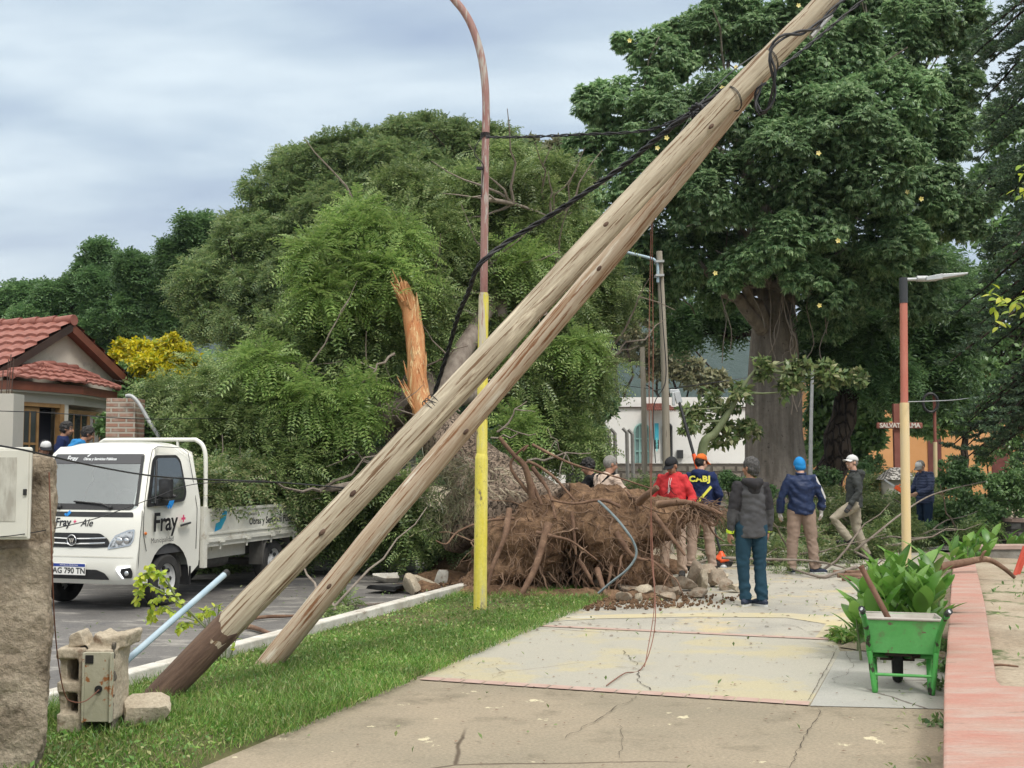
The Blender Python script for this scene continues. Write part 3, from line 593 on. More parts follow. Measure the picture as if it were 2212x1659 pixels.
for zf in (.325, .755, .815):
    z = zf * L1; rr = .104 + (.098 - .104) * zf + .006; mb = MB()
    for k in range(2 if zf > .5 else 4):
        mb.tube([(rr * math.cos(t_ / 16 * 2 * math.pi), rr * math.sin(t_ / 16 * 2 * math.pi), z + .012 * k + .03 * math.sin(t_ / 16 * 2 * math.pi + k * (2 if zf < .5 else 0))) for t_ in range(17)], .0035, 5, False)
    mb.build('wire_strap', M['wire'], pole1)
M['galv'] = mat('galvanised', (.34, .35, .35), (.45, .46, .46), rough=.5, scale=9, metal=.3)
br = MB(); z = .895 * L1
br.tube([(-.04, -.10, z - .10), (-.03, -.11, z + .1), (.0, -.12, z - .2)], .022, 8)
br.build('insulator_bracket', M['galv'], pole1, 40)
# ================================================================== yellow lamp post with a curved top
M['yellow'] = mat('yellow_paint', (.66, .56, .055), (.72, .64, .18), rough=.55, scale=3, stretch=(4, 4, .6), spots=((.50, .47, .32), 3, .55, .12, (3, 3, .6)), spots2=((.22, .17, .08), 8, .58, .05, (1, 1, .5)), grain=.12, gs=30, bump=.001)
M['yfade'] = mat('yellow_fade', (.46, .41, .32), (.58, .52, .40), rough=.6, scale=3, stretch=(4, 4, .5), spots=((.66, .58, .08), 2.2, .50, .05, (5, 5, .35)), spots2=((.36, .2, .17), 5, .60, .05, (3, 3, .3)))
M['rosy'] = mat('flaking_red', (.27, .13, .115), (.36, .23, .20), rough=.7, scale=4, stretch=(3, 3, .5), spots=((.42, .38, .34), 5, .52, .05, (4, 4, .5)), bump=.001)
lp0 = G(1037, 1325); LX, LY = lp0.x, lp0.y
post = thing('curved_lamp_post', 'tall yellow lamp post with flaking red upper pipe curving over to the left', 'street lamp', (LX, LY, 0))
def zz_(py): return P(1040, py, LY).z
def xx_(px, py): return P(px, py, LY).x - LX
z1, z2 = zz_(988), zz_(640)
MB().tube([(0, 0, -.05), (xx_(1040, 1000), 0, z1 - .02), (xx_(1040, 1000), 0, z1), (xx_(1041, 990), 0, z1 + .04)], [.074, .071, .071, .060], 20).build('lower_sleeve', M['yellow'], post, 40)
MB().tube([(xx_(1041, 990), 0, z1), (xx_(1042.5, 830), 0, zz_(830)), (xx_(1042.5, 800), 0, zz_(800))], [.060, .059, .058], 20).build('middle_pipe', M['yellow'], post, 40)
MB().tube([(xx_(1042.5, 802), 0, zz_(802)), (xx_(1044, 680), 0, zz_(680)), (xx_(1045, 640), 0, z2), (xx_(1045, 634), 0, z2 + .04)], [.058, .057, .056, .045], 20).build('faded_pipe', M['yfade'], post, 40)
arc = [(1045, 640), (1046.5, 500), (1048.5, 330), (1050, 240), (1048, 185), (1041, 130), (1028, 80), (1010, 38), (985, 4), (950, -25), (905, -48), (850, -62)]
MB().tube(smoothpath([(xx_(x, y), 0, zz_(y)) for x, y in arc], 4), [.043] * 33 + [.036] * 12, 16).build('curved_arm', M['rosy'], post, 60)
z_ = zz_(296); mb = MB()
for k in range(4): mb.tube([(xx_(1048, 296) + .048 * math.cos(t_ / 12 * 6.283), .048 * math.sin(t_ / 12 * 6.283), z_ + .014 * k) for t_ in range(13)], .006, 5, False)
mb.tube(smoothpath([(xx_(1046, 300), -.05, z_), (xx_(1030, 318), -.06, z_ - .1), (xx_(1026, 340), -.05, z_ - .22), (xx_(1044, 362), -.05, z_ - .33), (xx_(1042, 400), -.05, z_ - .5), (xx_(1040, 440), -.05, z_ - .7)], 5), .006, 6)
mb.box((xx_(1036, 366), -.05, zz_(366)), (.07, .05, .03)); mb.build('cable_tie_and_drop_wire', M['wire'], post)
# ================================================================== cables
def cable(name, label, pts, r=.012, strands=3, tw=1.2, m=None, k=8, sag=0):
    pp = smoothpath(pts, k); t = MB()
    if strands == 1: t.tube(pp, r, 6)
    else:
        L = 0
        acc = [0]
        for i in range(1, len(pp)): acc.append(acc[-1] + (pp[i] - pp[i - 1]).length)
        n = max(40, int(acc[-1] / .09))
        def at(d):
            for i in range(1, len(pp)):
                if acc[i] >= d: f = (d - acc[i - 1]) / max(1e-6, acc[i] - acc[i - 1]); return pp[i - 1].lerp(pp[i], f), (pp[i] - pp[i - 1]).normalized()
            return pp[-1], (pp[-1] - pp[-2]).normalized()
        for s_ in range(strands):
            q = []
            for i in range(n + 1):
                d = acc[-1] * i / n; p, tg = at(d); a = Vector((0, 1, 0)).cross(tg).normalized(); b = tg.cross(a); ph = d / tw * 6.283 + s_ * 6.283 / strands
                q.append(p + (a * math.cos(ph) + b * math.sin(ph)) * r * 1.25)
            t.tube(q, r, 6)
    o = t.build(name, m or M['wire'], None, 60); return tag(o, label, 'cable', 'loose overhead cables')
bun = [(1845, -40, 10.3), (1740, 55, 10.25), (1640, 140, 10.9), (1500, 240, 11.0), (1440, 283, 11.2), (1320, 378, 12.1), (1185, 468, 12.6), (1100, 520, 12.8), (1036, 572, 12.75), (1012, 630, 13.2), (990, 680, 13.8), (970, 750, 14.5), (935, 862, 15.2)]
cable('overhead_cable', 'thick twisted black cable bundle sagging across the lamp post into the fallen tree', [P(*q) for q in bun], .014, 3, .55)
cable('overhead_cable', 'thin twisted dark cable running level from the lamp post to the leaning pole', [P(1050, 296, 12.85), P(1120, 296, 12.4), P(1240, 291, 11.9), P(1400, 281, 11.4), P(1500, 238, 10.95)], .0085, 2, .35)
cable('overhead_cable', 'dark looped cable hanging in a long hook from the top bracket of the leaning pole', [P(1830, -10, 10.1), P(1760, 58, 9.95), P(1722, 72, 9.8), P(1690, 80, 9.7), P(1668, 100, 9.7), P(1664, 125, 9.7), P(1672, 160, 9.7), P(1671, 200, 9.75), P(1660, 235, 9.8), P(1643, 245, 9.8), P(1634, 225, 9.85), P(1636, 200, 9.95), P(1650, 180, 10.1)], .012, 2, .5)
cable('overhead_cable', 'thin dark wire running parallel above the leaning pole into the tall tree', [P(1900, -30, 12), P(1790, 62, 11.8), P(1700, 135, 11.5), P(1600, 205, 11.3), P(1500, 262, 11.1)], .009, 2, .4)
cable('overhead_cable', 'second thin dark wire left of the pole top sagging to the knotted clamp', [P(1700, 70, 14), P(1640, 112, 13), P(1575, 160, 12), P(1500, 236, 11.1)], .006, 1)
cable('overhead_cable', 'fine wire slanting down from the cable clamp along the leaning pole', [P(1500, 240, 10.9), P(1440, 330, 10.6), P(1395, 400, 10.3), P(1350, 440, 10.4), P(1270, 560, 10.3), P(1120, 700, 10.6), P(960, 868, 11)], .004, 1)
cable('clamp_tangle', 'knot of wires and clamp where the cables meet beside the leaning pole', [P(1490, 238, 10.9), P(1508, 226, 10.8), P(1520, 244, 10.8), P(1500, 252, 10.85), P(1512, 236, 10.9), P(1530, 232, 10.9), P(1506, 262, 10.9), P(1494, 244, 10.9)], .012, 2, .1)
cable('overhead_cable', 'thin dark wire crossing in front of the truck windscreen to the pole strap', [P(-30, 958, 6.0), P(60, 974, 6.05), P(200, 1006, 6.8), P(330, 1028, 7.4), P(450, 1036, 8), P(600, 1042, 8.5), P(768, 1056, 9.0)], .0055, 1)
cable('overhead_cable', 'second thin dark wire drooping low across the truck door and meter box', [P(-30, 1162, 6.1), P(62, 1152, 6.2), P(200, 1122, 7), P(320, 1080, 8), P(420, 1046, 8.3), P(560, 1042, 8.7), P(700, 1050, 9), P(768, 1060, 9.0)], .003, 1)
cable('overhead_cable', 'thin wire stretched in front of the tiled house and brick pillar', [P(-30, 887, 14), P(110, 892, 14.5), P(300, 905, 15), P(520, 905, 17), P(760, 925, 19)], .006, 1)
M['redwire'] = mat('brown_wire', (.20, .085, .055), rough=.6)
dn = [P(1408, 420, 10.25), P(1405, 560, 10.3), P(1402, 760, 10.3), P(1404, 1000, 10.3), P(1410, 1200, 10.2), P(1416, 1330, 9.9), P(1404, 1405, 9.7), P(1382, 1448, 9.5), P(1350, 1474, 9.3)]
dn[-1].z = .02; e1 = G(1310, 1481, .015)
cable('hanging_wire', 'long brown wire hanging from the leaning pole down to the paving', dn + [e1], .0045, 1, m=M['redwire'])
dn2 = [P(1411, 425, 10.3), P(1409, 560, 10.34), P(1411, 760, 10.36), P(1408, 1000, 10.36), P(1406, 1180, 10.3), P(1414, 1300, 10.1), P(1398, 1410, 9.7), P(1392, 1440, 9.5)]
cable('hanging_wire', 'shorter greyish brown wire hanging beside the longer one from the pole', dn2, .004, 1, m=M['redwire'])
cable('hanging_wire', 'thin brown wire drooping from the meter box into the hollow pier block', [P(106, 1020, 6.2), P(112, 1200, 6.3), P(117, 1330, 6.5), P(126, 1430, 6.8), P(140, 1500, 6.95), P(158, 1516, 7.0), P(185, 1514, 7.05), P(214, 1490, 7.1)], .0035, 1, m=M['redwire'])
# ================================================================== right lamp post
M['charcoal'] = mat('charcoal_paint', (.035, .038, .042), (.05, .052, .056), rough=.4, scale=8)
M['coral'] = mat('coral_paint', (.44, .13, .09), (.50, .20, .15), rough=.6, scale=3, stretch=(2, 2, .5))
M['cream_p'] = mat('cream_post', (.72, .55, .28), (.68, .56, .36), rough=.6, scale=2.4, stretch=(3, 3, .5), spots=((.35, .16, .07), 6, .68, .03))
M['lampgrey'] = mat('lamp_grey', (.42, .44, .45), (.5, .52, .53), rough=.4, scale=8, metal=.2)
rp0 = G(1958, 1243); RY = rp0.y
lt = thing('banded_lamp_post', 'slim street lamp banded charcoal, coral and cream behind the canna plants', 'street lamp', (rp0.x, RY, 0))
def rz_(py): return P(1955, py, RY).z
def rx_(px, py): return P(px, py, RY).x - rp0.x
for nm, y0, y1, x0, x1, r, m in (('cream_section', 1243, 870, 1959, 1953.5, .068, 'cream_p'), ('coral_section', 870, 655, 1953.5, 1952, .056, 'coral'), ('charcoal_section', 655, 600, 1952, 1951, .062, 'charcoal')):
    MB().tube([(rx_(x0, y0), 0, rz_(y0) - (.05 if y0 > 1200 else -.001)), (rx_(x1, y1), 0, rz_(y1))], r, 18).build(nm, M[m], lt, 40)
hd = MB(); hd.tube([(rx_(1956, 604), 0, rz_(604)), (rx_(1985, 603), 0, rz_(603))], .026, 10); hd.tube([(rx_(1980, 602), 0, rz_(602)), (rx_(2003, 602), 0, rz_(602))], .045, 12); hd.build('lamp_arm', M['galv'], lt, 40)
hd = MB(); a = Vector((rx_(1998, 603), 0, rz_(603))); b = Vector((rx_(2030, 599), 0, rz_(599))); c_ = Vector((rx_(2086, 592), 0, rz_(592)))
def slabseg(mb, p, q, w0, w1, h0, h1):
    u = Vector((0, 1, 0)); v = Vector((0, 0, 1)); mb.add([p - u * w0 - v * h0, p + u * w0 - v * h0, p + u * w0 + v * h0, p - u * w0 + v * h0, q - u * w1 - v * h1, q + u * w1 - v * h1, q + u * w1 + v * h1, q - u * w1 + v * h1], [(0, 3, 2, 1), (4, 5, 6, 7), (0, 1, 5, 4), (1, 2, 6, 5), (2, 3, 7, 6), (3, 0, 4, 7)])
slabseg(hd, a, b, .07, .13, .03, .04); slabseg(hd, b + Vector((.001, 0, .004)), c_, .13, .10, .03, .012); o = hd.build('lamp_head', M['lampgrey'], lt); bevel(o, .008, 2)
# ================================================================== mid-distance poles
M['greywood'] = mat('grey_wood', (.24, .21, .165), (.36, .33, .27), rough=.85, scale=2, stretch=(6, 6, .3), spots=((.12, .09, .07), 3, .6, .05, (8, 8, .4)))
up, _ = pole_thing('distant_utility_pole', 'weathered grey wooden pole with a bent lamp arm left of the great tree trunk', 'utility pole', (P(1446, 1060, 22).x, 22, 0), P(1424, 543, 22), .08, .057, M['greywood'], 16, seed=3)
def loc_(t, p):
    return t.rotation_quaternion.inverted() @ (Vector(p) - t.location)
Y_ = 21.88
MB().tube([loc_(up, P(x, y, Y_)) for x, y in ((1421, 610), (1421, 585), (1420, 568), (1412, 560), (1395, 555), (1345, 543), (1280, 528))], .028, 8).build('lamp_arm', M['pipe'], up, 60)
for y in (566, 596): MB().box(loc_(up, P(1424, y, 21.93)), (.22, .16, .04)).build('pole_clamp', M['galv'], up)
up2, _ = pole_thing('distant_utility_pole', 'plain grey wooden pole standing left of the pole with the lamp arm', 'utility pole', (P(1392, 1060, 34).x, 34, 0), P(1388, 750, 34), .09, .07, M['greywood'], 12, seed=4)
up3, _ = pole_thing('thin_metal_post', 'thin grey metal post between the great trunk and the dark leaning trunk', 'post', (P(1747, 1075, 25).x, 25, 0), P(1757, 790, 25), .055, .03, M['galv'], 8, seed=4)
cable('street_wire', 'thin wire strung between the distant poles above the white building', [P(1200, 815, 40), P(1392, 838, 34), P(1440, 840, 22.1), P(1620, 815, 38)], .012, 1)
cable('street_wire', 'pale thin line strung behind the banded lamp post to the right', [P(1962, 868, 17.2), P(2060, 864, 20), P(2130, 855, 24)], .008, 1, m=M['lampgrey'])
cable('service_wire', 'dark wire hanging down the distant pole in front of the white building', [P(1426, 600, 21.8), P(1432, 700, 21.8), P(1438, 820, 21.7), P(1412, 880, 21.6), P(1416, 1000, 21.6)], .01, 1)
# ================================================================== house at left
M['stucco'] = mat('stucco', (.54, .49, .41), (.64, .59, .50), rough=.9, scale=1.2, bump=.004, bscale=30, spots=((.33, .30, .24), 1.6, .56, .12))
M['grey_ren'] = mat('grey_render', (.42, .41, .36), (.48, .46, .41), rough=.9, scale=1.5)
M['white_p'] = mat('white_trim', (.66, .66, .62), rough=.7)
M['fascia'] = mat('fascia_wood', (.11, .035, .02), (.17, .055, .03), rough=.6, scale=3)
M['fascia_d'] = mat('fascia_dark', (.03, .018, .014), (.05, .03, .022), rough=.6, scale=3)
M['tile'] = mat('roof_tile', (.21, .07, .05), (.30, .12, .092), rough=.65, scale=6, detail=8, spots=((.16, .06, .045), 5, .60, .06), bump=.004)
M['oak'] = mat('window_wood', (.22, .125, .05), (.30, .18, .075), rough=.5, scale=6)
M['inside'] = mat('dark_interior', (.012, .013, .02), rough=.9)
M['glass'] = mat('window_glass', (.03, .035, .035), rough=.08, spec=.8)
M['brick_end'] = brickmat('red_brick', (.34, .13, .075), (.24, .09, .055), (.36, .32, .26), 1, bw=.27, bh=.085, ms=.018, bump=.012)
HY = 22.0
hs = thing('tiled_house', 'cream house with red clay tile roof and open wooden door at the left', 'house', (P(137, 706, HY).x, HY, 0), math.atan2(.93, .36))
HE, HR = Vector((.36, .93, 0)).normalized(), Vector((-.93, .36, 0)).normalized()
def hpx(px, py, ly):          # sight line met with the house plane at depth ly: local (x, z)
    r = ray(px, py); o = Vector((0, 0, CAMZ)) - Vector((hs.location.x, HY, 0)); t = (ly - o.dot(HR)) / r.dot(HR); q = o + r * t; return q.dot(HE), q.z
def tiled(p00, p10, p01, p11, ru, rv, amp=.035, th=.05):
    mb = MB(); p00, p10, p01, p11 = map(Vector, (p00, p10, p01, p11)); n = (p10 - p00 + p11 - p01).cross(p01 - p00 + p11 - p10).normalized()
    if n.z < 0: n = -n
    nu = ru * 6; nv = rv * 2
    def fn(u, v):
        i = round(v * nv); rowf = (i + (0 if i % 2 == 0 else .9)) / nv; a = p00.lerp(p10, u); b = p01.lerp(p11, u); step = th * .9 if i % 2 == 1 else 0
        return a.lerp(b, min(1, rowf)) + n * (.04 + amp * abs(math.sin(math.pi * u * ru)) + step)
    mb.grid(fn, nu, nv); return mb
az = P(137, 704, HY).z; hw_ = 1.62; ez = az - .92
MB().prism([(-hw_ + .15, 0), (hw_ - .15, 0), (hw_ - .15, ez + .08), (0, az), (-hw_ + .15, ez + .08)], 'y', 0, 7).build('wall', M['stucco'], hs)
ov_ = .22; ew = hw_ + .12; e2 = ez - .05
roof = tiled((0, -ov_, az + .03), (0, 7, az + .03), (-ew, -ov_, e2), (-ew, 7, e2), 26, 6); q = tiled((0, -ov_, az + .03), (0, 7, az + .03), (ew, -ov_, e2), (ew, 7, e2), 26, 6); roof.add(q.v, q.f)
ro = roof.build('roof', M['tile'], hs)
cap_ = MB()
for k in range(16): cap_.tube([(0, -ov_ - .03 + k * .42, az + .10), (0, -ov_ + .44 + k * .42, az + .085)], [.105, .085], 10)
cap_.build('ridge_tiles', M['tile'], ro, 50)
def board(name, p, q, h, th, m):
    p, q = Vector(p), Vector(q); up = Vector((0, 0, 1)); mb = MB()
    mb.add([p, q, q - up * h, p - up * h] + [v + Vector((0, th, 0)) for v in (p, q, q - up * h, p - up * h)], [(0, 1, 2, 3), (7, 6, 5, 4), (0, 4, 5, 1), (1, 5, 6, 2), (2, 6, 7, 3), (3, 7, 4, 0)]); return mb.build(name, m, hs)
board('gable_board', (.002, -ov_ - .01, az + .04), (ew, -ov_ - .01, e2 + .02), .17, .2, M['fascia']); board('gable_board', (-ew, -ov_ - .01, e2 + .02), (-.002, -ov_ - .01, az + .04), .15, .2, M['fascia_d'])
# bay with its own hipped tile roof
LY0 = -.85
b0, zt_ = hpx(24, 850, LY0)[0], hpx(172, 835, LY0)[1]; b1 = hpx(160, 850, LY0)[0]; zb_ = hpx(172, 853, LY0)[1]; zl = hpx(150, 874, LY0)[1]; b2 = hpx(240, 850, -.35)[0]
wallp = [(b0, LY0), (b1, LY0), (b2, -.30), (b2, -.001), (b0, -.001)]
MB().prism(wallp, 'z', zl, zb_ - .03).build('lintel', M['grey_ren'], hs)
def off_(d): return [(b0 - d, LY0 - d), (b1 + d * .5, LY0 - d), (b2 + d, -.30 - d * .6), (b2 + d, -.001), (b0 - d, -.001)]
MB().prism(off_(.10), 'z', zb_ - .029, zb_ - .001).build('eave_soffit', M['white_p'], hs); MB().prism(off_(.14), 'z', zb_, zt_).build('eave_board', M['fascia'], hs)
t0x, t0z = hpx(91, 791, -.30); t1x, t1z = hpx(165, 797, -.02)
top = Vector((t0x, -.30, t0z)); topb = Vector((t1x, -.02, t0z)); o4 = off_(.18); c0, c1, c2 = Vector((*o4[0], zt_)), Vector((*o4[1], zt_)), Vector((*o4[2], zt_))
pr = tiled(top, top + Vector((.02, 0, 0)), c0, c1, 6, 4, .022, .035); q = tiled(top, topb, c1, c2, 6, 4, .022, .035); pr.add(q.v, q.f); q = tiled(top, top + Vector((-.02, .28, 0)), c0, Vector((o4[4][0], -.002, zt_)), 4, 4, .022, .035); pr.add(q.v, q.f)
po = pr.build('porch_roof', M['tile'], hs)
hp_ = MB()
for a_, b_ in ((top, c0), (top, c1), (topb, c2), (top, topb)):
    n_ = max(2, int((b_ - a_).length / .34))
    for k in range(n_): p = a_.lerp(b_, k / n_); q = a_.lerp(b_, (k + 1) / n_); hp_.tube([p + Vector((0, 0, .055)), q + Vector((0, 0, .07))], [.045, .062], 8)
hp_.build('hip_tiles', M['tile'], po, 50)
xa, xb, xc = hpx(45, 880, LY0)[0], hpx(135, 880, LY0)[0], hpx(148, 880, LY0)[0]; z_h = zl; zb = 0.0
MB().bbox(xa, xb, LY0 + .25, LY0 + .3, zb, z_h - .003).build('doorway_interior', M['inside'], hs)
dr = MB(); dr.bbox(xa - .02, xa + .05, LY0 - .02, LY0 + .1, zb, z_h - .002); dr.bbox(xb - .07, xb + .03, LY0 - .02, LY0 + .1, zb, z_h - .002); dr.bbox(xa + .051, xb - .071, LY0 - .015, LY0 + .1, z_h - .07, z_h - .003); dr.build('door_frame', M['oak'], hs)
def leaf(name, p, q, nx, nz):        # glazed leaf between two plan points
    p, q = Vector((*p, 0)), Vector((*q, 0)); L = (q - p).length; e = bpy.data.objects.new('x', None); mb = MB(); zt2 = z_h - .08; t_ = .05
    mb.bbox(0, t_, 0, .05, zb, zt2); mb.bbox(L - t_, L, 0, .05, zb, zt2); mb.bbox(t_, L - t_, .002, .048, zt2 - .07, zt2 - .002); mb.bbox(t_, L - t_, .002, .048, zb, zb + .3)
    for i in range(1, nx): x = L * i / nx; mb.bbox(x - .015, x + .015, .01, .04, zb + .3, zt2 - .07)
    for j in range(1, nz): z = zb + .3 + (zt2 - .37 - zb) * j / nz; mb.bbox(t_ + .001, L - t_ - .001, .008, .043, z - .02, z + .02)
    l = mb.build(name, M['oak'], hs); l.location = p; l.rotation_euler = (0, 0, math.atan2((q - p).y, (q - p).x)); MB().bbox(t_, L - t_, .02, .03, zb + .3, zt2 - .07).build('pane', M['glass'], l); return l
leaf('glazed_door', (xa + .052, LY0 + .02), (xa + .45, LY0 + .02), 2, 4)
MB().bbox(xb + .032, xc, LY0, LY0 + .2, zb, z_h - .002).build('door_pier', M['grey_ren'], hs)
mid = ((xc + b2) / 2, (LY0 - .30) / 2); leaf('glazed_window', (xc + .005, LY0 + .03), mid, 3, 4); leaf('glazed_window', mid, (b2 - .02, -.27), 3, 4)
MB().bbox(b0 + .01, xa - .022, LY0 - .01, LY0 + .2, 0, z_h - .003).build('brick_jamb', M['brick_end'], hs)
# grey render pier with rebar starter bars in front of the house
pr_ = thing('concrete_column', 'unfinished grey concrete column with rusty rebar ends before the house', 'column')
a, b = P(-30, 850, 18.5), P(30, 850, 18.5); MB().bbox(a.x, b.x, 18.5, 18.9, 0, b.z).build('column_body', M['grey_ren'], pr_)
M['rebar'] = mat('rebar', (.07, .045, .035), rough=.8)
for x, y in ((16, 775), (21, 765), (27, 772), (4, 800)): 
    p = P(x, y, 18.6); MB().tube([(p.x - .02, 18.65, b.z - .01), (p.x, 18.65, p.z)], .008, 6).build('rebar', M['rebar'], pr_)
# brick pillar
bp = thing('brick_pillar', 'red brick gate pillar with crumbling mortar above the truck cab', 'pillar')
M['brick_p'] = brickmat('pillar_brick', (.34, .18, .125), (.26, .14, .10), (.40, .36, .30), 1, bw=.23, bh=.075, ms=.016, bump=.015)
a, b = P(230, 860, 17.6), P(293, 860, 17.6); me = MB().bbox(a.x, b.x, 17.6, 18.05, 0, b.z).build('pillar_shaft', M['brick_p'], bp)
lp = MB().tube(smoothpath([P(272, 856, 17.5), P(284, 856, 17.5), P(300, 872, 17.5), P(325, 915, 17.5), P(345, 948, 17.5), P(352, 990, 17.5)], 4), .03, 8).build('bent_pipe', M['galv'], None, 60); tag(lp, 'bent grey pipe arching down from behind the brick pillar', 'pipe')
# low garden wall behind the truck
gw = MB().bbox(P(232, 1000, 18).x, P(900, 1000, 18.6).x, 18.3, 18.5, 0, 1.9).build('boundary_wall', M['grey_ren']); tag(gw, 'plain grey boundary wall mostly hidden under the fallen tree', 'wall')
# ================================================================== white building
M['white'] = mat('white_wall', (.78, .76, .72), (.86, .85, .81), rough=.9, scale=.8, spots=((.55, .53, .48), .7, .55, .15, (1, 1, 2)))
M['stone'] = brickmat('fieldstone', (.20, .175, .145), (.28, .25, .20), (.10, .085, .07), 1, bw=.45, bh=.26, ms=.05, bump=.05)
M['iron'] = mat('ironwork', (.03, .03, .032), (.05, .05, .05), rough=.6, scale=5)
WBY = 50
def wb(x, y, d=0): return P(x, y, WBY + d)
wh = thing('white_building', 'long white single-storey building with arched openings beyond the workers', 'building')
MB().bbox(wb(1180, 855).x, wb(1625, 855).x, WBY, WBY + 8, 0, wb(1400, 858).z).build('wall', M['white'], wh)
MB().bbox(wb(1178, 855).x, wb(1627, 855).x, WBY - .1, WBY - .002, wb(1400, 881).z, wb(1400, 879).z).build('string_course', M['fascia_d'], wh)
def tawning(x0, x1, y0, y1):
    p = wb(x0, y0), wb(x1, y0), wb(x0 - 2, y1), wb(x1 + 14, y1)
    return tiled(p[0], p[1], p[2] + Vector((0, -.9, 0)), p[3] + Vector((0, -.9, 0)), 16, 4, .09)
tawning(1392, 1440, 877, 893).build('tile_awning', M['tile'], wh)
def arch(name, x0, x1, yt, yb, m, bars=2, parent=wh):
    a, b = wb(x0, yb), wb(x1, yt); w_ = b.x - a.x; r_ = w_ / 2; pts = [(a.x, a.z), (b.x, a.z)] + [(a.x + r_ + r_ * math.cos(t), b.z - r_ + r_ * math.sin(t)) for t in [math.pi * k / 10 for k in range(11)]]
    o = MB().prism(pts, 'y', WBY - .06, WBY - .003).build(name, m, parent)
    mb = MB()
    for i in range(bars + 1): x = a.x + w_ * i / bars; mb.bbox(x - .035, x + .035, WBY - .12, WBY - .062, a.z, b.z - (r_ * .9 if i in (0, bars) else .05))
    for f in (.3, .62): z = a.z + (b.z - a.z) * f; mb.bbox(a.x + .04, b.x - .04, WBY - .118, WBY - .063, z - .03, z + .03)
    mb.tube([(a.x + r_ + r_ * math.cos(t), WBY - .09, b.z - r_ + r_ * math.sin(t)) for t in [math.pi * k / 10 for k in range(11)]], .05, 6)
    mb.build('frame', M['mint'] if m is M['teal'] else M['iron'], o); return o
M['teal'] = mat('teal_glass', (.20, .30, .29), (.27, .38, .36), rough=.15, scale=.8, spec=.7); M['mint'] = mat('mint_frame', (.26, .44, .40), rough=.5)
arch('arched_door', 1371, 1402, 916, 1000, M['teal'], 3); arch('arched_window', 1432, 1450, 915, 995, M['glass'], 2)
a, b = wb(1412, 970), wb(1420, 915)
M['blue_sign'] = mat('sign_blue', (.05, .30, .45), (.07, .45, .55), rough=.4, scale=1); sg = thing('hanging_sign', 'narrow upright blue and black sign hung on the white building between openings', 'sign')
MB().bbox(a.x, b.x, WBY - .45, WBY - .35, b.z - .7, b.z).build('sign_top', M['blue_sign'], sg); MB().bbox(a.x, b.x, WBY - .449, WBY - .351, a.z, b.z - .702).build('sign_panel', M['black'], sg)
M['cyan_t'] = emis('x', (0, 0, 0), 0); M['cyan_t'] = mat('sign_letters', (.25, .75, .75), rough=.5)
txt('sign_text', 'PELUQUERIA', .10, M['cyan_t'], sg, lambda x, y, z: ((a.x + b.x) / 2 + -y, WBY - .455, (a.z + b.z - .7) / 2 + x), bold=.004)
a = wb(1462, 985); MB().bbox(a.x, a.x + .25, WBY - .15, WBY - .01, a.z - .1, a.z + .25).build('wall_lantern', M['iron'], wh)
# stone wall in front
sw = MB().bbox(P(1290, 1000, 44).x, P(1700, 1000, 44).x, 44, 44.5, 0, P(1400, 1001, 44).z).build('fieldstone_wall', M['stone']); tag(sw, 'fieldstone garden wall in front of the white building', 'wall')
# mesh fence with bent posts
M['concpost'] = mat('conc_post', (.20, .195, .18), (.27, .26, .24), rough=.9, scale=3)
for i, (x, y, X2) in enumerate(((1316, 931, 1304), (1354, 935, 1341), (1366, 938, 1353), (1328, 936, 1318))):
    o = MB().tube([P(x - 9, y - 10, 40), P(x, y, 40), (P(x + 3, 1050, 40).x, 40, 0)], [.06, .07, .07], 6).build('bent_fence_post', M['concpost'])
    tag(o, ['tall leftmost', 'third', 'rightmost', 'second'][i] + ' grey concrete fence post with its top bent over, before the white building', 'fence post', 'bent concrete fence posts')
ga = thing('iron_gate', 'dark iron gate with a row of upright bars left of the bent fence posts', 'gate')
mb = MB(); xA, xB = P(1222, 960, 38).x, P(1302, 960, 38).x; zA, zB = P(1260, 1040, 38).z, P(1260, 963, 38).z
mb.bbox(xA, xB, 38, 38.05, zB - .05, zB); mb.bbox(xA, xB, 38, 38.05, zB - .42, zB - .37); mb.bbox(xA, xB, 38, 38.05, zA, zA + .06); mb.build('gate_rails', M['iron'], ga)
mb = MB()
for i in range(24): x = xA + (xB - xA) * (i + .5) / 24; mb.bbox(x - .018, x + .018, 38.01, 38.04, zA, zB + .08)
mb.build('bars', M['iron'], ga); MB().bbox(xA, xB, 38.06, 38.09, 0, zB - .43).build('sheet_panel', M['iron'], ga)
# ================================================================== orange building
M['orange'] = mat('orange_wall', (.52, .26, .10), (.58, .31, .14), rough=.9, scale=.6, spots=((.5, .25, .1), 1, .62, .1)); M['maroon'] = mat('maroon_door', (.10, .03, .025), (.14, .045, .035), rough=.7, scale=3)
ob = thing('orange_building', 'long orange painted building with dark doors behind the park trees', 'building')
OY = 52
MB().bbox(P(1825, 900, OY).x, P(2400, 900, OY).x, OY, OY + 8, 0, P(2000, 800, OY).z).build('wall', M['orange'], ob)
for x0, x1, yt in ((2143, 2177, 950), (2005, 2032, 945), (2300, 2330, 950)):
    a, b = P(x0, 1020, OY), P(x1, yt, OY); o = MB().bbox(a.x, b.x, OY - .05, OY - .003, 0, b.z).build('door', M['maroon'], ob)
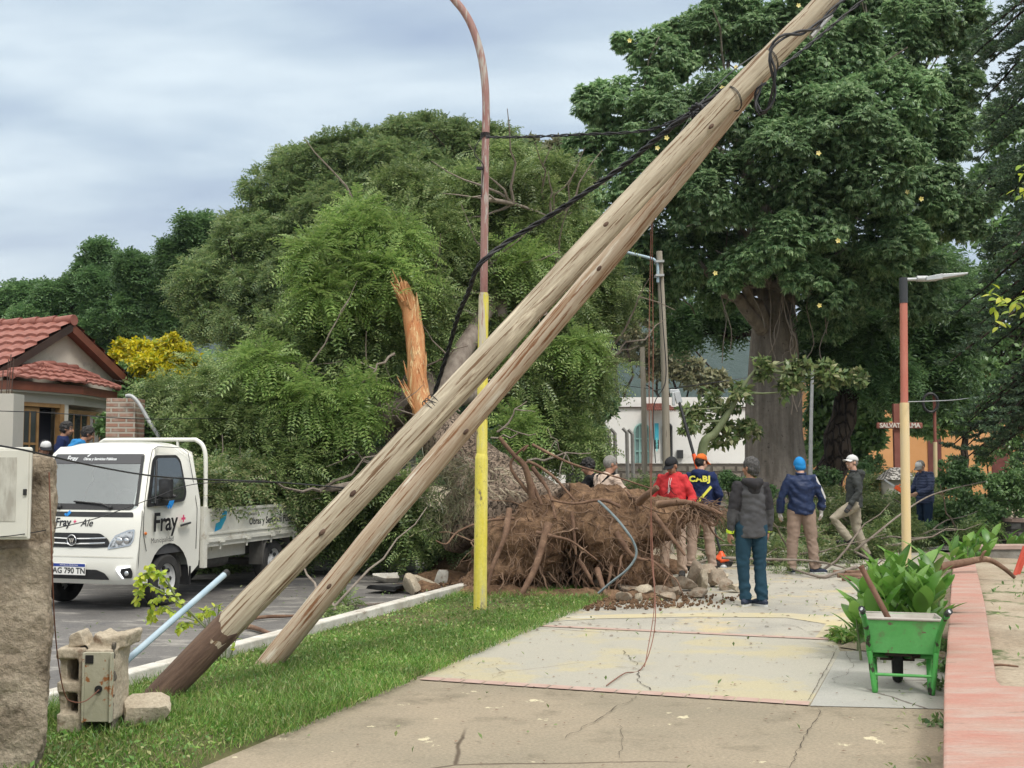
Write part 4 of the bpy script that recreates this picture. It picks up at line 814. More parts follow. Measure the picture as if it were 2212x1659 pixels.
# cross with lettering
M['brickred'] = mat('cross_red', (.25, .085, .06), (.32, .12, .09), rough=.7, scale=4); M['pale'] = mat('pale_letters', (.72, .66, .58), rough=.6)
XY = 28.0
cr = thing('lettered_cross', 'brick red wooden cross with pale carved lettering behind the lamp post', 'cross')
a, b = P(1933, 1000, XY), P(1948, 872, XY); MB().bbox(a.x, b.x, XY, XY + .12, 0, b.z).build('upright', M['brickred'], cr)
a, b = P(1892, 926, XY), P(1991, 913, XY); o = MB().bbox(a.x, b.x, XY - .08, XY - .002, a.z, b.z).build('crossbeam', M['brickred'], cr); bevel(o, .03, 3)
txt('lettering', 'SALVATUALMA', .150, M['pale'], o, lambda x, y, z: ((a.x + b.x) / 2 + x * 1.0, XY - .084, (a.z + b.z) / 2 + y), bold=.005, spacing=.92)
# hoop post
hpst = thing('hoop_post', 'slim post with a black ring on top, red above and yellow below', 'post')
HY2 = 27; xx = P(2012, 900, HY2)
MB().tube([(P(2020, 1010, HY2).x, HY2, 0), (P(2020, 960, HY2).x, HY2, P(2020, 955, HY2).z)], .045, 10).build('lower_post', M['cream_p'], hpst); MB().tube([(P(2020, 955, HY2).x, HY2, P(2020, 955, HY2).z), (P(2018, 855, HY2).x, HY2, P(2018, 855, HY2).z)], .035, 10).build('upper_post', M['brickred'], hpst)
c0_ = P(2010, 870, HY2 - .08); MB().tube([(c0_.x + pxm(16, HY2) * math.cos(t / 24 * 6.283), HY2 - .08, c0_.z + pxm(20, HY2) * math.sin(t / 24 * 6.283)) for t in range(25)], .033, 8, False).build('ring', M['black'], hpst)
# little well with pebble roof
wlh = thing('covered_well', 'small square well cover with a pyramid roof of pale pebbles', 'well')
WY2 = 27.5; a = P(1900, 1020, WY2); b = P(1975, 1020, WY2); ze = P(1930, 1036, WY2).z; zp = P(1940, 1010, WY2).z; xm = (a.x + b.x) / 2 
M['pebble'] = mat('pebbles', (.10, .09, .08), (.55, .52, .47), rough=.8, scale=14, detail=2, lo=.48, hi=.56, bump=.02, bscale=14)
hw = (b.x - a.x) / 2; mb = MB(); mb.add([(xm - hw, WY2 - hw, ze), (xm + hw, WY2 - hw, ze), (xm + hw, WY2 + hw, ze), (xm - hw, WY2 + hw, ze), (xm - .15, WY2, zp), (xm + .15, WY2, zp)], [(0, 1, 5, 4), (1, 2, 5), (2, 3, 4, 5), (3, 0, 4), (3, 2, 1, 0)]); mb.build('pebble_roof', M['pebble'], wlh)
MB().bbox(xm - hw + .12, xm + hw - .12, WY2 - hw + .12, WY2 + hw - .12, 0, ze - .003).build('well_body', M['stucco'], wlh)
# stone planter walls and path edges in the park
M['path'] = mat('park_path', (.33, .31, .27), (.42, .40, .36), rough=.9, scale=1.5, spots=((.2, .17, .13), 2, .6, .1))
poly_sheet('path', [(P(1770, 1050, 26).x, 22, -.02 + .012), (P(2060, 1050, 26).x, 22, 0), (P(2090, 1050, 40).x, 40, 0), (P(1700, 1050, 40).x, 40, 0)], .0, M['path'])
cu_ = MB().bbox(P(1790, 1050, 29).x, P(1990, 1050, 29).x, 30.2, 30.5, 0, .62).build('path_edging', M['old_conc']); tag(cu_, 'long low concrete edging beyond the pebble roofed well', 'edging')
sp = thing('stone_planter', 'curved low fieldstone planter wall with pink coping at the right', 'planter')
pts = [P(x, 1150, 24 + d) for x, d in ((2147, 0), (2160, -.5), (2185, -.9), (2260, -1.2), (2330, -.6))]
mb = MB(); mc = MB()
for p, q in zip(pts[:-1], pts[1:]):
    n_ = Vector((-(q - p).y, (q - p).x, 0)).normalized() * .3
    for (m_, z0, z1, g_) in ((mb, 0, .50, 0), (mc, .502, .57, .04)):
        m_.add([(p.x, p.y - g_, z0), (q.x, q.y - g_, z0), (q.x + n_.x, q.y + n_.y, z0), (p.x + n_.x, p.y + n_.y, z0), (p.x, p.y - g_, z1), (q.x, q.y - g_, z1), (q.x + n_.x, q.y + n_.y, z1), (p.x + n_.x, p.y + n_.y, z1)], [(0, 3, 2, 1), (4, 5, 6, 7), (0, 1, 5, 4), (1, 2, 6, 5), (2, 3, 7, 6), (3, 0, 4, 7)])
M['cobble'] = brickmat('cobble', (.16, .155, .145), (.27, .26, .24), (.07, .065, .055), 1, bw=.22, bh=.17, ms=.035, bump=.04)
mb.build('stone_wall', M['cobble'], sp); mc.build('coping', M['tile_pink'], sp)
# red support poles at the right edge
for i, (x0, y0, x1, y1) in enumerate(((2192, 1268, 2214, 1180), (2199, 1270, 2222, 1178))):
    Y0 = 15.5 + i * .1; o = MB().tube([(P(x0, y0, Y0).x, Y0, .18), P(x1, y1, Y0)], .028, 8).build('red_pole', mat('red_tube', (.55, .07, .04), (.6, .12, .08), rough=.5, scale=4) if i == 0 else bpy.data.materials['red_tube'], None, 60)
    tag(o, ('outer left' if i == 0 else 'inner right') + ' slanting red tube of the pair at the right edge', 'tube', 'red tubes at the right edge')
# ================================================================== truck. local: x to its left (image right), y towards its tail, z up; origin below the front axle
M['tw'] = mat('truck_paint', (.74, .73, .66), rough=.28, spec=.5, coat=.5)
M['tw_dirty'] = mat('bed_paint', (.70, .69, .62), (.60, .58, .50), rough=.4, scale=3, spots=((.45, .40, .32), 4, .60, .1), grain=.06, gs=20)
M['seam'] = mat('seam', (.03, .03, .03), rough=.8)
def glassmat(name, tint, fac):
    m, nt = newmat(name); N = nt.nodes.new; L = nt.links.new; o = N('ShaderNodeOutputMaterial'); ms = N('ShaderNodeMixShader'); ms.inputs[0].default_value = fac; t = N('ShaderNodeBsdfTransparent'); t.inputs[0].default_value = c4(tint); g = N('ShaderNodeBsdfGlossy'); g.inputs['Roughness'].default_value = .03; g.inputs['Color'].default_value = (.8, .86, .88, 1)
    L(t.outputs[0], ms.inputs[1]); L(g.outputs[0], ms.inputs[2]); L(ms.outputs[0], o.inputs[0]); return m
M['tglass'] = glassmat('windscreen', (.62, .68, .68), .27)
M['sglass'] = mat('side_glass', (.03, .035, .035), rough=.05, spec=1.0, coat=1)
M['band'] = mat('glass_band', (.07, .07, .075), rough=.35)
M['chrome'] = mat('chrome', (.62, .63, .64), rough=.2, metal=.9)
M['lens'] = mat('lamp_lens', (.62, .63, .64), (.10, .105, .11), rough=.1, scale=18, lo=.42, hi=.58, spec=.9, metal=.3, coat=1)
M['amber'] = mat('amber', (.65, .17, .03), rough=.3)
M['tyre'] = mat('tyre', (.022, .022, .022), (.045, .043, .04), rough=.85, scale=9)
M['rim'] = mat('rim', (.50, .50, .49), (.62, .62, .61), rough=.45, scale=9, metal=.1)
M['under'] = mat('chassis', (.045, .043, .04), (.10, .095, .085), rough=.8, scale=5)
M['drl'] = emis('running_light', (.95, .97, 1), 1.6)
tr = thing('pickup_truck', 'cream white municipal flatbed truck loaded with leafy branches, parked facing the camera', 'truck', (-4.72, 14.06, 0), R(-17))
tr.location.x += .0
front = [(.30, -.70), (.36, -.745), (.50, -.765), (.62, -.755), (.72, -.735), (.90, -.715), (1.03, -.69), (1.12, -.655), (1.18, -.62), (1.76, -.30), (1.84, -.22), (1.885, -.10), (1.905, .15), (1.90, .45), (1.86, .545), (1.78, .565), (1.2, .59), (.42, .59)]   # (z, y)
def wd(z): return float(np.interp(z, [.28, .45, 1.05, 1.2, 1.80, 1.86, 1.905], [.755, .79, .805, .795, .685, .63, .55]))
NS = 24
def sfn(u):   # lateral station -1..1 -> (x factor, recede)
    a = abs(u); return math.copysign(min(1, a ** .93), u), a ** 5
cabmb = MB(); rows = []
idx = 0
dens = []
for i in range(len(front) - 1):
    (z0, y0), (z1, y1) = front[i], front[i + 1]; n = max(1, int(math.hypot(z1 - z0, y1 - y0) / .06))
    for k in range(n): dens.append((z0 + (z1 - z0) * k / n, y0 + (y1 - y0) * k / n))
dens.append(front[-1])
def surf(z, y, u):
    xf, rc = sfn(u); w_ = wd(z); amt = .15 * max(0, min(1, (.35 - y) / .7)); x = w_ * xf; amt *= .55
    zd = .05 * rc if z > 1.84 else 0
    return (x, y + amt * rc, z - zd)
for z, y in dens: rows.append([surf(z, y, -1 + 2 * j / NS) for j in range(NS + 1)])
vs = [p for r in rows for p in r]; n1 = NS + 1
cabmb.add(vs, [(i * n1 + j, i * n1 + j + 1, (i + 1) * n1 + j + 1, (i + 1) * n1 + j) for i in range(len(rows) - 1) for j in range(NS)])
# sides with the wheel arch cut out
for sgn, J in ((-1, 0), (1, NS)):
    poly = [rows[i][J] for i in range(len(rows))]
    ar = [(.42 * math.cos(t), .30 + .42 * math.sin(t)) for t in [math.pi * k / 12 for k in range(13)]]
    low = [(wd(.32) * sgn, y, max(z, .30)) for y, z in ar]
    P_ = poly + low
    cabmb.add(P_, [tuple(range(len(P_))) if sgn > 0 else tuple(range(len(P_)))[::-1]])
me = cabmb.mesh('cab'); bm = bmesh.new(); bm.from_mesh(me)
def openf(c):
    return c.y < -.2 and 1.17 < c.z < 1.72 and abs(c.x) < (.66 - (c.z - 1.15) * .17)
bmesh.ops.delete(bm, geom=[f for f in bm.faces if len(f.verts) == 4 and openf(f.calc_center_median())], context='FACES')
bmesh.ops.remove_doubles(bm, verts=bm.verts, dist=.0005); bmesh.ops.triangulate(bm, faces=[f for f in bm.faces if len(f.verts) > 4]); bmesh.ops.recalc_face_normals(bm, faces=bm.faces); bm.to_mesh(me); bm.free()
cab = link('cab', me, tr, M['tw'], 32)
fz = [f[0] for f in front[:11]]; fy = [f[1] for f in front[:11]]
def FS(x, z, off=.004):       # a point on the front skin
    y = float(np.interp(z, fz, fy)); w_ = wd(z); u = max(-1, min(1, x / w_)); a = abs(u) ** (1 / .93); rc = a ** 5; amt = .15 * max(0, min(1, (.35 - y) / .7))
    amt *= .55; return (x, y + amt * rc - off, z)
def SS(y, z, off=.004, sgn=1): return (sgn * (wd(z) + off), y, z)
def fpatch(name, poly, m, off=.005, parent=None, th=.0):
    # fill a polygon (x,z) with a fine grid clipped to it, draped on the front skin
    bm = bmesh.new(); f = bm.faces.new([bm.verts.new((p[0], 0, p[1])) for p in poly]); xs = [p[0] for p in poly]; zs = [p[1] for p in poly]
    for k in range(1, int((max(xs) - min(xs)) / .04) + 1):
        bmesh.ops.bisect_plane(bm, geom=bm.verts[:] + bm.edges[:] + bm.faces[:], plane_co=(min(xs) + .04 * k, 0, 0), plane_no=(1, 0, 0))
    for k in range(1, int((max(zs) - min(zs)) / .05) + 1):
        bmesh.ops.bisect_plane(bm, geom=bm.verts[:] + bm.edges[:] + bm.faces[:], plane_co=(0, 0, min(zs) + .05 * k), plane_no=(0, 0, 1))
    for v in bm.verts: v.co = FS(v.co.x, v.co.z, off)
    bmesh.ops.recalc_face_normals(bm, faces=bm.faces)
    me = bpy.data.meshes.new(name); bm.to_mesh(me); bm.free(); o = link(name, me, parent or tr, m, 180)
    if th: s_ = o.modifiers.new('s', 'SOLIDIFY'); s_.thickness = th; s_.offset = 0
    return o
def rnd(poly, r=.03, k=4):
    o = []; n = len(poly)
    for i in range(n):
        a, b, c = Vector(poly[i - 1]), Vector(poly[i]), Vector(poly[(i + 1) % n]); d1 = (a - b); d2 = (c - b); q = min(r, d1.length * .45, d2.length * .45); p0 = b + d1.normalized() * q; p1 = b + d2.normalized() * q
        for j in range(k + 1): t = j / k; o.append(tuple(p0 * (1 - t) ** 2 + b * 2 * t * (1 - t) + p1 * t * t))
    return o
ws = rnd([(-.69, 1.125), (.69, 1.125), (.735, 1.16), (.60, 1.755), (-.60, 1.755), (-.735, 1.16)], .06)
wo = fpatch('windscreen', ws, M['tglass'], .006)
fpatch('windscreen_band', rnd([(-.625, 1.64), (.625, 1.64), (.602, 1.753), (-.602, 1.753)], .03), M['band'], .010, wo)
fpatch('windscreen_rim', rnd([(-.68, 1.128), (.68, 1.128), (.70, 1.19), (-.70, 1.19)], .03), M['black'], .011, wo)
for sx in (-1, 1):
    fpatch('pillar_rim', [(sx * .735, 1.17), (sx * .602, 1.73), (sx * .572, 1.73), (sx * .70, 1.17)], M['black'], .012, wo)
for x0 in (-.25, .42):
    q = [FS(x0, 1.155, .03), FS(x0 - .12, 1.19, .035), FS(x0 - .50, 1.215, .025)]
    w_ = MB().tube(q, .010, 6).build('wiper', M['black'], tr, 60); MB().ball(FS(x0, 1.15, .02), .03, 8).build('wiper_pivot', M['black'], w_, 60)
fpatch('cowl', rnd([(-.72, 1.045), (.72, 1.045), (.70, 1.10), (-.70, 1.10)], .02), M['black'], .004)
# interior seen through the windscreen
M['trim'] = mat('cab_trim', (.05, .05, .052), (.08, .08, .082), rough=.8, scale=6); M['cloth_c'] = mat('dash_cloth', (.55, .48, .34), rough=.9)
it = MB(); it.bbox(-.72, .72, .46, .50, .60, 1.2); it.bbox(-.63, .63, .46, .50, 1.2, 1.76); it.bbox(-.70, .70, -.48, -.18, .90, 1.09); it.bbox(-.74, -.70, -.3, .45, .6, 1.15); it.bbox(.70, .74, -.3, .45, .6, 1.15); it.bbox(-.45, .45, .05, .42, 1.80, 1.82); it.build('cab_interior', M['trim'], tr)
for x in (-.36, .36):
    s_ = MB(); s_.ball((x, .25, 1.18), (.24, .09, .30), 14); s_.ball((x, .24, 1.52), (.13, .06, .11), 12); link('seat', remesh(s_, .02, 2), tr, M['under'], 180)
MB().tube([(.36 + .18 * math.cos(t), -.22 - .07 * math.sin(t), 1.17 + .17 * math.sin(t)) for t in np.linspace(0, 6.283, 25)], .016, 8, False).build('steering_wheel', M['black'], tr, 60)
s_ = MB(); s_.ball((.30, -.40, 1.13), (.26, .12, .05), 14); link('dashboard_cloth', remesh(s_, .012, 2, noise=lambda a: .012 * fbm(a * 12, 3)), tr, M['cloth_c'], 180)
# grille, badge, lights, bumper
gr = fpatch('grille', rnd([(-.30, .705), (.30, .705), (.50, .72), (.46, .80), (.35, .865), (-.35, .865), (-.46, .80), (-.50, .72)], .03), M['black'], .008)
for z in (.745, .80):
    MB().tube([FS(x, z + .04 * (abs(x) / .45) ** 2 * .4, .014) for x in np.linspace(-.43, .43, 13)], .012, 6).build('chrome_bar', M['chrome'], gr, 60)
bd = MB(); c_ = Vector(FS(0, .785, .012)); bd.tube([c_ + Vector((0, .0, 0)), c_ - Vector((0, .018, 0))], .062, 20); bo = bd.build('badge', M['black'], gr, 40)
MB().tube([c_ - Vector((0, .02, 0)) + Vector((.058 * math.cos(t), 0, .058 * math.sin(t))) for t in np.linspace(0, 2 * math.pi, 21)], .007, 6, False).build('badge_ring', M['chrome'], bo, 60)
mb = MB()
for p in ([(-.036, .02), (-.012, -.032), (-.002, -.012), (-.016, .02)], [(.036, .02), (.012, -.032), (.002, -.012), (.016, .02)], [(-.010, .02), (.010, .02), (0, -.004)]):
    mb.prism([(c_.x + a, c_.z + b) for a, b in p], 'y', c_.y - .024, c_.y - .0185)
mb.build('badge_emblem', M['chrome'], bo)
for sx in (-1, 1):
    hl = fpatch('headlight', rnd([(sx * x, z) for x, z in ((.46, .69), (.72, .735), (.752, .80), (.755, .915), (.68, .905), (.54, .845), (.48, .76))], .02), M['chrome'], .010)
    l2 = fpatch('headlight_lens', rnd([(sx * x, z) for x, z in ((.485, .705), (.71, .748), (.738, .80), (.74, .895), (.68, .885), (.555, .83), (.50, .76))], .02), M['lens'], .016, hl)
    for x, r_ in ((.60, .042), (.68, .034)):
        p = Vector(FS(sx * x, .785, .02)); MB().ball(p, (r_, .012, r_), 12).build('reflector', M['chrome'], hl, 60)
    fg = fpatch('fog_light_housing', rnd([(sx * x, z) for x, z in ((.60, .475), (.66, .375), (.75, .375), (.762, .44), (.745, .495))], .02), M['black'], .012)
    fpatch('running_light', rnd([(sx * x, z) for x, z in ((.585, .475), (.61, .43), (.65, .372), (.67, .372), (.632, .44), (.645, .48), (.745, .498), (.735, .515), (.60, .50))], .006, 2), M['drl'], .017, fg)
    p = Vector(FS(sx * .70, .43, .016)); MB().ball(p, (.03, .012, .03), 12).build('fog_lamp', M['chrome'], fg, 60)
il = fpatch('lower_intake', rnd([(-.50, .355), (.50, .355), (.44, .43), (.34, .465), (-.34, .465), (-.44, .43)], .02), M['black'], .008)
fpatch('bumper_crease', [(-.76, .60), (.76, .60), (.76, .612), (-.76, .612)], M['tw_dirty'], .004)
y_ = FS(0, .47, .03)[1]
pl = MB().bbox(-.21, .21, y_, y_ + .012, .40, .53).build('number_plate', M['white'], tr); bevel(pl, .006, 2)
MB().bbox(-.208, .208, y_ - .0025, y_ - .0005, .495, .528).build('plate_band', mat('plate_blue', (.02, .05, .28), rough=.5), pl)
txt('plate_text', 'AG 790 TN', .088, M['black'], pl, lambda x, y, z: (x, y_ - .003, .448 + y), bold=.002, spacing=1.0)
txt('plate_band_text', 'REPUBLICA ARGENTINA', .022, M['white'], pl, lambda x, y, z: (x, y_ - .004, .511 + y))
# bonnet lettering "Fray + Ale"
M['tk'] = mat('black_letters', (.012, .012, .015), rough=.4); M['tb'] = mat('blue_mark', (.015, .22, .60), rough=.4); M['tg'] = mat('green_mark', (.04, .36, .10), rough=.4); M['tp'] = mat('pink_mark', (.70, .07, .18), rough=.4); M['tgrad'] = mat('teal_mark', (.02, .32, .62), (.10, .42, .25), rough=.4, scale=3)
def logo_at(fn, x0, z0, s, parent, letters=True, lm='tk', word='Fray', sub='Municipalidad'):
    txt('logo_text', word, .30 * s, M[lm], parent, lambda x, y, z: fn(x0 + x, z0 + y), bold=.006 * s, spacing=.95)
    mb = MB(); cx, cz = x0 + .09 * s, z0 + .24 * s
    def ribbon(pts, w0, w1):
        n = len(pts)
        for i in range(n - 1):
            a, b = pts[i], pts[i + 1]; d = Vector((b[0] - a[0], b[1] - a[1])).normalized(); nx, nz = -d.y, d.x; u0 = w0 + (w1 - w0) * i / (n - 1); u1 = w0 + (w1 - w0) * (i + 1) / (n - 1)
            mb.add([fn(cx + s * (a[0] + nx * u0), cz + s * (a[1] + nz * u0), .002), fn(cx + s * (b[0] + nx * u1), cz + s * (b[1] + nz * u1), .002), fn(cx + s * (b[0] - nx * u1), cz + s * (b[1] - nz * u1), .002), fn(cx + s * (a[0] - nx * u0), cz + s * (a[1] - nz * u0), .002)], [(0, 1, 2, 3)], mi)
    mi = 0; ribbon([(-.08, .0), (-.05, -.045), (-.02, -.05), (.005, -.02), (.03, .03), (.045, .075)], .03, .028)
    mi = 1; ribbon([(0, -.075), (.03, -.05), (.06, -.01), (.085, .04)], .012, .022)
    mb.build('logo_tick', [M['tb'], M['tg']], parent)
    mb = MB(); px = x0 + .30 * s * .5 + .245 * s * .9; 
    for a, b in ((.045, .014), (.014, .045)): mb.add([fn(px - a * s, z0 + .03 * s - b * s, .001 * (1 if a > b else 2)), fn(px + a * s, z0 + .03 * s - b * s, .001 * (1 if a > b else 2)), fn(px + a * s, z0 + .03 * s + b * s, .001 * (1 if a > b else 2)), fn(px - a * s, z0 + .03 * s + b * s, .001 * (1 if a > b else 2))], [(0, 1, 2, 3)])
    mb.build('logo_plus', M['tp'], parent)
    if sub: txt('logo_subtitle', sub, .085 * s, M[lm], parent, lambda x, y, z: fn(x0 - .05 * s + x, z0 - .2 * s + y))
bf = lambda x, z, o=0: FS(x, z, .006 + o)
logo_at(bf, -.16, .98, .42, cab, word='Fray', sub=None)
txt('logo_text', 'Ale', .115, M['tk'], cab, lambda x, y, z: bf(.155 + x, .975 + y), bold=.001, shear=.25)
wf = lambda x, z, o=0: FS(x, z, .014 + o)
M['wl'] = mat('white_letters', (.75, .77, .78), rough=.4)
txt('screen_text', 'Fray', .085, M['wl'], wo, lambda x, y, z: wf(-.33 + x, 1.70 + y), bold=.0015)
txt('screen_text', 'Obras y Servicios Públicos', .042, M['wl'], wo, lambda x, y, z: wf(.05 + x, 1.695 + y), bold=.0012)
mb = MB(); mb.add([wf(-.14, 1.73), wf(-.125, 1.72), wf(-.09, 1.755), wf(-.10, 1.76)], [(0, 1, 2, 3)]); mb.build('screen_tick', M['wl'], wo)
# side: door outline, window, mirror, handle
sf = lambda y, z, o=0: SS(y, z, .005 + o)
def seam(name, pts, r=.006, parent=cab, off=.0, m='seam'): return MB().tube([SS(y, z, off) for y, z in pts], r, 5).build(name, M[m], parent)
door = [(-.40, 1.12), (-.385, .80), (-.40, .62), (-.36, .50)]
seam('door_seam', [(-.50, .66), (-.57, .86), (-.575, 1.05), (-.56, 1.17), (-.36, 1.62), (-.26, 1.80), (-.10, 1.84), (.40, 1.83), (.475, 1.78), (.50, 1.5), (.52, 1.1), (.52, .62)], .004)
seam('front_seam', [(-.63, .31), (-.64, .55), (-.635, .80), (-.61, 1.02), (-.60, 1.12)], .004)
win = rnd([(-.52, 1.15), (-.50, 1.22), (-.30, 1.68), (-.22, 1.74), (.22, 1.745), (.29, 1.68), (.32, 1.30), (.25, 1.20)], .05)
def spatch(name, poly, m, off, parent=None):
    bm = bmesh.new(); bm.faces.new([bm.verts.new((0, p[0], p[1])) for p in poly])
    for k in range(1, 40): bmesh.ops.bisect_plane(bm, geom=bm.verts[:] + bm.edges[:] + bm.faces[:], plane_co=(0, 0, .3 + .05 * k), plane_no=(0, 0, 1))
    for v in bm.verts: v.co = SS(v.co.y, v.co.z, off)
    me = bpy.data.meshes.new(name); bm.to_mesh(me); bm.free(); return link(name, me, parent or tr, m, 180)
dw = spatch('door_window', win, M['black'], .005)
spatch('window_pane', [((y - .03) * .86 + .03, (z - 1.46) * .88 + 1.46) for y, z in win], M['sglass'], .009, dw)
MB().tube([SS(-.36, 1.19, .012), SS(-.22, 1.68, .012)], .012, 6).build('quarter_bar', M['black'], dw)
mr = MB(); mr.ball((wd(1.3) + .18, -.38, 1.37), (.085, .05, .13), 14); mr.box((wd(1.3) + .18, -.38, 1.37), (.15, .07, .21)); mr.ball((wd(1.3) + .12, -.27, 1.27), (.13, .04, .035), 10); mr.box((wd(1.3) + .03, -.25, 1.20), (.06, .22, .08))
me = remesh(mr, .009, 3); mm_ = link('wing_mirror', me, tr, M['black'], 180)
hd_ = MB().bbox(wd(.93) + .004, wd(.93) + .012, .13, .31, .90, .955).build('handle_recess', M['tw_dirty'], tr); MB().tube([SS(.14, .915, .02), SS(.17, .925, .04), SS(.31, .94, .04), SS(.34, .94, .02)], .013, 8).build('door_handle', M['black'], hd_, 60)
p = SS(-.53, .86, .004); MB().ball(p, (.012, .022, .018), 10).build('side_repeater', M['amber'], tr, 60)
logo_at(sf and (lambda y, z, o=0: SS(y, z, .005 + o)), -.15, .965, .98, cab, word='Fray', sub='Municipalidad')
# wheels
def wheel(x, y, r=.30, w_=.17, sx=1):
    t = bpy.data.objects.new('wheel', None); col.objects.link(t); t.parent = tr; t.location = (x, y, r)
    prof = [(r * .62, -w_ / 2), (r * .90, -w_ / 2), (r * .985, -w_ * .36), (r, -w_ * .2), (r, w_ * .2), (r * .985, w_ * .36), (r * .90, w_ / 2), (r * .62, w_ / 2)]
    Mx = Matrix.Rotation(math.pi / 2, 3, 'Y'); MB().lathe(prof, (0, 0, 0), 32, 0, Mx, False).build('tyre', M['tyre'], t, 40)
    rp_ = [(r * .64, sx * w_ * .38), (r * .60, sx * w_ * .44), (r * .56, sx * w_ * .25), (r * .40, sx * w_ * .10), (r * .22, sx * w_ * .22), (r * .20, sx * w_ * .42), (.001, sx * w_ * .42)]
    MB().lathe(rp_, (0, 0, 0), 32, 0, Mx, False).build('rim', M['rim'], t, 40)
    mb = MB()
    for k in range(8):
        a = k * math.pi / 4; c_ = Vector((sx * w_ * .2, r * .44 * math.cos(a), r * .44 * math.sin(a))); mb.ball(c_, (.02, .026, .026), 8)
    mb.build('rim_holes', M['dark'], t, 60); return t
for x in (-.66, .66):
    wheel(x, 0, sx=1 if x > 0 else -1); wheel(x, 2.57, sx=1 if x > 0 else -1)
# arches and chassis
for x in (.60, -.60): MB().tube([(x, .38 * math.cos(t), .30 + .38 * math.sin(t)) for t in np.linspace(.0, math.pi, 12)], [(.09, .02)] * 12, 8, lat=(1, 0, 0)).build('wheel_arch_liner', M['under'], tr, 60)
ch = MB(); ch.bbox(-.45, -.33, -.4, 3.4, .42, .55); ch.bbox(.33, .45, -.4, 3.4, .42, .55); ch.bbox(-.6, .6, -.62, .5, .38, .45); ch.tube([(-.6, 2.57, .30), (.6, 2.57, .30)], .05, 8); ch.tube([(-.6, 0, .30), (.6, 0, .30)], .04, 8); ch.tube([(.40, 1.0, .42), (.40, 1.75, .42)], .12, 14); ch.bbox(-.3, .3, .5, 1.9, .38, .6)
ch.build('chassis', M['under'], tr)
MB().bbox(.50, .56, .72, 2.1, .44, .62).build('side_guard', M['tw_dirty'], tr)
mb = MB(); mb.tube([(.70, 2.57 + .42 * math.cos(t), .33 + .42 * math.sin(t)) for t in np.linspace(.25, math.pi - .1, 12)], [(.1, .012)] * 12, 8, lat=(1, 0, 0)); mb.bbox(.60, .80, 2.13, 2.15, .30, .62); mb.build('rear_mudguard', M['under'], tr, 60)
MB().bbox(.50, .78, .42, .44, .2, .42).build('mud_flap', M['black'], tr)
# bed
bd = MB(); bd.bbox(-.80, .80, .66, 3.45, .62, .67); bd.build('bed_floor', M['tw_dirty'], tr)
def bedside(x, sgn, name='bed_side'):
    mb = MB(); mb.bbox(x - .012, x + .012, .72, 3.45, .66, 1.09); 
    for z, h in ((1.07, .035), (.70, .04), (.78, .02)): mb.bbox(x + sgn * .0125, x + sgn * .03, .72, 3.45, z - h / 2, z + h / 2)
    for y in (.74, 3.43): mb.bbox(x + sgn * .0127, x + sgn * .028, y - .02, y + .02, .662, 1.088)
    o = mb.build(name, M['tw_dirty'], tr); return o
bs = bedside(.80, 1); bedside(-.80, -1)
mb = MB()
for y in (1.0, 1.65, 2.3, 2.95): mb.bbox(.832, .85, y, y + .10, .665, .69); mb.bbox(.80, .82, y + .04, y + .055, .58, .66)
mb.build('latches', M['tw_dirty'], bs)
MB().bbox(-.79, .79, 3.455, 3.48, .66, 1.09).build('tailgate', M['tw_dirty'], tr)
MB().bbox(-.79, .79, .69, .71, .62, 1.12).build('headboard', M['tw_dirty'], tr)
MB().bbox(.78, .84, .63, .70, .38, 1.12).build('bed_corner_post', M['tw_dirty'], tr)
mb = MB(); mb.tube(smoothpath([(-.80, .70, .70), (-.80, .70, 1.5), (-.78, .70, 1.80), (-.68, .70, 1.92), (-.5, .70, 1.935), (.5, .70, 1.935), (.68, .70, 1.92), (.78, .70, 1.80), (.80, .70, 1.5), (.80, .70, .70)], 6), .027, 10)
mb.tube([(-.4, .70, 1.1), (-.4, .70, 1.93)], .018, 8); mb.tube([(.4, .70, 1.1), (.4, .70, 1.93)], .018, 8); mb.build('headboard_frame', M['tw'], tr, 60)
bsf = lambda y, z, o=0: (.8135 + o, y, z)
mb = MB(); mb.add([bsf(.90, .80), bsf(1.06, .83), bsf(1.17, .95), bsf(1.20, 1.045), bsf(1.10, 1.05), bsf(1.04, .96), bsf(1.02, .92), bsf(.93, .90)], [(0, 1, 2, 7), (2, 6, 7), (2, 3, 5, 6), (3, 4, 5)]); mb.build('bed_mark', M['tgrad'], bs)
txt('bed_text', 'Obras y Servicios Públicos', .125, M['tk'], bs, lambda x, y, z: bsf(2.42 + x, .885 + y), bold=.003)
txt('bed_text', 'Secretaría de', .065, M['tk'], bs, lambda x, y, z: bsf(1.86 + x, .985 + y))
# ================================================================== foliage materials
M['lf_fall'] = leafmat('fallen_leaves', [(.08, .17, .036), (.135, .26, .052), (.20, .35, .075), (.30, .45, .12)], trans=.35, nsc=.7, vary=.35)
M['lf_load'] = leafmat('cut_leaves', [(.07, .16, .035), (.12, .23, .05), (.19, .31, .07), (.30, .38, .13)], trans=.35, nsc=1.5, vary=.35)
M['lf_fresh'] = leafmat('fresh_leaves', [(0.135, 0.297, 0.047), (0.203, 0.392, 0.068), (0.284, 0.472, 0.095)], trans=.4, nsc=.9, vary=.2)
M['lf_bg'] = leafmat('feathery_leaves', [(.085, .185, .045), (.12, .24, .055), (.17, .30, .07), (.23, .35, .09)], trans=.45, nsc=.35, vary=.22)
M['lf_dark'] = leafmat('dark_leaves', [(0.065, 0.161, 0.043), (0.104, 0.250, 0.058), (0.161, 0.337, 0.082)], trans=.42, nsc=.3, vary=.3)
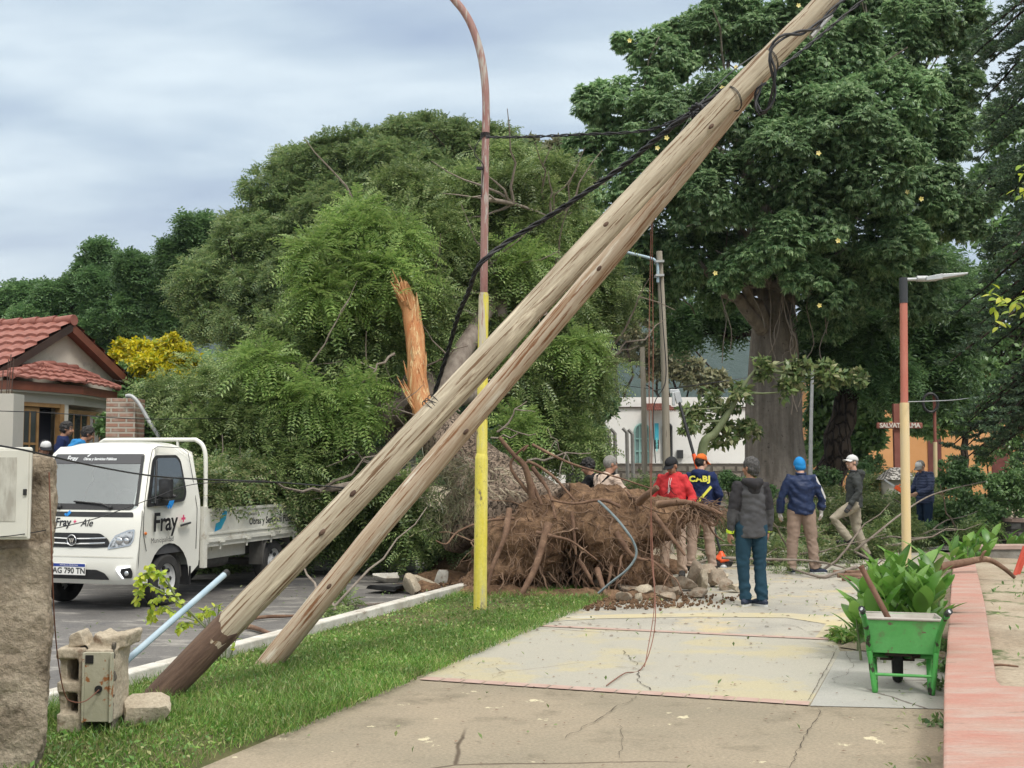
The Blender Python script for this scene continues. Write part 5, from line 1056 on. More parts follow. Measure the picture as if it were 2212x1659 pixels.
M['lf_ceiba'] = leafmat('palmate_leaves', [(0.078, 0.197, 0.058), (0.133, 0.292, 0.078), (0.210, 0.408, 0.119), (0.292, 0.501, 0.158)], trans=.42, nsc=.35, vary=.35, rough=.4)
M['lf_yel'] = leafmat('golden_leaves', [(.55, .48, .02), (.70, .58, .02), (.50, .48, .03), (.24, .33, .03)], trans=.35, nsc=1.2, vary=.3)
M['lf_olive'] = leafmat('olive_leaves', [(0.102, 0.152, 0.051), (0.160, 0.217, 0.072), (0.246, 0.290, 0.102)], trans=.3, nsc=.4, vary=.35)
M['lf_lime'] = leafmat('lime_leaves', [(.24, .38, .03), (.42, .52, .05), (.58, .60, .06)], trans=.4, nsc=2, vary=.2)
M['lf_arau'] = leafmat('needle_leaves', [(0.035, 0.091, 0.034), (0.067, 0.149, 0.048), (0.109, 0.205, 0.067)], trans=.12, nsc=.5, vary=.3)
M['lf_shrub'] = leafmat('shrub_leaves', [(0.070, 0.170, 0.040), (0.120, 0.280, 0.060), (0.200, 0.400, 0.090)], trans=.3, nsc=.8, vary=.3)
M['bark'] = barkmat('bark', (.105, .085, .068), (.16, .135, .11), (.035, .028, .022), 9, .5, .03)
M['bark_pale'] = barkmat('scaly_bark', (.15, .11, .08), (.27, .21, .16), (.06, .045, .034), 17, .5, .035, .08)
M['bark_smooth'] = mat('smooth_bark', (.17, .135, .11), (.27, .23, .19), rough=.85, scale=3, stretch=(4, 4, .8), bump=.008, bscale=9)
M['bark_ceiba'] = mat('ceiba_bark', (.13, .11, .09), (.27, .235, .20), grain=.2, gs=6, rough=.9, scale=1.6, stretch=(3, 3, .35), bump=.03, bscale=4, bstretch=(3, 3, .5), spots=((.055, .045, .038), 9, .62, .04, (1, 1, 1)), detail=9)
M['bark_dark'] = barkmat('dark_bark', (.045, .034, .026), (.075, .058, .045), (.015, .011, .009), 7, .4, .04)
M['bark_green'] = mat('green_bark', (.12, .15, .07), (.20, .23, .12), rough=.7, scale=3, stretch=(2, 2, .6), bump=.004, bscale=20)
M['heart'] = mat('split_wood', (.46, .17, .06), (.60, .33, .15), rough=.7, scale=3, stretch=(7, 7, .5), bump=.02, bscale=5, bstretch=(9, 9, .5), spots=((.68, .50, .26), 3, .55, .05, (8, 8, .45)), spots2=((.28, .085, .03), 3, .60, .05, (8, 8, .5)))
M['root'] = mat('root_bark', (.11, .06, .038), (.22, .135, .088), grain=.25, gs=40, rough=.9, scale=6, stretch=(1, 1, 1), bump=.005, bscale=30, spots=((.34, .23, .15), 6, .62, .06))
M['fine_root'] = mat('fine_roots', (.14, .085, .055), (.25, .165, .11), rough=.95, scale=8)
def crown_mesh(quads): return fastmesh('crown', quads, len(quads))
def B(px, py, r, Y, ry=None, fl=.85):      # a foliage lobe seen at a place, radius r in picture units at its distance
    rr = pxm(r, Y); return (P(px, py, Y), (rr, (ry if ry else rr * .8), rr * fl))
def limbs(mb, base, tips, r0, r1=.03, n=7, wob=.12, seed=0, twigs=2, tr_=.35):
    for i, t in enumerate(tips):
        p = path(base, t, n, wob, seed=seed * 100 + i); rs = lerp_r(r0 * random.uniform(.7, 1), r1, n + 1); mb.tube(p, rs, 7)
        for k in range(twigs):
            j = random.randint(n // 2, n - 1); L = (Vector(t) - Vector(base)).length * tr_; d = Vector((random.uniform(-1, 1), random.uniform(-1, 1), random.uniform(-.2, 1))).normalized()
            mb.tube(path(p[j], p[j] + d * L, 4, .12), lerp_r(rs[j] * .6, r1 * .5, 5), 5)
def tree(name, label, blobs, nleaf, mleaf, mbark, base, trunk_top, r0, style='frond', size=.3, group=None, cat='tree', sub=14, srad=.33, inner=.25, limb_r=.12, limb_m=None, extra=None, lw=.4, nl=5, ll=.3):
    t = thing(name, label, cat, (base[0], base[1], 0), 0, group); off = np.array([base[0], base[1], 0])
    Pt, Nn = clump_pts(blobs, nleaf, sub, srad, inner)
    if style == 'frond': q = fronds(Pt, Nn, size, nl=nl, ll=ll, lw=lw)
    elif style == 'leaf': q = leaves(Pt, Nn, size, size * lw)
    elif style == 'palm':      # five leaflets fanning from a point, hanging
        qs = []; n = len(Pt); D0 = unit(rng.normal(size=(n, 3)) * .6 + Nn * .7 - np.array([0, 0, .45])); Nm = unit(Nn * .4 + np.array([0, 0, 1.0]) + rng.normal(size=(n, 3)) * .3); S = unit(np.cross(D0, Nm))
        for a in (-1.1, -.55, 0, .55, 1.1): qs.append(leafquads(Pt, unit(D0 * math.cos(a) + S * math.sin(a) - np.array([0, 0, .25])), Nm, size * rng.uniform(.7, 1.2, n), size * .36 * np.ones(n)))
        q = np.concatenate(qs)
    if extra is not None: q = np.concatenate([q, extra])
    link('crown', crown_mesh(q - off), t, mleaf)
    mb = MB(); b = Vector((0, 0, -.1)); tt = Vector(trunk_top) - Vector((base[0], base[1], 0)); mb.tube(path(b, tt, 9, .05, seed=3), lerp_r(r0, r0 * .55, 10), 14, noise=.08, nsc=1.5)
    cs = [Vector(q[0]) - Vector((base[0], base[1], 0)) for q in blobs]; limbs(mb, tt, cs, limb_r, .03, seed=len(cs)); link('trunk', mb.mesh('trunk'), t, mbark, 60); return t
# ------------------------------------------------------------------ background domed tree
bb = [(900, 345, 110, 36), (1020, 370, 110, 36), (1110, 400, 95, 37), (780, 420, 110, 36), (690, 400, 85, 37), (960, 450, 120, 34), (820, 520, 110, 35), (640, 500, 90, 36), (560, 560, 105, 35), (700, 600, 120, 34), (480, 640, 95, 35), (580, 700, 110, 34), (860, 600, 120, 34), (1080, 520, 110, 35), (760, 720, 120, 34), (660, 780, 90, 34), (500, 560, 70, 36), (1150, 470, 70, 37), (950, 330, 80, 37), (1090, 350, 65, 37), (640, 360, 50, 37), (840, 330, 60, 37), (430, 620, 60, 35), (900, 290, 40, 36), (1000, 300, 40, 36), (700, 350, 65, 36), (770, 325, 55, 36), (600, 420, 70, 36), (530, 500, 60, 36), (760, 480, 110, 34.5), (900, 400, 110, 34.5), (640, 620, 100, 34), (1000, 470, 110, 34.5), (680, 480, 80, 35), (840, 370, 80, 35), (950, 310, 60, 35.5), (1060, 330, 70, 35.5), (560, 640, 90, 34.5), (470, 580, 60, 35.5), (890, 300, 60, 36)]
tree('domed_tree', 'huge dome shaped feathery tree rising behind the fallen one', [B(*q) for q in bb], 95000, M['lf_bg'], M['bark_dark'], (P(850, 900, 36).x, 36.5), P(860, 760, 36), .5, 'frond', .32, sub=30, srad=.30, inner=.12, nl=5, ll=.36, lw=.42)
# left far trees
for i, (lab, bl, mf, bx_, n_) in enumerate([
    ('dark green layered tree behind the tiled house', [(210, 600, 75, 44), (140, 640, 75, 44), (250, 680, 70, 43), (215, 545, 35, 44), (90, 690, 60, 44), (180, 720, 60, 43)], 'lf_dark', 200, 11000),
    ('low dark tree at the far left behind the roof', [(40, 650, 55, 46), (20, 700, 50, 46), (75, 640, 45, 46), (-20, 690, 55, 46)], 'lf_dark', 30, 7000),
    ('dark spreading tree between the tiled house and the domed tree', [(340, 600, 70, 42), (300, 580, 50, 42), (400, 560, 65, 41), (420, 490, 45, 41), (380, 690, 60, 42), (320, 660, 55, 42), (430, 640, 60, 42)], 'lf_dark', 390, 13000)]):
    Y = bl[0][3]; tree('layered_tree', lab, [B(*q, None, .5) for q in bl], n_, M[mf], M['bark_dark'], (P(bx_, 800, Y).x, Y), P(bx_ + 10, 740, Y), .3, 'frond', .42, 'trees behind the house', sub=9, srad=.36, inner=.1, nl=4, ll=.36, lw=.45, limb_r=.10)
# yellow tree
tree('golden_shrub', 'bright yellow leaved shrub tree beside the tiled house gable', [B(*q) for q in ((300, 765, 50, 24), (365, 762, 50, 24), (400, 780, 40, 24), (270, 790, 38, 24), (330, 815, 60, 23.7), (390, 830, 40, 23.7))], 14000, M['lf_yel'], M['bark'], (P(330, 980, 24).x, 24), P(330, 850, 24), .12, 'leaf', .095, lw=.5, sub=22, srad=.26, inner=.2, limb_r=.04)
tree('leafy_shrub', 'mid green shrub under the golden one beside the house', [B(*q) for q in ((290, 850, 45, 23.4), (350, 870, 55, 23), (400, 850, 45, 23), (260, 810, 25, 23.5), (320, 930, 55, 22), (240, 920, 30, 21))], 9000, M['lf_shrub'], M['bark'], (P(330, 1000, 23).x, 23), P(330, 900, 23), .08, 'leaf', .13, lw=.45, inner=.3, limb_r=.03)
# ------------------------------------------------------------------ great ceiba
cb = [(1420, 130, 80, 27), (1520, 90, 90, 28), (1640, 70, 95, 28), (1330, 230, 95, 27), (1450, 260, 110, 26), (1290, 330, 70, 27), (1400, 400, 110, 26), (1540, 420, 110, 25.5), (1580, 240, 110, 26), (1690, 190, 110, 26), (1800, 120, 110, 26), (1930, 90, 110, 27), (2050, 40, 90, 27), (1760, 20, 100, 28), (1880, -20, 100, 28), (1820, 260, 120, 25), (1950, 220, 110, 26), (2040, 300, 90, 27), (1700, 340, 110, 25), (1880, 380, 120, 25), (2000, 420, 100, 26), (2080, 180, 60, 27), (1760, 470, 110, 25.5), (1900, 520, 110, 26), (1500, 540, 100, 27), (1380, 520, 90, 27), (1420, 620, 80, 28), (1620, 560, 70, 28), (2070, 460, 90, 27), (1840, 600, 100, 27.5), (1970, 620, 100, 28), (1790, 690, 70, 28), (1550, 640, 60, 28.5), (1350, 90, 30, 27), (1270, 210, 35, 27), (1560, 20, 60, 28), (1990, -30, 90, 28), (2110, 80, 40, 28), (1630, 560, 60, 25.5), (1740, 590, 60, 25.5), (1690, 520, 70, 25), (1800, 640, 60, 26), (1570, 600, 45, 26)]
CBX, CBY = P(1672, 1000, 29).x, 29.0
t = tree('great_tree', 'enormous old tree with a swollen buttressed grey trunk behind the workers', [B(*q) for q in cb], 112000, M['lf_ceiba'], M['bark_ceiba'], (CBX, CBY), P(1675, 620, 29), .3, 'palm', .132, sub=24, srad=.28, inner=.22, limb_r=.16)
# its real swollen trunk
tk = MB(); prof = [(1085, 82), (1040, 72), (1000, 66), (930, 62), (860, 58), (800, 56), (740, 54), (700, 48), (650, 38), (600, 29), (540, 22), (470, 18), (400, 14)]
pts = [P(1672 + (6 if y < 700 else 0) + (700 - y) * .05 * (y < 700), y, 29) - Vector((CBX, CBY, 0)) for y, r in prof]; pts[0].z = -.1; tk.tube(pts, [pxm(r, 29) for y, r in prof], 36, noise=.10, nsc=.9, seed=4)
# buttress folds
for a in range(7):
    an = a * .9 + .3; rr = .55; tk.tube([Vector((math.cos(an) * rr * 1.5, math.sin(an) * rr * 1.3, -.1)), Vector((math.cos(an) * rr * 1.0, math.sin(an) * rr, 1.0)), Vector((math.cos(an) * rr * .62, math.sin(an) * rr * .62, 3.4))], [.42, .26, .14], 10)
fk = P(1672, 740, 29) - Vector((CBX, CBY, 0))
for tp, r0 in (((1590, 590, 27.5), .30), ((1500, 555, 26.5), .2), ((1700, 420, 28.5), .30), ((1780, 430, 29), .26), ((1610, 300, 28), .2), ((1740, 250, 28), .18), ((1860, 80, 28), .16)):
    e_ = P(*tp) - Vector((CBX, CBY, 0)); tk.tube(path(fk, e_, 8, .08), lerp_r(r0, .07, 9), 10, noise=.08)
link('bole', tk.mesh('bole'), t, M['bark_ceiba'], 60)
# hanging vines
mb = MB()
for i in range(14):
    x = random.uniform(1560, 1800); y = random.uniform(480, 640); p = P(x, y, 26.5) - Vector((CBX, CBY, 0)); e9 = p + Vector((random.uniform(-.5, .5), 0, -random.uniform(1.5, 3))); mb.tube(smoothpath(path(p, e9, 5, .16), 3), .011, 5)
mb.build('hanging_vines', M['bark_smooth'], t, 60)
# yellow blossoms
fl = thing('x', 'x', 'x'); bpy.data.objects.remove(fl)
M['petal'] = mat('petal', (.75, .60, .12), (.78, .70, .35), rough=.6, scale=9)
for x, y, Y in ((1768, 331, 23.6), (1440, 298, 24), (1360, 88, 25.5), (1725, 12, 25), (1810, 520, 24), (1545, 590, 25), (1420, 320, 25), (1770, 660, 25), (1960, 415, 24.5), (1990, 430, 24.5), (1560, 190, 24.5), (2110, 130, 26), (1590, 145, 25)):
    c_ = P(x, y, Y); mb = MB()
    for k in range(5):
        a = k * 1.2566 + x; d = Vector((math.cos(a), -.25, math.sin(a))); s_ = Vector((-math.sin(a), 0, math.cos(a))); L = .06
        mb.add([c_, c_ + d * L * .55 + s_ * .02, c_ + d * L, c_ + d * L * .55 - s_ * .02], [(0, 1, 2, 3)])
    o = mb.mesh('b'); a_ = getv(o); setv(o, a_ - np.array([CBX, CBY, 0])); link('blossom', o, t, M['petal'])
# second, dark leaning trunk and its dark crown
tree('leaning_tree', 'dark leaning tree trunk with dense dark foliage right of the great trunk', [B(*q) for q in ((1830, 740, 100, 30), (1930, 720, 110, 31), (2030, 700, 100, 31), (1900, 810, 70, 30), (2040, 790, 70, 31), (1780, 760, 60, 30), (1990, 850, 40, 31), (1480, 700, 45, 31), (1570, 690, 40, 31), (1850, 640, 100, 32), (2000, 600, 110, 32))], 22000, M['lf_dark'], M['bark_dark'], (P(1768, 1020, 30).x, 30), P(1850, 790, 30), .46, 'frond', .40, sub=14, srad=.32, inner=.25, nl=5, ll=.4, lw=.3, limb_r=.2)
# fillers: olive and green trees far behind
for nm, lab, bl, mf, n_, Y, bx_, sz in (
    ('olive_tree', 'loose olive green tree beyond the white building, left of the distant pole', [(1180, 360, 70, 40), (1230, 410, 70, 40), (1330, 700, 70, 58), (1280, 780, 60, 58), (1380, 640, 70, 58)], 'lf_olive', 20000, 58, 1330, .26),
    ('pale_tree', 'soft yellow green tree above the white building roof', [(1440, 790, 50, 60), (1500, 810, 45, 60), (1540, 830, 35, 60), (1400, 760, 55, 60), (1450, 720, 45, 60)], 'lf_olive', 14000, 60, 1450, .28),
    ('dark_shrub_tree', 'small dense tree in front of the left end of the white building', [(1275, 850, 55, 40), (1300, 880, 40, 40), (1240, 870, 60, 40), (1200, 900, 70, 38), (1260, 920, 50, 39)], 'lf_dark', 9000, 40, 1300, .28),
    ('park_tree', 'small dark park tree with thin forked trunks before the orange building', [(2010, 900, 60, 36), (2080, 890, 60, 36), (2050, 850, 60, 36), (2140, 900, 55, 36), (1960, 880, 40, 36), (2110, 830, 60, 36)], 'lf_shrub', 9000, 36, 2085, .24),
    ('park_tree', 'multi stemmed green park tree between the dark trunk and the cross', [(1850, 880, 55, 34), (1890, 850, 50, 34), (1870, 930, 45, 34), (1840, 960, 40, 34), (1900, 810, 50, 35), (1790, 860, 45, 34), (1785, 920, 45, 34), (1770, 975, 40, 34), (1830, 900, 50, 34)], 'lf_shrub', 13000, 34, 1870, .24),
    ('broad_tree', 'broad mid green tree filling the right edge behind the monkey puzzle', [(2190, 300, 90, 38), (2230, 430, 110, 38), (2160, 520, 90, 38), (2210, 640, 110, 38), (2120, 650, 80, 38), (2180, 780, 90, 38), (2250, 250, 80, 38), (2140, 400, 70, 38), (2080, 740, 70, 38)], 'lf_shrub', 26000, 38, 2230, .24),
    ('far_tree', 'blue green distant trees behind the orange building', [(1880, 790, 80, 75), (2010, 780, 90, 75), (2150, 770, 90, 75), (2240, 760, 90, 75), (1300, 560, 90, 62), (1250, 480, 60, 60), (1230, 620, 90, 60)], 'lf_dark', 18000, 75, 2050, .42)):
    tree(nm, lab, [B(*q) for q in bl], n_, M[mf], M['bark_dark'], (P(bx_, 1000, Y).x, Y), P(bx_, 930, Y), .16, 'leaf', sz, sub=14, srad=.32, inner=.15, lw=.45, limb_r=.09)
# treeline closing the view at the horizon
for i in range(26):
    x = -600 + 1300 * i / 25 + random.uniform(-15, 15)
for i, (x, y, r, Y) in enumerate(((-50, 860, 120, 90), (150, 900, 120, 95), (350, 880, 130, 90), (560, 860, 140, 95), (760, 870, 130, 90), (960, 850, 130, 90), (1130, 880, 110, 85))):
    c_ = P(x, y, Y); rr = pxm(r, Y); pt, nn = clump_pts([(c_, (rr * 1.2, rr, rr)), (Vector((c_.x, c_.y, c_.z * .3)), (rr * 1.2, rr, rr))], 2600, 14, .4, .4)
    t_ = thing('treeline_tree', ['farthest left', 'second from left', 'third', 'fourth, middle', 'fifth', 'sixth', 'rightmost'][i] + ' of the dim trees closing the view behind the left trees', 'tree', (c_.x, c_.y, 0), 0, 'dim trees on the horizon')
    link('crown', crown_mesh(leaves(pt - np.array([c_.x, c_.y, 0]), nn, 1.1, .7)), t_, M['lf_dark']); MB().tube([(0, 0, 0), (0, 0, c_.z)], .3, 8).build('trunk', M['bark_dark'], t_)
# ------------------------------------------------------------------ araucaria at the right edge
ax, ay = P(2380, 1000, 20).x, 21.0
ar = thing('araucaria', 'dark monkey puzzle tree with drooping rope like branches at the right edge', 'tree', (ax, ay, 0)); MB().tube(path((0, 0, 0), (0, 0, 10), 8, .01), lerp_r(.28, .12, 9), 12).build('trunk', M['bark_dark'], ar, 60)
qs = []; br_ = MB()
for i in range(120):
    z = random.uniform(2.6, 10.3); an = random.uniform(0, 6.283); L = random.uniform(1.3, 2.3) * (1.08 - .035 * z); d = Vector((math.cos(an), math.sin(an), 0)); p = [Vector((0, 0, z)) + d * (L * f) + Vector((0, 0, -.75 * L * f * f + .55 * max(0, f - .7) * L)) for f in np.linspace(0, 1, 9)]
    br_.tube(p, lerp_r(.035, .012, 9), 5)
    tw = []
    for j in range(2, 9):
        for sg in (-1, 1, 0):
            s_ = (Vector((-d.y, d.x, 0)) * sg * .8 + d * .6).normalized(); l2 = .42 * (1.15 - j / 14); tw.append([p[j] + s_ * l2 * f + Vector((0, 0, -.30 * f * f * l2 * 2 + (.16 * f ** 3))) for f in np.linspace(0, 1, 7)])
    for q in tw:
        for a, b in zip(q[:-1], q[1:]):
            m_ = 11; f = rng.uniform(0, 1, (m_, 1)); pt = np.array(a) * (1 - f) + np.array(b) * f; dr_ = unit(np.tile(np.array(b - a), (m_, 1)) * 1.0 / max(1e-6, (b - a).length) * .9 + unit(rng.normal(size=(m_, 3))) * .75); qs.append(leafquads(pt, dr_, unit(rng.normal(size=(m_, 3))), np.full(m_, .075), np.full(m_, .022)))
link('foliage', crown_mesh(np.concatenate(qs)), ar, M['lf_arau']); br_.build('branches', M['bark_dark'], ar, 60)
# lime leaved twigs poking in at the right edge
def bigleaf(base, d, n, L, W, k=5, curl=.3, fold=.25, seed=0):
    d = Vector(d).normalized(); n = Vector(n); s = d.cross(n).normalized(); n = s.cross(d).normalized(); vs = []; 
    for i in range(k + 1):
        f = i / k; w_ = W * .5 * (math.sin(math.pi * min(1, f ** .8)) ** .8 if f < 1 else 0); c = base + d * (L * f * (1 - curl * f * .3)) - n * (curl * L * f * f * .6)
        vs += [c + s * w_ + n * w_ * fold, c, c - s * w_ + n * w_ * fold]
    fs = []
    for i in range(k):
        for j in (0, 1): a = i * 3 + j; fs.append((a, a + 1, a + 4, a + 3))
    return vs, fs
lt_ = thing('young_tree', 'young tree outside the frame whose lime green leafy twigs reach in at the right edge', 'tree', (P(2600, 700, 8.6).x, 8.6, 0)); LO = lt_.location
wood_ = MB(); wood_.tube(path((0, 0, 0), (-.1, 0, 3.9), 8, .03), lerp_r(.07, .03, 9), 10)
for i, (x, y, Y, k_) in enumerate(((2195, 655, 8.2, 34), (2208, 395, 8.4, 34), (2212, 690, 8.3, 12), (2330, 560, 8.5, 60), (2400, 380, 8.6, 60), (2450, 680, 8.7, 50))):
    c_ = P(x, y, Y) - LO; mb = MB(); big = i > 2
    for k in range(k_):
        q = c_ + Vector((random.uniform(-.16, .22) * (1.6 if big else 1) if i != 1 else random.uniform(-.03, .2), random.uniform(-.1, .1) * (2 if big else 1), random.uniform(-.08, .09) * (1.6 if i == 1 else 2.6 if big else 1)))
        d = Vector((random.uniform(-1, .6), random.uniform(-.7, .5), random.uniform(-.9, .6))); v, f = bigleaf(q, d, (random.uniform(-.5, .5), -.5, 1), random.uniform(.06, .11), .042, 4); mb.add(v, f)
    mb.build('leaf_cluster', M['lf_lime'], lt_, 180); b_ = Vector((-.05, 0, max(.9, c_.z - .35))); wood_.tube(path(b_, c_, 5, .06), lerp_r(.018, .006, 6), 6)
wood_.build('trunk', M['bark_green'], lt_, 60)
# hedges at right
for lab, bl, n_, mf in (('tall green shrub at the right edge hiding the orange wall', [(2200, 900, 45, 30), (2230, 960, 55, 30), (2180, 960, 40, 30), (2225, 850, 40, 30), (2130, 985, 30, 31)], 9000, 'lf_shrub'), ('large clipped green shrub at the right edge beyond the stone planter', [(2180, 1070, 60, 25), (2230, 1060, 70, 25), (2140, 1090, 35, 25), (2210, 1020, 50, 26)], 11000, 'lf_shrub'), ('dark low shrub left of the large clipped one behind the navy jacket worker', [(2060, 1020, 40, 27), (2100, 1030, 30, 27), (2040, 1050, 30, 27)], 5000, 'lf_dark'), ('broad low shrub bed of small leaves below the dark shrub', [(2080, 1100, 55, 24), (2130, 1120, 45, 23.5), (2040, 1120, 40, 24), (2110, 1150, 40, 23), (2010, 1150, 30, 23)], 9000, 'lf_shrub'), ('bushy shrub at the foot of the great trunk', [(1600, 1050, 30, 27), (1570, 1040, 25, 27), (1720, 1060, 25, 27), (1650, 1070, 30, 26.5)], 5000, 'lf_dark'), ('dark shrubs beside the leaning dark trunk and the white capped worker', [(1790, 1030, 30, 29), (1760, 1040, 30, 29), (1890, 1010, 30, 32), (1860, 1030, 30, 31)], 5000, 'lf_dark')):
    Y = bl[0][3]; t_ = thing('shrub', lab, 'shrub', (P(bl[0][0], 1000, Y).x, Y, 0), 0, None); pt, nn = clump_pts([B(*q) for q in bl], n_, 16, .3, .3); link('foliage', crown_mesh(leaves(pt - np.array([t_.location.x, t_.location.y, 0]), nn, .085, .045)), t_, M[mf]); 
    mb = MB(); 
    for q in bl: c_ = P(*q[:2], q[3]) - t_.location; mb.tube([(c_.x * .6, c_.y, 0), (c_.x, c_.y, c_.z)], .02, 5)
    mb.build('stems', M['bark'], t_)
# ================================================================== the fallen tree
ft = thing('fallen_tree', 'uprooted fallen tree with torn roots, scaly trunk and a broad green crown', 'tree', (1.0, 15.6, 0)); FO = Vector((1.0, 15.6, 0))
def fl_(x, y, Y): return P(x, y, Y) - FO
mb = MB()
core = [fl_(1215, 1155, 16.0), fl_(1150, 1120, 16.4), fl_(1075, 1060, 16.9), fl_(1000, 990, 17.4), fl_(935, 920, 17.8), fl_(905, 880, 18.0)]
mb.tube(smoothpath(core, 5), np.interp(np.linspace(0, 1, 26), [0, .15, .4, .7, 1], [.75, .60, .48, .43, .30]).tolist(), 26, noise=.10, nsc=1.4, seed=3)
mb.tube([fl_(1120, 1110, 16.2), fl_(1050, 1125, 16.1), fl_(990, 1145, 16.2), fl_(980, 1180, 16.3)], [.48, .40, .30, .18], 18, noise=.16, nsc=2, seed=8)
mb.tube([fl_(1070, 1070, 16.4), fl_(1005, 1070, 16.5), fl_(970, 1095, 16.6)], [.42, .26, .14], 16, noise=.15, nsc=2, seed=9)
me = remesh(mb, .03, 2, noise=lambda a: .035 * fbm(a * 3.5, 5, 4)); link('trunk', me, ft, M['bark_pale'], 180)
# big limbs
mb = MB()
LB = [[(905, 880, 18.0), (820, 905, 18.0), (740, 950, 18.2), (690, 985, 18)], [(935, 930, 17.8), (990, 780, 18.6), (1040, 690, 19.3), (1100, 600, 20), (1180, 570, 20.5)], [(1180, 570, 20.5), (1150, 520, 20.6), (1100, 470, 21)], [(1100, 600, 20), (1190, 500, 20.6), (1185, 465, 20.8)], [(1080, 690, 19.6), (1095, 625, 19.8), (1180, 620, 20.2), (1280, 610, 21)], [(980, 860, 18.2), (1080, 840, 19.2), (1180, 830, 20.2), (1300, 780, 21)], [(905, 880, 18), (800, 820, 18.6), (680, 800, 19), (560, 820, 19.2)], [(850, 910, 18.1), (700, 900, 18), (560, 950, 17.6), (480, 980, 17.4)], [(940, 900, 18.2), (900, 700, 19.2), (850, 540, 19.6), (800, 480, 19.8)], [(1000, 990, 17.6), (900, 1020, 17.2), (800, 1040, 16.8), (690, 1060, 16.6)], [(1040, 700, 19.4), (990, 620, 19.8), (930, 560, 20)], [(1040, 430, 19.6), (1110, 440, 19.8), (1190, 470, 20)]]
LR = [.26, .20, .09, .09, .13, .16, .14, .13, .14, .12, .08, .045]
for p, r_ in zip(LB, LR):
    q = smoothpath([fl_(*a) for a in p], 4); mb.tube(q, lerp_r(r_, r_ * .35, len(q)), 10, noise=.06, nsc=3)
for i in range(70):
    p = random.choice(LB); a = random.choice(p[1:]); b = fl_(*a); d = Vector((random.uniform(-1, 1), random.uniform(-.7, .3), random.uniform(-.3, .9))).normalized(); mb.tube(path(b, b + d * random.uniform(.7, 1.9), 5, .12), lerp_r(.028, .006, 6), 5)
rb_ = random.Random(31)
for i in range(26):
    a = fl_(rb_.uniform(640, 1250), rb_.uniform(760, 1080), rb_.uniform(16.9, 18.2)); d = Vector((rb_.uniform(-1, 1), rb_.uniform(-.4, .2), rb_.uniform(-.5, .8))).normalized(); L = rb_.uniform(.6, 1.4); r0 = rb_.uniform(.010, .026); p = path(a, a + d * L, 6, .16, seed=i); mb.tube(p, lerp_r(r0, r0 * .4, 7), 6); e = p[4]; mb.tube(path(e, e + Vector((rb_.uniform(-1, 1), -.2, rb_.uniform(-.5, 1))).normalized() * L * .5, 4, .1, seed=i), lerp_r(r0 * .6, r0 * .2, 5), 5)
link('limbs', mb.mesh('limbs'), ft, M['bark_smooth'], 60)
# splintered stub
mb = MB(); st = smoothpath([fl_(925, 905, 17.3), fl_(905, 850, 17.3), fl_(898, 760, 17.4), fl_(890, 680, 17.5), fl_(874, 640, 17.5), fl_(864, 612, 17.5)], 5)
mb.tube(st, [(a, b) for a, b in zip(np.interp(np.linspace(0, 1, 26), [0, .12, .3, .75, 1], [.25, .155, .145, .14, .11]), np.interp(np.linspace(0, 1, 26), [0, .2, 1], [.26, .13, .07]))], 16, noise=.12, nsc=5, lat=(1, 0, 0))
for i in range(26):
    f = random.uniform(.0, 1); p = st[int(f * 25)]; L = random.uniform(.25, .6) * (.35 if f > .8 else 1); d = (st[min(25, int(f * 25) + 1)] - st[max(0, int(f * 25) - 1)]).normalized(); o_ = Vector((random.uniform(-.16, .16), random.uniform(-.14, .02), 0)) * (1 if f < .85 else .5)
    mb.tube([p + o_ * .7, p + o_ * 1.05 + d * L * .6, p + o_ * 1.15 + d * L], [.028, .018, .003], 5)
link('splintered_stub', mb.mesh('stub'), ft, M['heart'], 60)
mb = MB()
for i in range(34):
    a = fl_(rb_.uniform(1040, 1150), rb_.uniform(1010, 1075), rb_.uniform(15.55, 15.75)); d = Vector((rb_.uniform(.3, 1), -.1, rb_.uniform(-.9, .1))).normalized(); L = rb_.uniform(.10, .24); mb.tube([a, a + d * L * .5, a + d * L], [.014, .011, .002], 5)
o = mb.build('torn_wood', M['wood'], ft, 60); o['kind'] = 'stuff'
tf = []
for cx_, cy_, Yc in ((965, 1010, 16.2), (950, 1060, 16.0), (1000, 1090, 15.9), (930, 1000, 16.5), (1020, 1020, 16.0), (960, 1120, 15.9)):
    c_ = fl_(cx_, cy_, Yc); n_ = 260; p0 = np.array(c_) + rng.normal(size=(n_, 3)) * np.array([.16, .06, .12]); D_ = unit(rng.normal(size=(n_, 3)) * .8 + np.array([-.1, -.6, -.5])); tf.append(leafquads(p0, D_, unit(rng.normal(size=(n_, 3))), rng.uniform(.12, .3, n_), rng.uniform(.006, .012, n_)))
o = link('tufted_moss', crown_mesh(np.concatenate(tf)), ft, M['lf_olive']); o['kind'] = 'stuff'
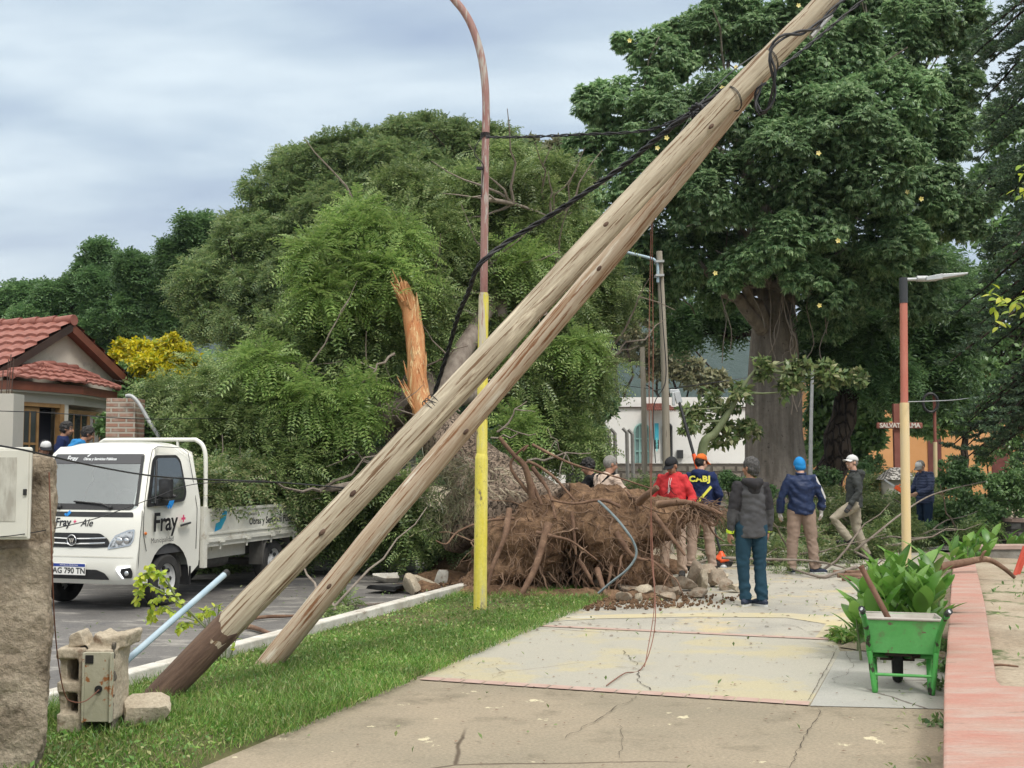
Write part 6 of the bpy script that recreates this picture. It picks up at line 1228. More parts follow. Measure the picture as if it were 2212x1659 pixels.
# crown lobes
fb = [(760, 640, 100, 18.5), (900, 520, 95, 19.5), (820, 760, 110, 18.6), (660, 720, 80, 18.5), (640, 830, 110, 18), (500, 850, 90, 17.8), (430, 900, 60, 17.6), (560, 930, 110, 17.2), (470, 960, 80, 17), (690, 930, 90, 17.8), (700, 1060, 80, 17.4), (780, 1120, 90, 18), (860, 1130, 70, 18), (650, 1130, 70, 17.6), (960, 1160, 60, 18.5), (600, 1020, 80, 16.8), (1110, 430, 80, 20.5), (1190, 400, 70, 21.5), (1080, 340, 50, 21), (1000, 420, 70, 20.5), (1150, 550, 100, 20.5), (1240, 520, 80, 21), (1040, 620, 90, 20), (1180, 700, 100, 20.5), (1280, 640, 80, 21), (1100, 790, 90, 19.6), (1230, 820, 90, 20.5), (1180, 920, 80, 20), (960, 700, 90, 19.5), (960, 560, 80, 20), (880, 420, 70, 20), (780, 520, 80, 19.2), (1240, 960, 60, 20), (600, 760, 60, 18.3), (900, 640, 60, 18.2), (350, 850, 40, 18.5), (400, 1000, 50, 17.4), (900, 1170, 40, 16.6), (930, 1190, 30, 16.2), (880, 1060, 40, 17), (985, 1010, 16, 16.6), (1010, 930, 30, 17.2), (1130, 1010, 20, 16.4)]
Bf = [B(*q) for q in fb]; pt, nn = clump_pts(Bf, 33000, 17, .36, .3); p2_, n2_ = clump_pts(Bf, 19000, 20, .66, .05); pt = np.concatenate([pt, p2_]) - np.array(FO); nn = np.concatenate([nn, n2_])
# keep the splintered stub and the trunk visible: no foliage hanging right before them
def clear(pt, segs):
    keep = np.ones(len(pt), bool)
    for a, b, r_ in segs:
        a, b = np.array(a), np.array(b); ab = b - a; f = np.clip(((pt - a) @ ab) / (ab @ ab), 0, 1); c_ = a + f[:, None] * ab; dlt = pt - c_; keep &= ~((np.hypot(dlt[:, 0], dlt[:, 2]) < r_) & (dlt[:, 1] < .3))
    return keep
segs = [(st[2], st[-1], .17), (core[1], core[-1], .62), (core[0], core[2], .9), (fl_(1110, 1110, 16.2), fl_(945, 1180, 16.3), .55)]
k_ = clear(pt, segs); q1 = fronds(pt[k_], nn[k_], .29, nl=7, ll=.24, lw=.38)
link('crown', crown_mesh(q1), ft, M['lf_fall'])
ff = [(760, 500, 60, 18.2), (700, 560, 60, 17.8), (860, 520, 50, 18.2), (820, 600, 50, 17.8), (700, 640, 50, 17.6), (560, 800, 45, 17), (880, 620, 35, 17.6), (1130, 560, 40, 19.5), (1250, 760, 40, 19.6), (650, 860, 40, 16.8), (790, 850, 40, 17.2), (1120, 930, 35, 18.5), (740, 900, 40, 17)]
pt, nn = clump_pts([B(*q) for q in ff], 3600, 10, .4, .2); pt -= np.array(FO); k_ = clear(pt, segs); q2 = fronds(pt[k_], nn[k_], .42, nl=9, ll=.21, lw=.34); link('fresh_sprays', crown_mesh(q2), ft, M['lf_fresh'])
# ------------------------------------------------------------------ root plate
RC = Vector((.95, 15.55, .0)) - FO
rb = MB()
for (x, y, Y, rx, ry, rz_2) in ((1250, 1180, 15.4, .95, .62, .62), (1120, 1190, 15.4, .55, .5, .5), (1365, 1150, 15.5, .62, .5, .42), (1455, 1104, 15.6, .36, .28, .13), (1300, 1110, 15.6, .7, .45, .35), (1180, 1130, 15.5, .5, .4, .4), (1245, 1075, 15.8, .22, .2, .22), (1080, 1250, 15.2, .55, .45, .25), (1385, 1240, 15.3, .36, .35, .24), (1120, 1250, 15.3, .4, .4, .3), (1330, 1250, 15.4, .4, .4, .25)):
    rb.ball(fl_(x, y, Y), (rx, ry, rz_2), 20)
hc = [(fl_(1232, 1235, 15), .20, .34, .75), (fl_(1300, 1262, 15), .13, .2, .4), (fl_(1120, 1262, 15), .2, .14, .35), (fl_(1010, 1240, 15), .15, .1, .2), (fl_(1420, 1190, 15), .3, .12, .25)]
def cav(a):
    r = 0
    for c_, rx, rz_, dp in hc: r = r + dp * np.exp(-((a[:, 0] - c_.x) / rx) ** 2 - ((a[:, 2] - c_.z) / rz_) ** 2) * (a[:, 1] < .1)
    return r
me = remesh(rb, .03, 3, noise=lambda a: .10 * fbm(a * 2.0, 11, 3) + .05 * fbm(a * 6, 12, 4) + .02 * fbm(a * 18, 14, 2) - cav(a)); link('root_plate', me, ft, M['earth'], 180)
# strong single roots (picture places, distance)
RT = [([(1150, 1075, 15.0), (1135, 1010, 14.9), (1108, 980, 14.9), (1078, 944, 14.9)], .055, .032), ([(1150, 1075, 15.0), (1105, 1015, 14.95), (1112, 985, 14.9), (1140, 962, 14.8), (1130, 975, 14.8)], .03, .014), ([(1185, 1130, 14.75), (1165, 1200, 14.6), (1150, 1240, 14.5), (1126, 1285, 14.35)], .06, .045), ([(1235, 1105, 14.8), (1240, 1150, 14.75), (1244, 1198, 14.7)], .032, .02), ([(1100, 1100, 14.9), (1090, 1160, 14.7), (1062, 1230, 14.6), (1052, 1280, 14.5)], .045, .03), ([(1042, 1215, 14.5), (1036, 1260, 14.4), (1040, 1290, 14.4)], .05, .04), ([(1110, 1120, 15), (1050, 1125, 14.8), (990, 1148, 14.7), (965, 1175, 14.6), (942, 1168, 14.6)], .022, .01), ([(1410, 1110, 14.9), (1450, 1160, 14.8), (1480, 1200, 14.7)], .045, .02), ([(1480, 1100, 15.1), (1500, 1110, 14.9), (1540, 1135, 14.8), (1552, 1118, 14.8)], .035, .02), ([(1380, 1085, 15.1), (1400, 1068, 14.9), (1420, 1052, 14.8)], .06, .05), ([(1420, 1090, 15.1), (1480, 1085, 14.9), (1530, 1098, 14.8), (1560, 1112, 14.7)], .06, .03), ([(1170, 1090, 15.1), (1135, 1000, 15.2), (1190, 1025, 15.1), (1240, 1080, 15.0)], .03, .02), ([(1150, 1010, 15.3), (1185, 1060, 15.1), (1200, 1120, 14.9)], .035, .02), ([(1250, 1210, 14.7), (1270, 1240, 14.6), (1280, 1262, 14.6)], .04, .02), ([(1330, 1150, 14.8), (1365, 1200, 14.7), (1400, 1210, 14.7)], .05, .02), ([(1290, 1230, 14.7), (1300, 1260, 14.5), (1310, 1290, 14.4)], .05, .04), ([(1160, 1150, 14.8), (1200, 1160, 14.6), (1235, 1170, 14.6), (1290, 1210, 14.6)], .03, .014), ([(1520, 1110, 15), (1540, 1150, 14.9), (1565, 1170, 14.8)], .02, .008), ([(1340, 1095, 14.9), (1300, 1080, 14.9), (1240, 1088, 14.9), (1190, 1080, 15)], .03, .015)]
for p, a, b in RT:
    q = smoothpath([fl_(*v) for v in p], 4); a *= .85; b *= .7; MB().tube(q, lerp_r(a, b, len(q)), 9, noise=.18, nsc=7).build('root', M['root'], ft, 60)
A = getv(me); mr_ = MB(); rr_ = random.Random(12)
for i in range(46):
    c_ = Vector(A[rr_.randrange(len(A))])
    if c_.y > .0 or c_.x > 1.5: continue
    p = [c_]; d = Vector((rr_.uniform(-.8, .8), rr_.uniform(-1, -.2), rr_.uniform(-.9, .2))).normalized(); L = rr_.uniform(.07, .15)
    for k in range(rr_.randint(4, 7)): d = (d + Vector((rr_.uniform(-.5, .5), rr_.uniform(-.25, .3), rr_.uniform(-.7, .25)))).normalized(); p.append(p[-1] + d * L)
    r0 = rr_.uniform(.012, .026); p = [Vector((v.x, v.y, max(.03, v.z))) for v in p]; q = smoothpath(p, 3); mr_.tube(q, lerp_r(r0, r0 * .3, len(q)), 7, noise=.2, nsc=9)
    f_ = p[len(p) // 2]; d2 = Vector((rr_.uniform(-1, 1), rr_.uniform(-.6, 0), rr_.uniform(-.8, .2))).normalized(); mr_.tube([f_, f_ + d2 * .1, f_ + d2 * .18 - Vector((0, 0, .05))], [r0 * .6, r0 * .4, r0 * .15], 6)
o = mr_.build('forking_roots', M['root'], ft, 60); o['kind'] = 'stuff'
fr = MB(); cand = [Vector(A[i]) for i in rng.integers(0, len(A), 2600) if A[i][1] < .1 and A[i][0] < 1.6]
for i, c_ in enumerate(cand[:950]):
    r_ = random.uniform(.0025, .008) * (2.2 if i % 11 == 0 else 1); p = [c_]; d = Vector((random.uniform(-1, 1), random.uniform(-1.2, -.2), random.uniform(-1, .5))).normalized(); L = random.uniform(.03, .08) * (1.5 if i % 11 == 0 else 1)
    for k in range(random.randint(4, 8)):
        d = (d + Vector((random.uniform(-.6, .6), random.uniform(-.35, .35), random.uniform(-.75, .35)))).normalized(); p.append(p[-1] + d * L)
    if min(v.z for v in p) < 0: p = [Vector((v.x, v.y, max(.02, v.z))) for v in p]
    fr.tube(p, lerp_r(r_, r_ * .35, len(p)), 5)
o = fr.build('fine_roots', M['fine_root'], ft, 60); o['kind'] = 'stuff'
fr = MB()
for i in range(160):          # frayed bundle at the right tip
    c_ = fl_(random.gauss(1515, 22), random.gauss(1102, 7), 14.9); d = Vector((random.uniform(-.3, 1), random.uniform(-.6, .2), random.uniform(-.55, .35))).normalized(); fr.tube([c_, c_ + d * .12 + Vector((0, 0, .01)), c_ + d * .26 - Vector((0, 0, .05))], [.007, .005, .002], 4)
o = fr.build('frayed_roots', M['fine_root'], ft, 60); o['kind'] = 'stuff'
# soil thrown up around the hole
so_ = MB()
for (x, y, rx, ry, rz_2) in ((1000, 1232, .55, .5, .22), (960, 1260, .5, .4, .16), (1060, 1290, .7, .35, .12), (1180, 1296, .9, .35, .10), (1320, 1296, .7, .3, .10), (1450, 1268, .45, .25, .10), (1420, 1240, .5, .4, .25), (900, 1275, .35, .3, .10)):
    g = G(x, y); so_.ball((g.x, g.y + .2, 0), (rx, ry, rz_2), 16)
me = remesh(so_, .035, 3, noise=lambda a: .03 * fbm(a * 3, 21, 3) + .022 * fbm(a * 11, 22, 3)); tag(link('soil_mound', me, None, M['earth'], 180), 'loose brown soil thrown up around the foot of the root plate', 'soil', kind='stuff')
# grey hose
cable('hose', 'grey plastic hose looping out of the root plate', [P(1292, 1082, 14.9), P(1310, 1098, 14.6), P(1340, 1130, 14.4), P(1368, 1170, 14.3), P(1374, 1200, 14.25), P(1355, 1230, 14.2), P(1320, 1258, 14.2), P(1292, 1282, 14.2)], .016, 1, m=mat('hose_grey', (.13, .17, .18), (.18, .22, .23), rough=.5, scale=5))['group'] = 'hose'
# clods and rubble
clod = MB(); bmv = []
cl = []
for i in range(2600):
    x = random.gauss(1190, 175); y = random.triangular(1278, 1322, 1296) if x > 1000 else random.uniform(1262, 1285)
    if x > 1600 or x < 900: continue
    g = G(x, y); r_ = random.uniform(.008, .032) * (1.5 if i % 25 == 0 else 1); M_ = Euler((random.uniform(0, 3), random.uniform(0, 3), 0)).to_matrix(); bq = MB().ball((0, 0, 0), (r_ * .9, r_ * .7, r_ * .55), 5); clod.add([M_ @ (Vector(v) * random.uniform(.7, 1.15)) + Vector((g.x, g.y, .015 + r_ * .3)) for v in bq.v], bq.f)
tag(clod.build('soil_clods', M['earth'], None, None), 'scattered clods of brown earth in front of the roots', 'soil', kind='stuff')
M['rock'] = mat('broken_slab', (.23, .18, .13), (.36, .30, .23), grain=.25, gs=30, rough=.9, scale=4, bump=.006, bscale=24, spots=((.20, .13, .08), 3, .55, .1))
rk = [(1410, 1262, .15, .13, 'big pale block of broken paving standing highest in the rubble'), (1355, 1278, .14, .05, 'long flat slab lying at the left of the rubble row'), (1432, 1280, .13, .06, 'brown flat slab below the big pale block'), (1395, 1284, .11, .06, 'squat grey lump in front of the big pale block'), (1460, 1282, .10, .05, 'small flat tan stone in the middle of the rubble'), (1497, 1262, .11, .15, 'upright grey shard pointing up in the rubble'), (1520, 1265, .10, .10, 'leaning pale shard just right of the upright grey one'), (1545, 1262, .11, .10, 'wedge shaped brown rock right of the shards'), (1570, 1268, .10, .07, 'small brown rock second from the right end of the rubble'), (1590, 1274, .09, .05, 'rightmost low brown rock of the rubble'), (1480, 1270, .13, .07, 'broad brown slab left of the upright shard'), (1290, 1270, .13, .11, 'rounded tan rock beside the foot of the hose'), (1380, 1292, .06, .04, 'little stone in front at the left of the squat grey lump'), (1345, 1294, .09, .05, 'tan stone nearest the camera below the long flat slab'), (1440, 1292, .10, .04, 'thin pale slab nearest the camera under the rubble'), (1258, 1262, .09, .07, 'small brown stone left of the rounded tan rock'), (1505, 1284, .12, .04, 'flat grey slab in front of the upright shard'), (1530, 1244, .12, .09, 'brown slab chunk at the back of the rubble row'), (1560, 1250, .1, .06, 'flat stone at the back right of the rubble row'), (1380, 1268, .10, .07, 'brown stone behind the squat grey lump')]
for i, (x, y, r_, h, lab) in enumerate(rk):
    g = G(x, y + 7); r_ *= 1.2; h *= 1.25; o = rock('paving_rubble', (g.x, g.y, h * .55 + .035), (r_, r_ * .75, h), M['rock'] if i % 3 else M['block'], 40 + i, rot=i * 1.3); tag(o, lab, 'rubble', 'broken paving rubble'); 
M['whitekerb'] = M['kerb']
for x, y, r3, lab in ((912, 1268, (.20, .12, .10), 'grey kerb boulder pushed up at the left of the hole'), (952, 1262, (.10, .08, .13), 'white painted broken kerb piece near the yellow lamp post'), (836, 1258, (.22, .10, .085), 'white topped kerb block lying in the road left of the hole'), (893, 1282, (.10, .14, .16), 'grey stone wedged beside the black asphalt slab')):
    g = G(x, y); tag(rock('kerb_block', (g.x, g.y, r3[2] * .6), r3, M['kerb'] if 'white' in lab else M['block'], int(x), rot=.3), lab, 'rubble', 'kerb blocks by the hole')
g = G(838, 1280); tag(rock('asphalt_slab', (g.x, g.y, .07), (.36, .2, .05), mat('black_asphalt', (.02, .02, .02), (.04, .04, .04), rough=.8, scale=6), 77, rot=.5), 'thin black slab of lifted asphalt beside the hole', 'rubble')
# ================================================================== branches in the truck bed and litter
tb = thing('branch_load', 'heap of cut leafy branches filling the truck bed', 'branches', (0, 0, 0)); lo = []
Rz = Matrix.Rotation(R(-17), 3, 'Z'); TO = Vector((-4.72, 14.06, 0))
for y in np.linspace(.95, 3.3, 7):
    for x in (-.5, .0, .5): lo.append((TO + Rz @ Vector((x, y, 1.15 + .12 * random.random())), (.42, .40, .33)))
lo += [(TO + Rz @ Vector((.65, 3.2, 1.1)), (.4, .35, .35)), (TO + Rz @ Vector((.75, 3.55, .95)), (.35, .35, .4)), (TO + Rz @ Vector((.2, 2.0, 1.4)), (.5, .6, .3)), (TO + Rz @ Vector((.2, 1.2, 1.45)), (.5, .4, .3))]
pt, nn = clump_pts(lo, 9500, 12, .4, .3); mb_ = np.array(TO); loc = (pt - mb_) @ np.array(Rz)          # into truck frame
kp = (loc[:, 1] > .78) & ~((loc[:, 0] > .58) & (loc[:, 2] < 1.2) & (loc[:, 1] < 2.3)) & (loc[:, 2] > .72)
link('leaf_mass', crown_mesh(fronds(pt[kp], nn[kp], .26, nl=6, ll=.27, lw=.42, droop=.5)), tb, M['lf_load'])
mb = MB()
for i in range(26):
    a = TO + Rz @ Vector((random.uniform(-.6, .6), random.uniform(.9, 3.3), 1.1)); d = Vector((random.uniform(-1, 1), random.uniform(-1, 1), random.uniform(0, .9))).normalized(); mb.tube(path(a, a + d * random.uniform(.5, 1.0), 4, .1), lerp_r(.016, .005, 5), 5)
mb.build('twigs', M['bark_smooth'], tb, 60)
# leafy litter piles: dragged branches behind the men
def pile(name, lab, blobs, n, m=M['lf_fall'], L=.28, br=14, seed=0, cat='branches', style='frond'):
    c0 = blobs[0][0]; t_ = thing(name, lab, cat, (c0.x, c0.y, 0)); off = np.array([c0.x, c0.y, 0]); pt, nn = clump_pts(blobs, n, 12, .38, .4); pt[:, 2] = np.abs(pt[:, 2] - .02) + .02
    q = fronds(pt - off, nn, L, nl=6, ll=.27, lw=.40, droop=.2) if style == 'frond' else leaves(pt - off, nn, L, L * .45)
    link('leaf_mass', crown_mesh(q), t_, m); mb = MB()
    for i in range(br):
        b = random.choice(blobs); a = b[0] - Vector(off) + Vector((random.uniform(-1, 1) * b[1][0], random.uniform(-.6, .6) * b[1][1], random.uniform(-.2, .4) * b[1][2])); a.z = max(.05, a.z); d = Vector((random.uniform(-1, 1), random.uniform(-.5, .5), random.uniform(-.1, .35))).normalized(); p = path(a, a + d * random.uniform(.8, 2.0), 6, .1); p = [Vector((v.x, v.y, max(.03, v.z))) for v in p]; mb.tube(p, lerp_r(random.uniform(.012, .03), .006, 7), 6)
    if br: mb.build('branches', M['bark_smooth'], t_, 60)
    return t_
def GB(x, y, r, h, ry=None):      # low heap standing on the ground
    g = G(x, y); rr = pxm(r, g.y); return (Vector((g.x, g.y, h * .4)), (rr, ry or rr * .7, h))
pile('branch_pile', 'long heap of fallen leafy branches behind the navy jacket men', [GB(1700, 1185, 90, .6), GB(1830, 1175, 100, .8), GB(1600, 1185, 70, .6), GB(1500, 1180, 60, .55), GB(1900, 1150, 100, 1.0), GB(1440, 1170, 50, .6), GB(1780, 1150, 80, .9), GB(1980, 1160, 90, .8), GB(1560, 1215, 50, .2), GB(1660, 1220, 60, .2), GB(1770, 1215, 60, .25), GB(1870, 1205, 60, .35)], 12000, m=M['lf_load'], br=40)
pile('branch_pile', 'leafy branches heaped before the man in the dark puffer jacket', [GB(2000, 1175, 80, .7), GB(2080, 1170, 60, .5), GB(1940, 1190, 60, .5), GB(2110, 1190, 40, .35)], 3600, br=8)
pile('branch_pile', 'green branches behind the crouching man at the root plate', [GB(1380, 1150, 70, .9), GB(1260, 1140, 90, .9), GB(1180, 1150, 70, .8)], 3600, br=10)
pile('branch_pile', 'flattened leafy branches lying on the road behind the truck wheels', [GB(560, 1225, 90, .25), GB(460, 1235, 60, .2), GB(680, 1205, 90, .35), GB(760, 1195, 90, .4), GB(840, 1190, 80, .5), GB(920, 1195, 60, .4)], 5200, br=12)
pile('branch_sprig', 'torn leafy sprig on the road edge between the poles and the hole', [GB(745, 1315, 35, .07), GB(720, 1330, 25, .06)], 150, br=3, L=.2)
pile('branch_sprig', 'small cut leaves scattered on the paving around the blue capped man', [GB(1760, 1238, 40, .04), GB(1700, 1240, 30, .04), GB(1850, 1235, 30, .05)], 160, br=2, L=.16)['kind'] = 'stuff'
# individual bare branches
def branch(lab, pts, r0, r1, m='bark_smooth', grp='bare broken branches'):
    q = smoothpath(pts, 4); o = MB().tube(q, lerp_r(r0, r1, len(q)), 8, noise=.1, nsc=6).build('bare_branch', M[m], None, 60); return tag(o, lab, 'branch', grp)
branch('dark branch lying across the far end of the pink wall', [P(2030, 1225, 14.6), P(2080, 1216, 14.7), P(2130, 1208, 14.8), P(2165, 1225, 14.8), P(2192, 1248, 14.8)], .055, .02, 'root')
branch('short fork sticking up from the dark branch on the pink wall', [P(2118, 1212, 14.75), P(2124, 1195, 14.7), P(2130, 1190, 14.7)], .022, .012, 'root')
g_ = lambda x, y, z=.03: G(x, y, z)
branch('thin branch on the road left of the brace pole foot', [g_(530, 1338), g_(580, 1332), g_(640, 1330), g_(700, 1322)], .02, .012, 'root')
branch('thicker branch on the road behind the brace pole', [g_(505, 1352), g_(545, 1355), g_(590, 1372), g_(615, 1385)], .03, .014, 'root')
branch('slender grey branch lying behind the blue capped man', [g_(1560, 1205, .3), g_(1660, 1208, .25), g_(1760, 1212, .2), g_(1830, 1228, .05)], .022, .012)
branch('curving grey branch on the paving right of the blue capped man', [g_(1850, 1225, .1), g_(1800, 1240, .05), g_(1770, 1246), g_(1700, 1225, .1)], .03, .014)
branch('leaning dark branch held up beside the banded lamp post', [P(1845, 1190, 20), P(1890, 1155, 20), P(1940, 1115, 20.3), P(2000, 1075, 21), P(2060, 1055, 21.5), P(2130, 1040, 22)], .022, .008)
branch('thin bare stick crossing behind the crouching man at the roots', [P(1150, 960, 15.5), P(1230, 1000, 15.4), P(1330, 1030, 15.6), P(1420, 1060, 15.8)], .02, .008, 'root')
branch('dark twig lying on the soil at the far right', [g_(2120, 1440, .215), g_(2160, 1436, .22), g_(2200, 1440, .215)], .012, .006, 'root')
# cut logs pile behind the cannas
for i in range(9):
    x = 1800 + i * 9; g = g_(x, 1236 + (i % 3) * 7, .05 + .03 * (i % 2)); o = MB().tube([g, g + Vector((random.uniform(.5, .8), random.uniform(-.2, .3), random.uniform(-.02, .03)))], random.uniform(.02, .035), 8).build('cut_stick', M['root'], None, 60); tag(o, 'cut brown stick in the small bundle left of the canna plants', 'branch', 'bundle of cut sticks')
# slanting green-barked cut limb with broad leaves (right of the orange pole)
gl = thing('green_limb', 'slanting green barked limb with broad leaves behind the orange capped man', 'branch', (0, 0, 0))
q = smoothpath([P(1512, 1050, 22), P(1520, 960, 22), P(1545, 935, 22), P(1580, 880, 22), P(1605, 835, 22), P(1630, 800, 22)], 5); MB().tube(q, lerp_r(.105, .018, len(q)), 12, noise=.05, nsc=3).build('limb', M['bark_green'], gl, 60)
pt, nn = clump_pts([B(*b_) for b_ in ((1650, 800, 30, 22), (1720, 805, 35, 22), (1790, 815, 35, 22), (1850, 820, 22, 22), (1560, 870, 35, 22.3), (1510, 890, 30, 22.3), (1600, 850, 25, 22), (1560, 940, 40, 22.4), (1490, 920, 20, 22), (1700, 840, 25, 22), (1620, 930, 30, 22.5))], 2600, 8, .45, .2)
Dn = []
link('leaves', crown_mesh(leaves(pt, nn, .15, .07)), gl, M['lf_load']); mb = MB()
for a, b in (((1630, 800), (1880, 822)), ((1600, 850), (1720, 845)), ((1580, 880), (1500, 885)), ((1560, 910), (1500, 915)), ((1640, 800), (1700, 780))): mb.tube(path(P(*a, 22), P(*b, 22), 5, .05), lerp_r(.03, .008, 6), 6)
mb.build('side_twigs', M['bark_green'], gl, 60)
# fallen leaves scattered on paving and road
n = 1500; s = 2.5 + 15 * rng.uniform(0, 1, n); t = rng.uniform(-9, 3, n); keep = rng.uniform(0, 1, n) < np.where((t > -3.7) & (s < 11), .25, 1.0); s, t = s[keep], t[keep]; s[:160] = rng.uniform(3, 14, 160); t[:160] = rng.uniform(-.25, .12, 160)
pt = np.stack([UDIR.x * s + VDIR.x * t, UDIR.y * s + VDIR.y * t, np.full(len(s), .02)], 1); q = leaves(pt, np.tile([0, 0, 1.], (len(s), 1)), .045, .022, up=3, droop=0); q[:, :, 2] = np.clip(q[:, :, 2], .014, .06)
n3 = 1100; s3 = 3 + 16 * rng.uniform(0, 1, n3) ** .8; t3 = rng.uniform(-3.7, .3, n3); pb = np.stack([UDIR.x * s3 + VDIR.x * t3, UDIR.y * s3 + VDIR.y * t3, np.full(n3, .014)], 1); ln3 = rng.uniform(.008, .04, n3) * (1 + .8 * (s3 > 11))
qd = leafquads(pb, unit(np.stack([rng.normal(size=n3), rng.normal(size=n3), np.zeros(n3)], 1)), unit(np.tile([0, 0, 1.], (n3, 1)) + rng.normal(size=(n3, 3)) * .1), ln3, ln3 * rng.uniform(.1, .6, n3)); qd[:, :, 2] = np.clip(qd[:, :, 2], .0125, .03)
tag(link('twig_debris', crown_mesh(qd), None, M['root']), 'brown bits of twig and soil scattered over the paving', 'debris', kind='stuff')
tag(link('leaf_litter', crown_mesh(q), None, M['lf_fall']), 'small leaves scattered over the paving and road', 'leaf litter', kind='stuff')
n = 500; s = rng.uniform(3, 14, n); t = rng.uniform(.6, 4.5, n); pt = np.stack([UDIR.x * s + VDIR.x * t, UDIR.y * s + VDIR.y * t, np.full(n, .225)], 1); q = leaves(pt, np.tile([0, 0, 1.], (n, 1)), .05, .024, up=3, droop=0)
tag(link('bed_litter', crown_mesh(q), None, M['lf_fall']), 'leaves scattered over the soil of the garden bed', 'leaf litter', kind='stuff')
for lab, s_, t_2, r_, h_, n_ in (('low green weeds in the garden bed by the red tubes', 14.5, 1.6, 1.1, .1, 500), ('sparse weeds at the back of the garden bed before the low grey wall', 17.0, 2.2, 1.0, .1, 400), ('small weeds in the middle of the garden bed soil', 11.0, 2.0, .5, .06, 150)): pile('weed_patch', lab, [(ST(s_, t_2, .22), (r_, r_, h_))], n_, M['lf_shrub'], .07, 0, cat='weeds', style='leaf')
# yellow sapling branch before the truck
ys = thing('yellow_sprig', 'drooping branch of yellow green leaves in front of the truck front wheel', 'branch', (0, 0, 0)); mb = MB(); lv = MB(); YY = 9.6
for p in ([(455, 1368), (400, 1310), (350, 1250), (320, 1222)], [(440, 1352), (370, 1290), (310, 1262), (295, 1300)], [(420, 1340), (380, 1325), (350, 1310), (330, 1340)], [(445, 1360), (430, 1330), (455, 1320)], [(400, 1310), (340, 1290), (320, 1330)], [(380, 1290), (350, 1240), (310, 1240), (296, 1262)], [(430, 1350), (400, 1345), (385, 1360)]):
    q = smoothpath([P(x, y, YY + random.uniform(-.15, .15)) for x, y in p], 5); mb.tube(q, lerp_r(.008, .003, len(q)), 5)
    for v in q[4:]:
        for k in range(4):
            d = Vector((random.uniform(-1, 1), random.uniform(-.8, .8), random.uniform(-1.3, .1))); a_, f_ = bigleaf(v, d, (random.uniform(-.6, .6), -.8, .6), random.uniform(.04, .075), .035, 3); lv.add(a_, f_)
mb.build('stems', M['bark_green'], ys, 60); lv.build('leaf_cluster', M['lf_lime'], ys, 180)
# small yellow-green weeds by the pole foot
for i, (x, y, hh, lab) in enumerate(((487, 1438, .26, 'yellow green seedling clump between the two pole feet'), (455, 1355, .22, 'yellow green weed on the road edge behind the leaning pole'))):
    g = G(x, y); t_ = thing('seedling', lab, 'plant', g, 0, 'seedlings near the poles'); lv = MB(); mb = MB()
    for k in range(9):
        a = Vector((random.uniform(-.05, .05), random.uniform(-.05, .05), 0)); b = a * 2 + Vector((random.uniform(-.06, .06), random.uniform(-.06, .06), hh * random.uniform(.5, 1))); mb.tube([a, b], .004, 5)
        for j in range(5): v, f = bigleaf(b, (random.uniform(-1, 1), random.uniform(-1, 1), random.uniform(-.2, .8)), (0, 0, 1), random.uniform(.05, .09), .032, 3); lv.add(v, f)
    mb.build('stems', M['bark_green'], t_); lv.build('leaf_cluster', M['lf_lime'], t_, 180)
# cannas
M['canna'] = leafmat('canna_leaf', [(.07, .19, .03), (.12, .28, .045), (.19, .37, .07), (.25, .42, .10)], trans=.35, nsc=2.5, vary=.2, rough=.35)
def canna(x, Y, h, n, lab, seed, spread=.16, z0=0):
    random.seed(seed); p0 = Vector((P(x, 1300, Y).x, Y, z0)); t_ = thing('canna_plant', lab, 'plant', p0, 0, 'canna plants'); lv = MB(); mb = MB()
    for k in range(n):
        a = Vector((random.uniform(-spread, spread), random.uniform(-spread, spread), 0)); hh = h * random.uniform(.6, 1); lean = Vector((random.uniform(-.15, .15), random.uniform(-.15, .1), 1)); top_ = a + lean * hh * .62; mb.tube([a, top_], [.012, .007], 6)
        for j in range(6):
            f = .35 + .65 * j / 5; b = a.lerp(top_, f); an = j * 2.4 + k * 1.1 + random.uniform(-.4, .4); up_ = random.uniform(1.1, 3.0) if j > 1 else random.uniform(.8, 1.6)
            d = Vector((math.cos(an), math.sin(an), up_)); L = random.uniform(.24, .38); v, fc = bigleaf(b, d, (-math.cos(an) * up_, -math.sin(an) * up_, 1), L, L * random.uniform(.34, .44), 7, curl=random.uniform(.15, .5), fold=.22); lv.add(v, fc)
    mb.build('stems', M['bark_green'], t_, 60); lv.build('leaves', M['canna'], t_, 180)
for i, (x, Y, h, n, lab) in enumerate(((1882, 10.6, .72, 3, 'leftmost canna plant at the walkway edge'), (1905, 9.9, .78, 4, 'canna directly behind the left side of the wheelbarrow tray'), (1945, 10.1, .85, 4, 'canna behind the middle of the wheelbarrow tray'), (1985, 10.0, .80, 4, 'canna behind the right side of the wheelbarrow tray'), (1930, 11.2, 1.02, 4, 'taller canna at the back left near the lamp post'), (1975, 11.4, 1.05, 4, 'tallest canna standing at the foot of the banded lamp post'), (2015, 11.0, .85, 3, 'canna close to the pink wall end'), (1895, 11.0, .85, 3, 'small canna in the back row at the left'))): canna(x, Y, h * 1.1, n + 2, lab, 300 + i)
for i, (x, Y, h, n, lab) in enumerate(((2065, 17.5, .75, 3, 'canna beyond the end of the pink wall'), (2105, 17.8, .85, 3, 'blue green canna behind the low grey wall, left one'), (2150, 19.5, .75, 2, 'canna behind the low grey wall, right one'), (2210, 19.5, .5, 2, 'stunted canna at the right edge behind the low wall'))): canna(x, Y, h, n, lab, 400 + i, .25, 0)
random.seed(99)
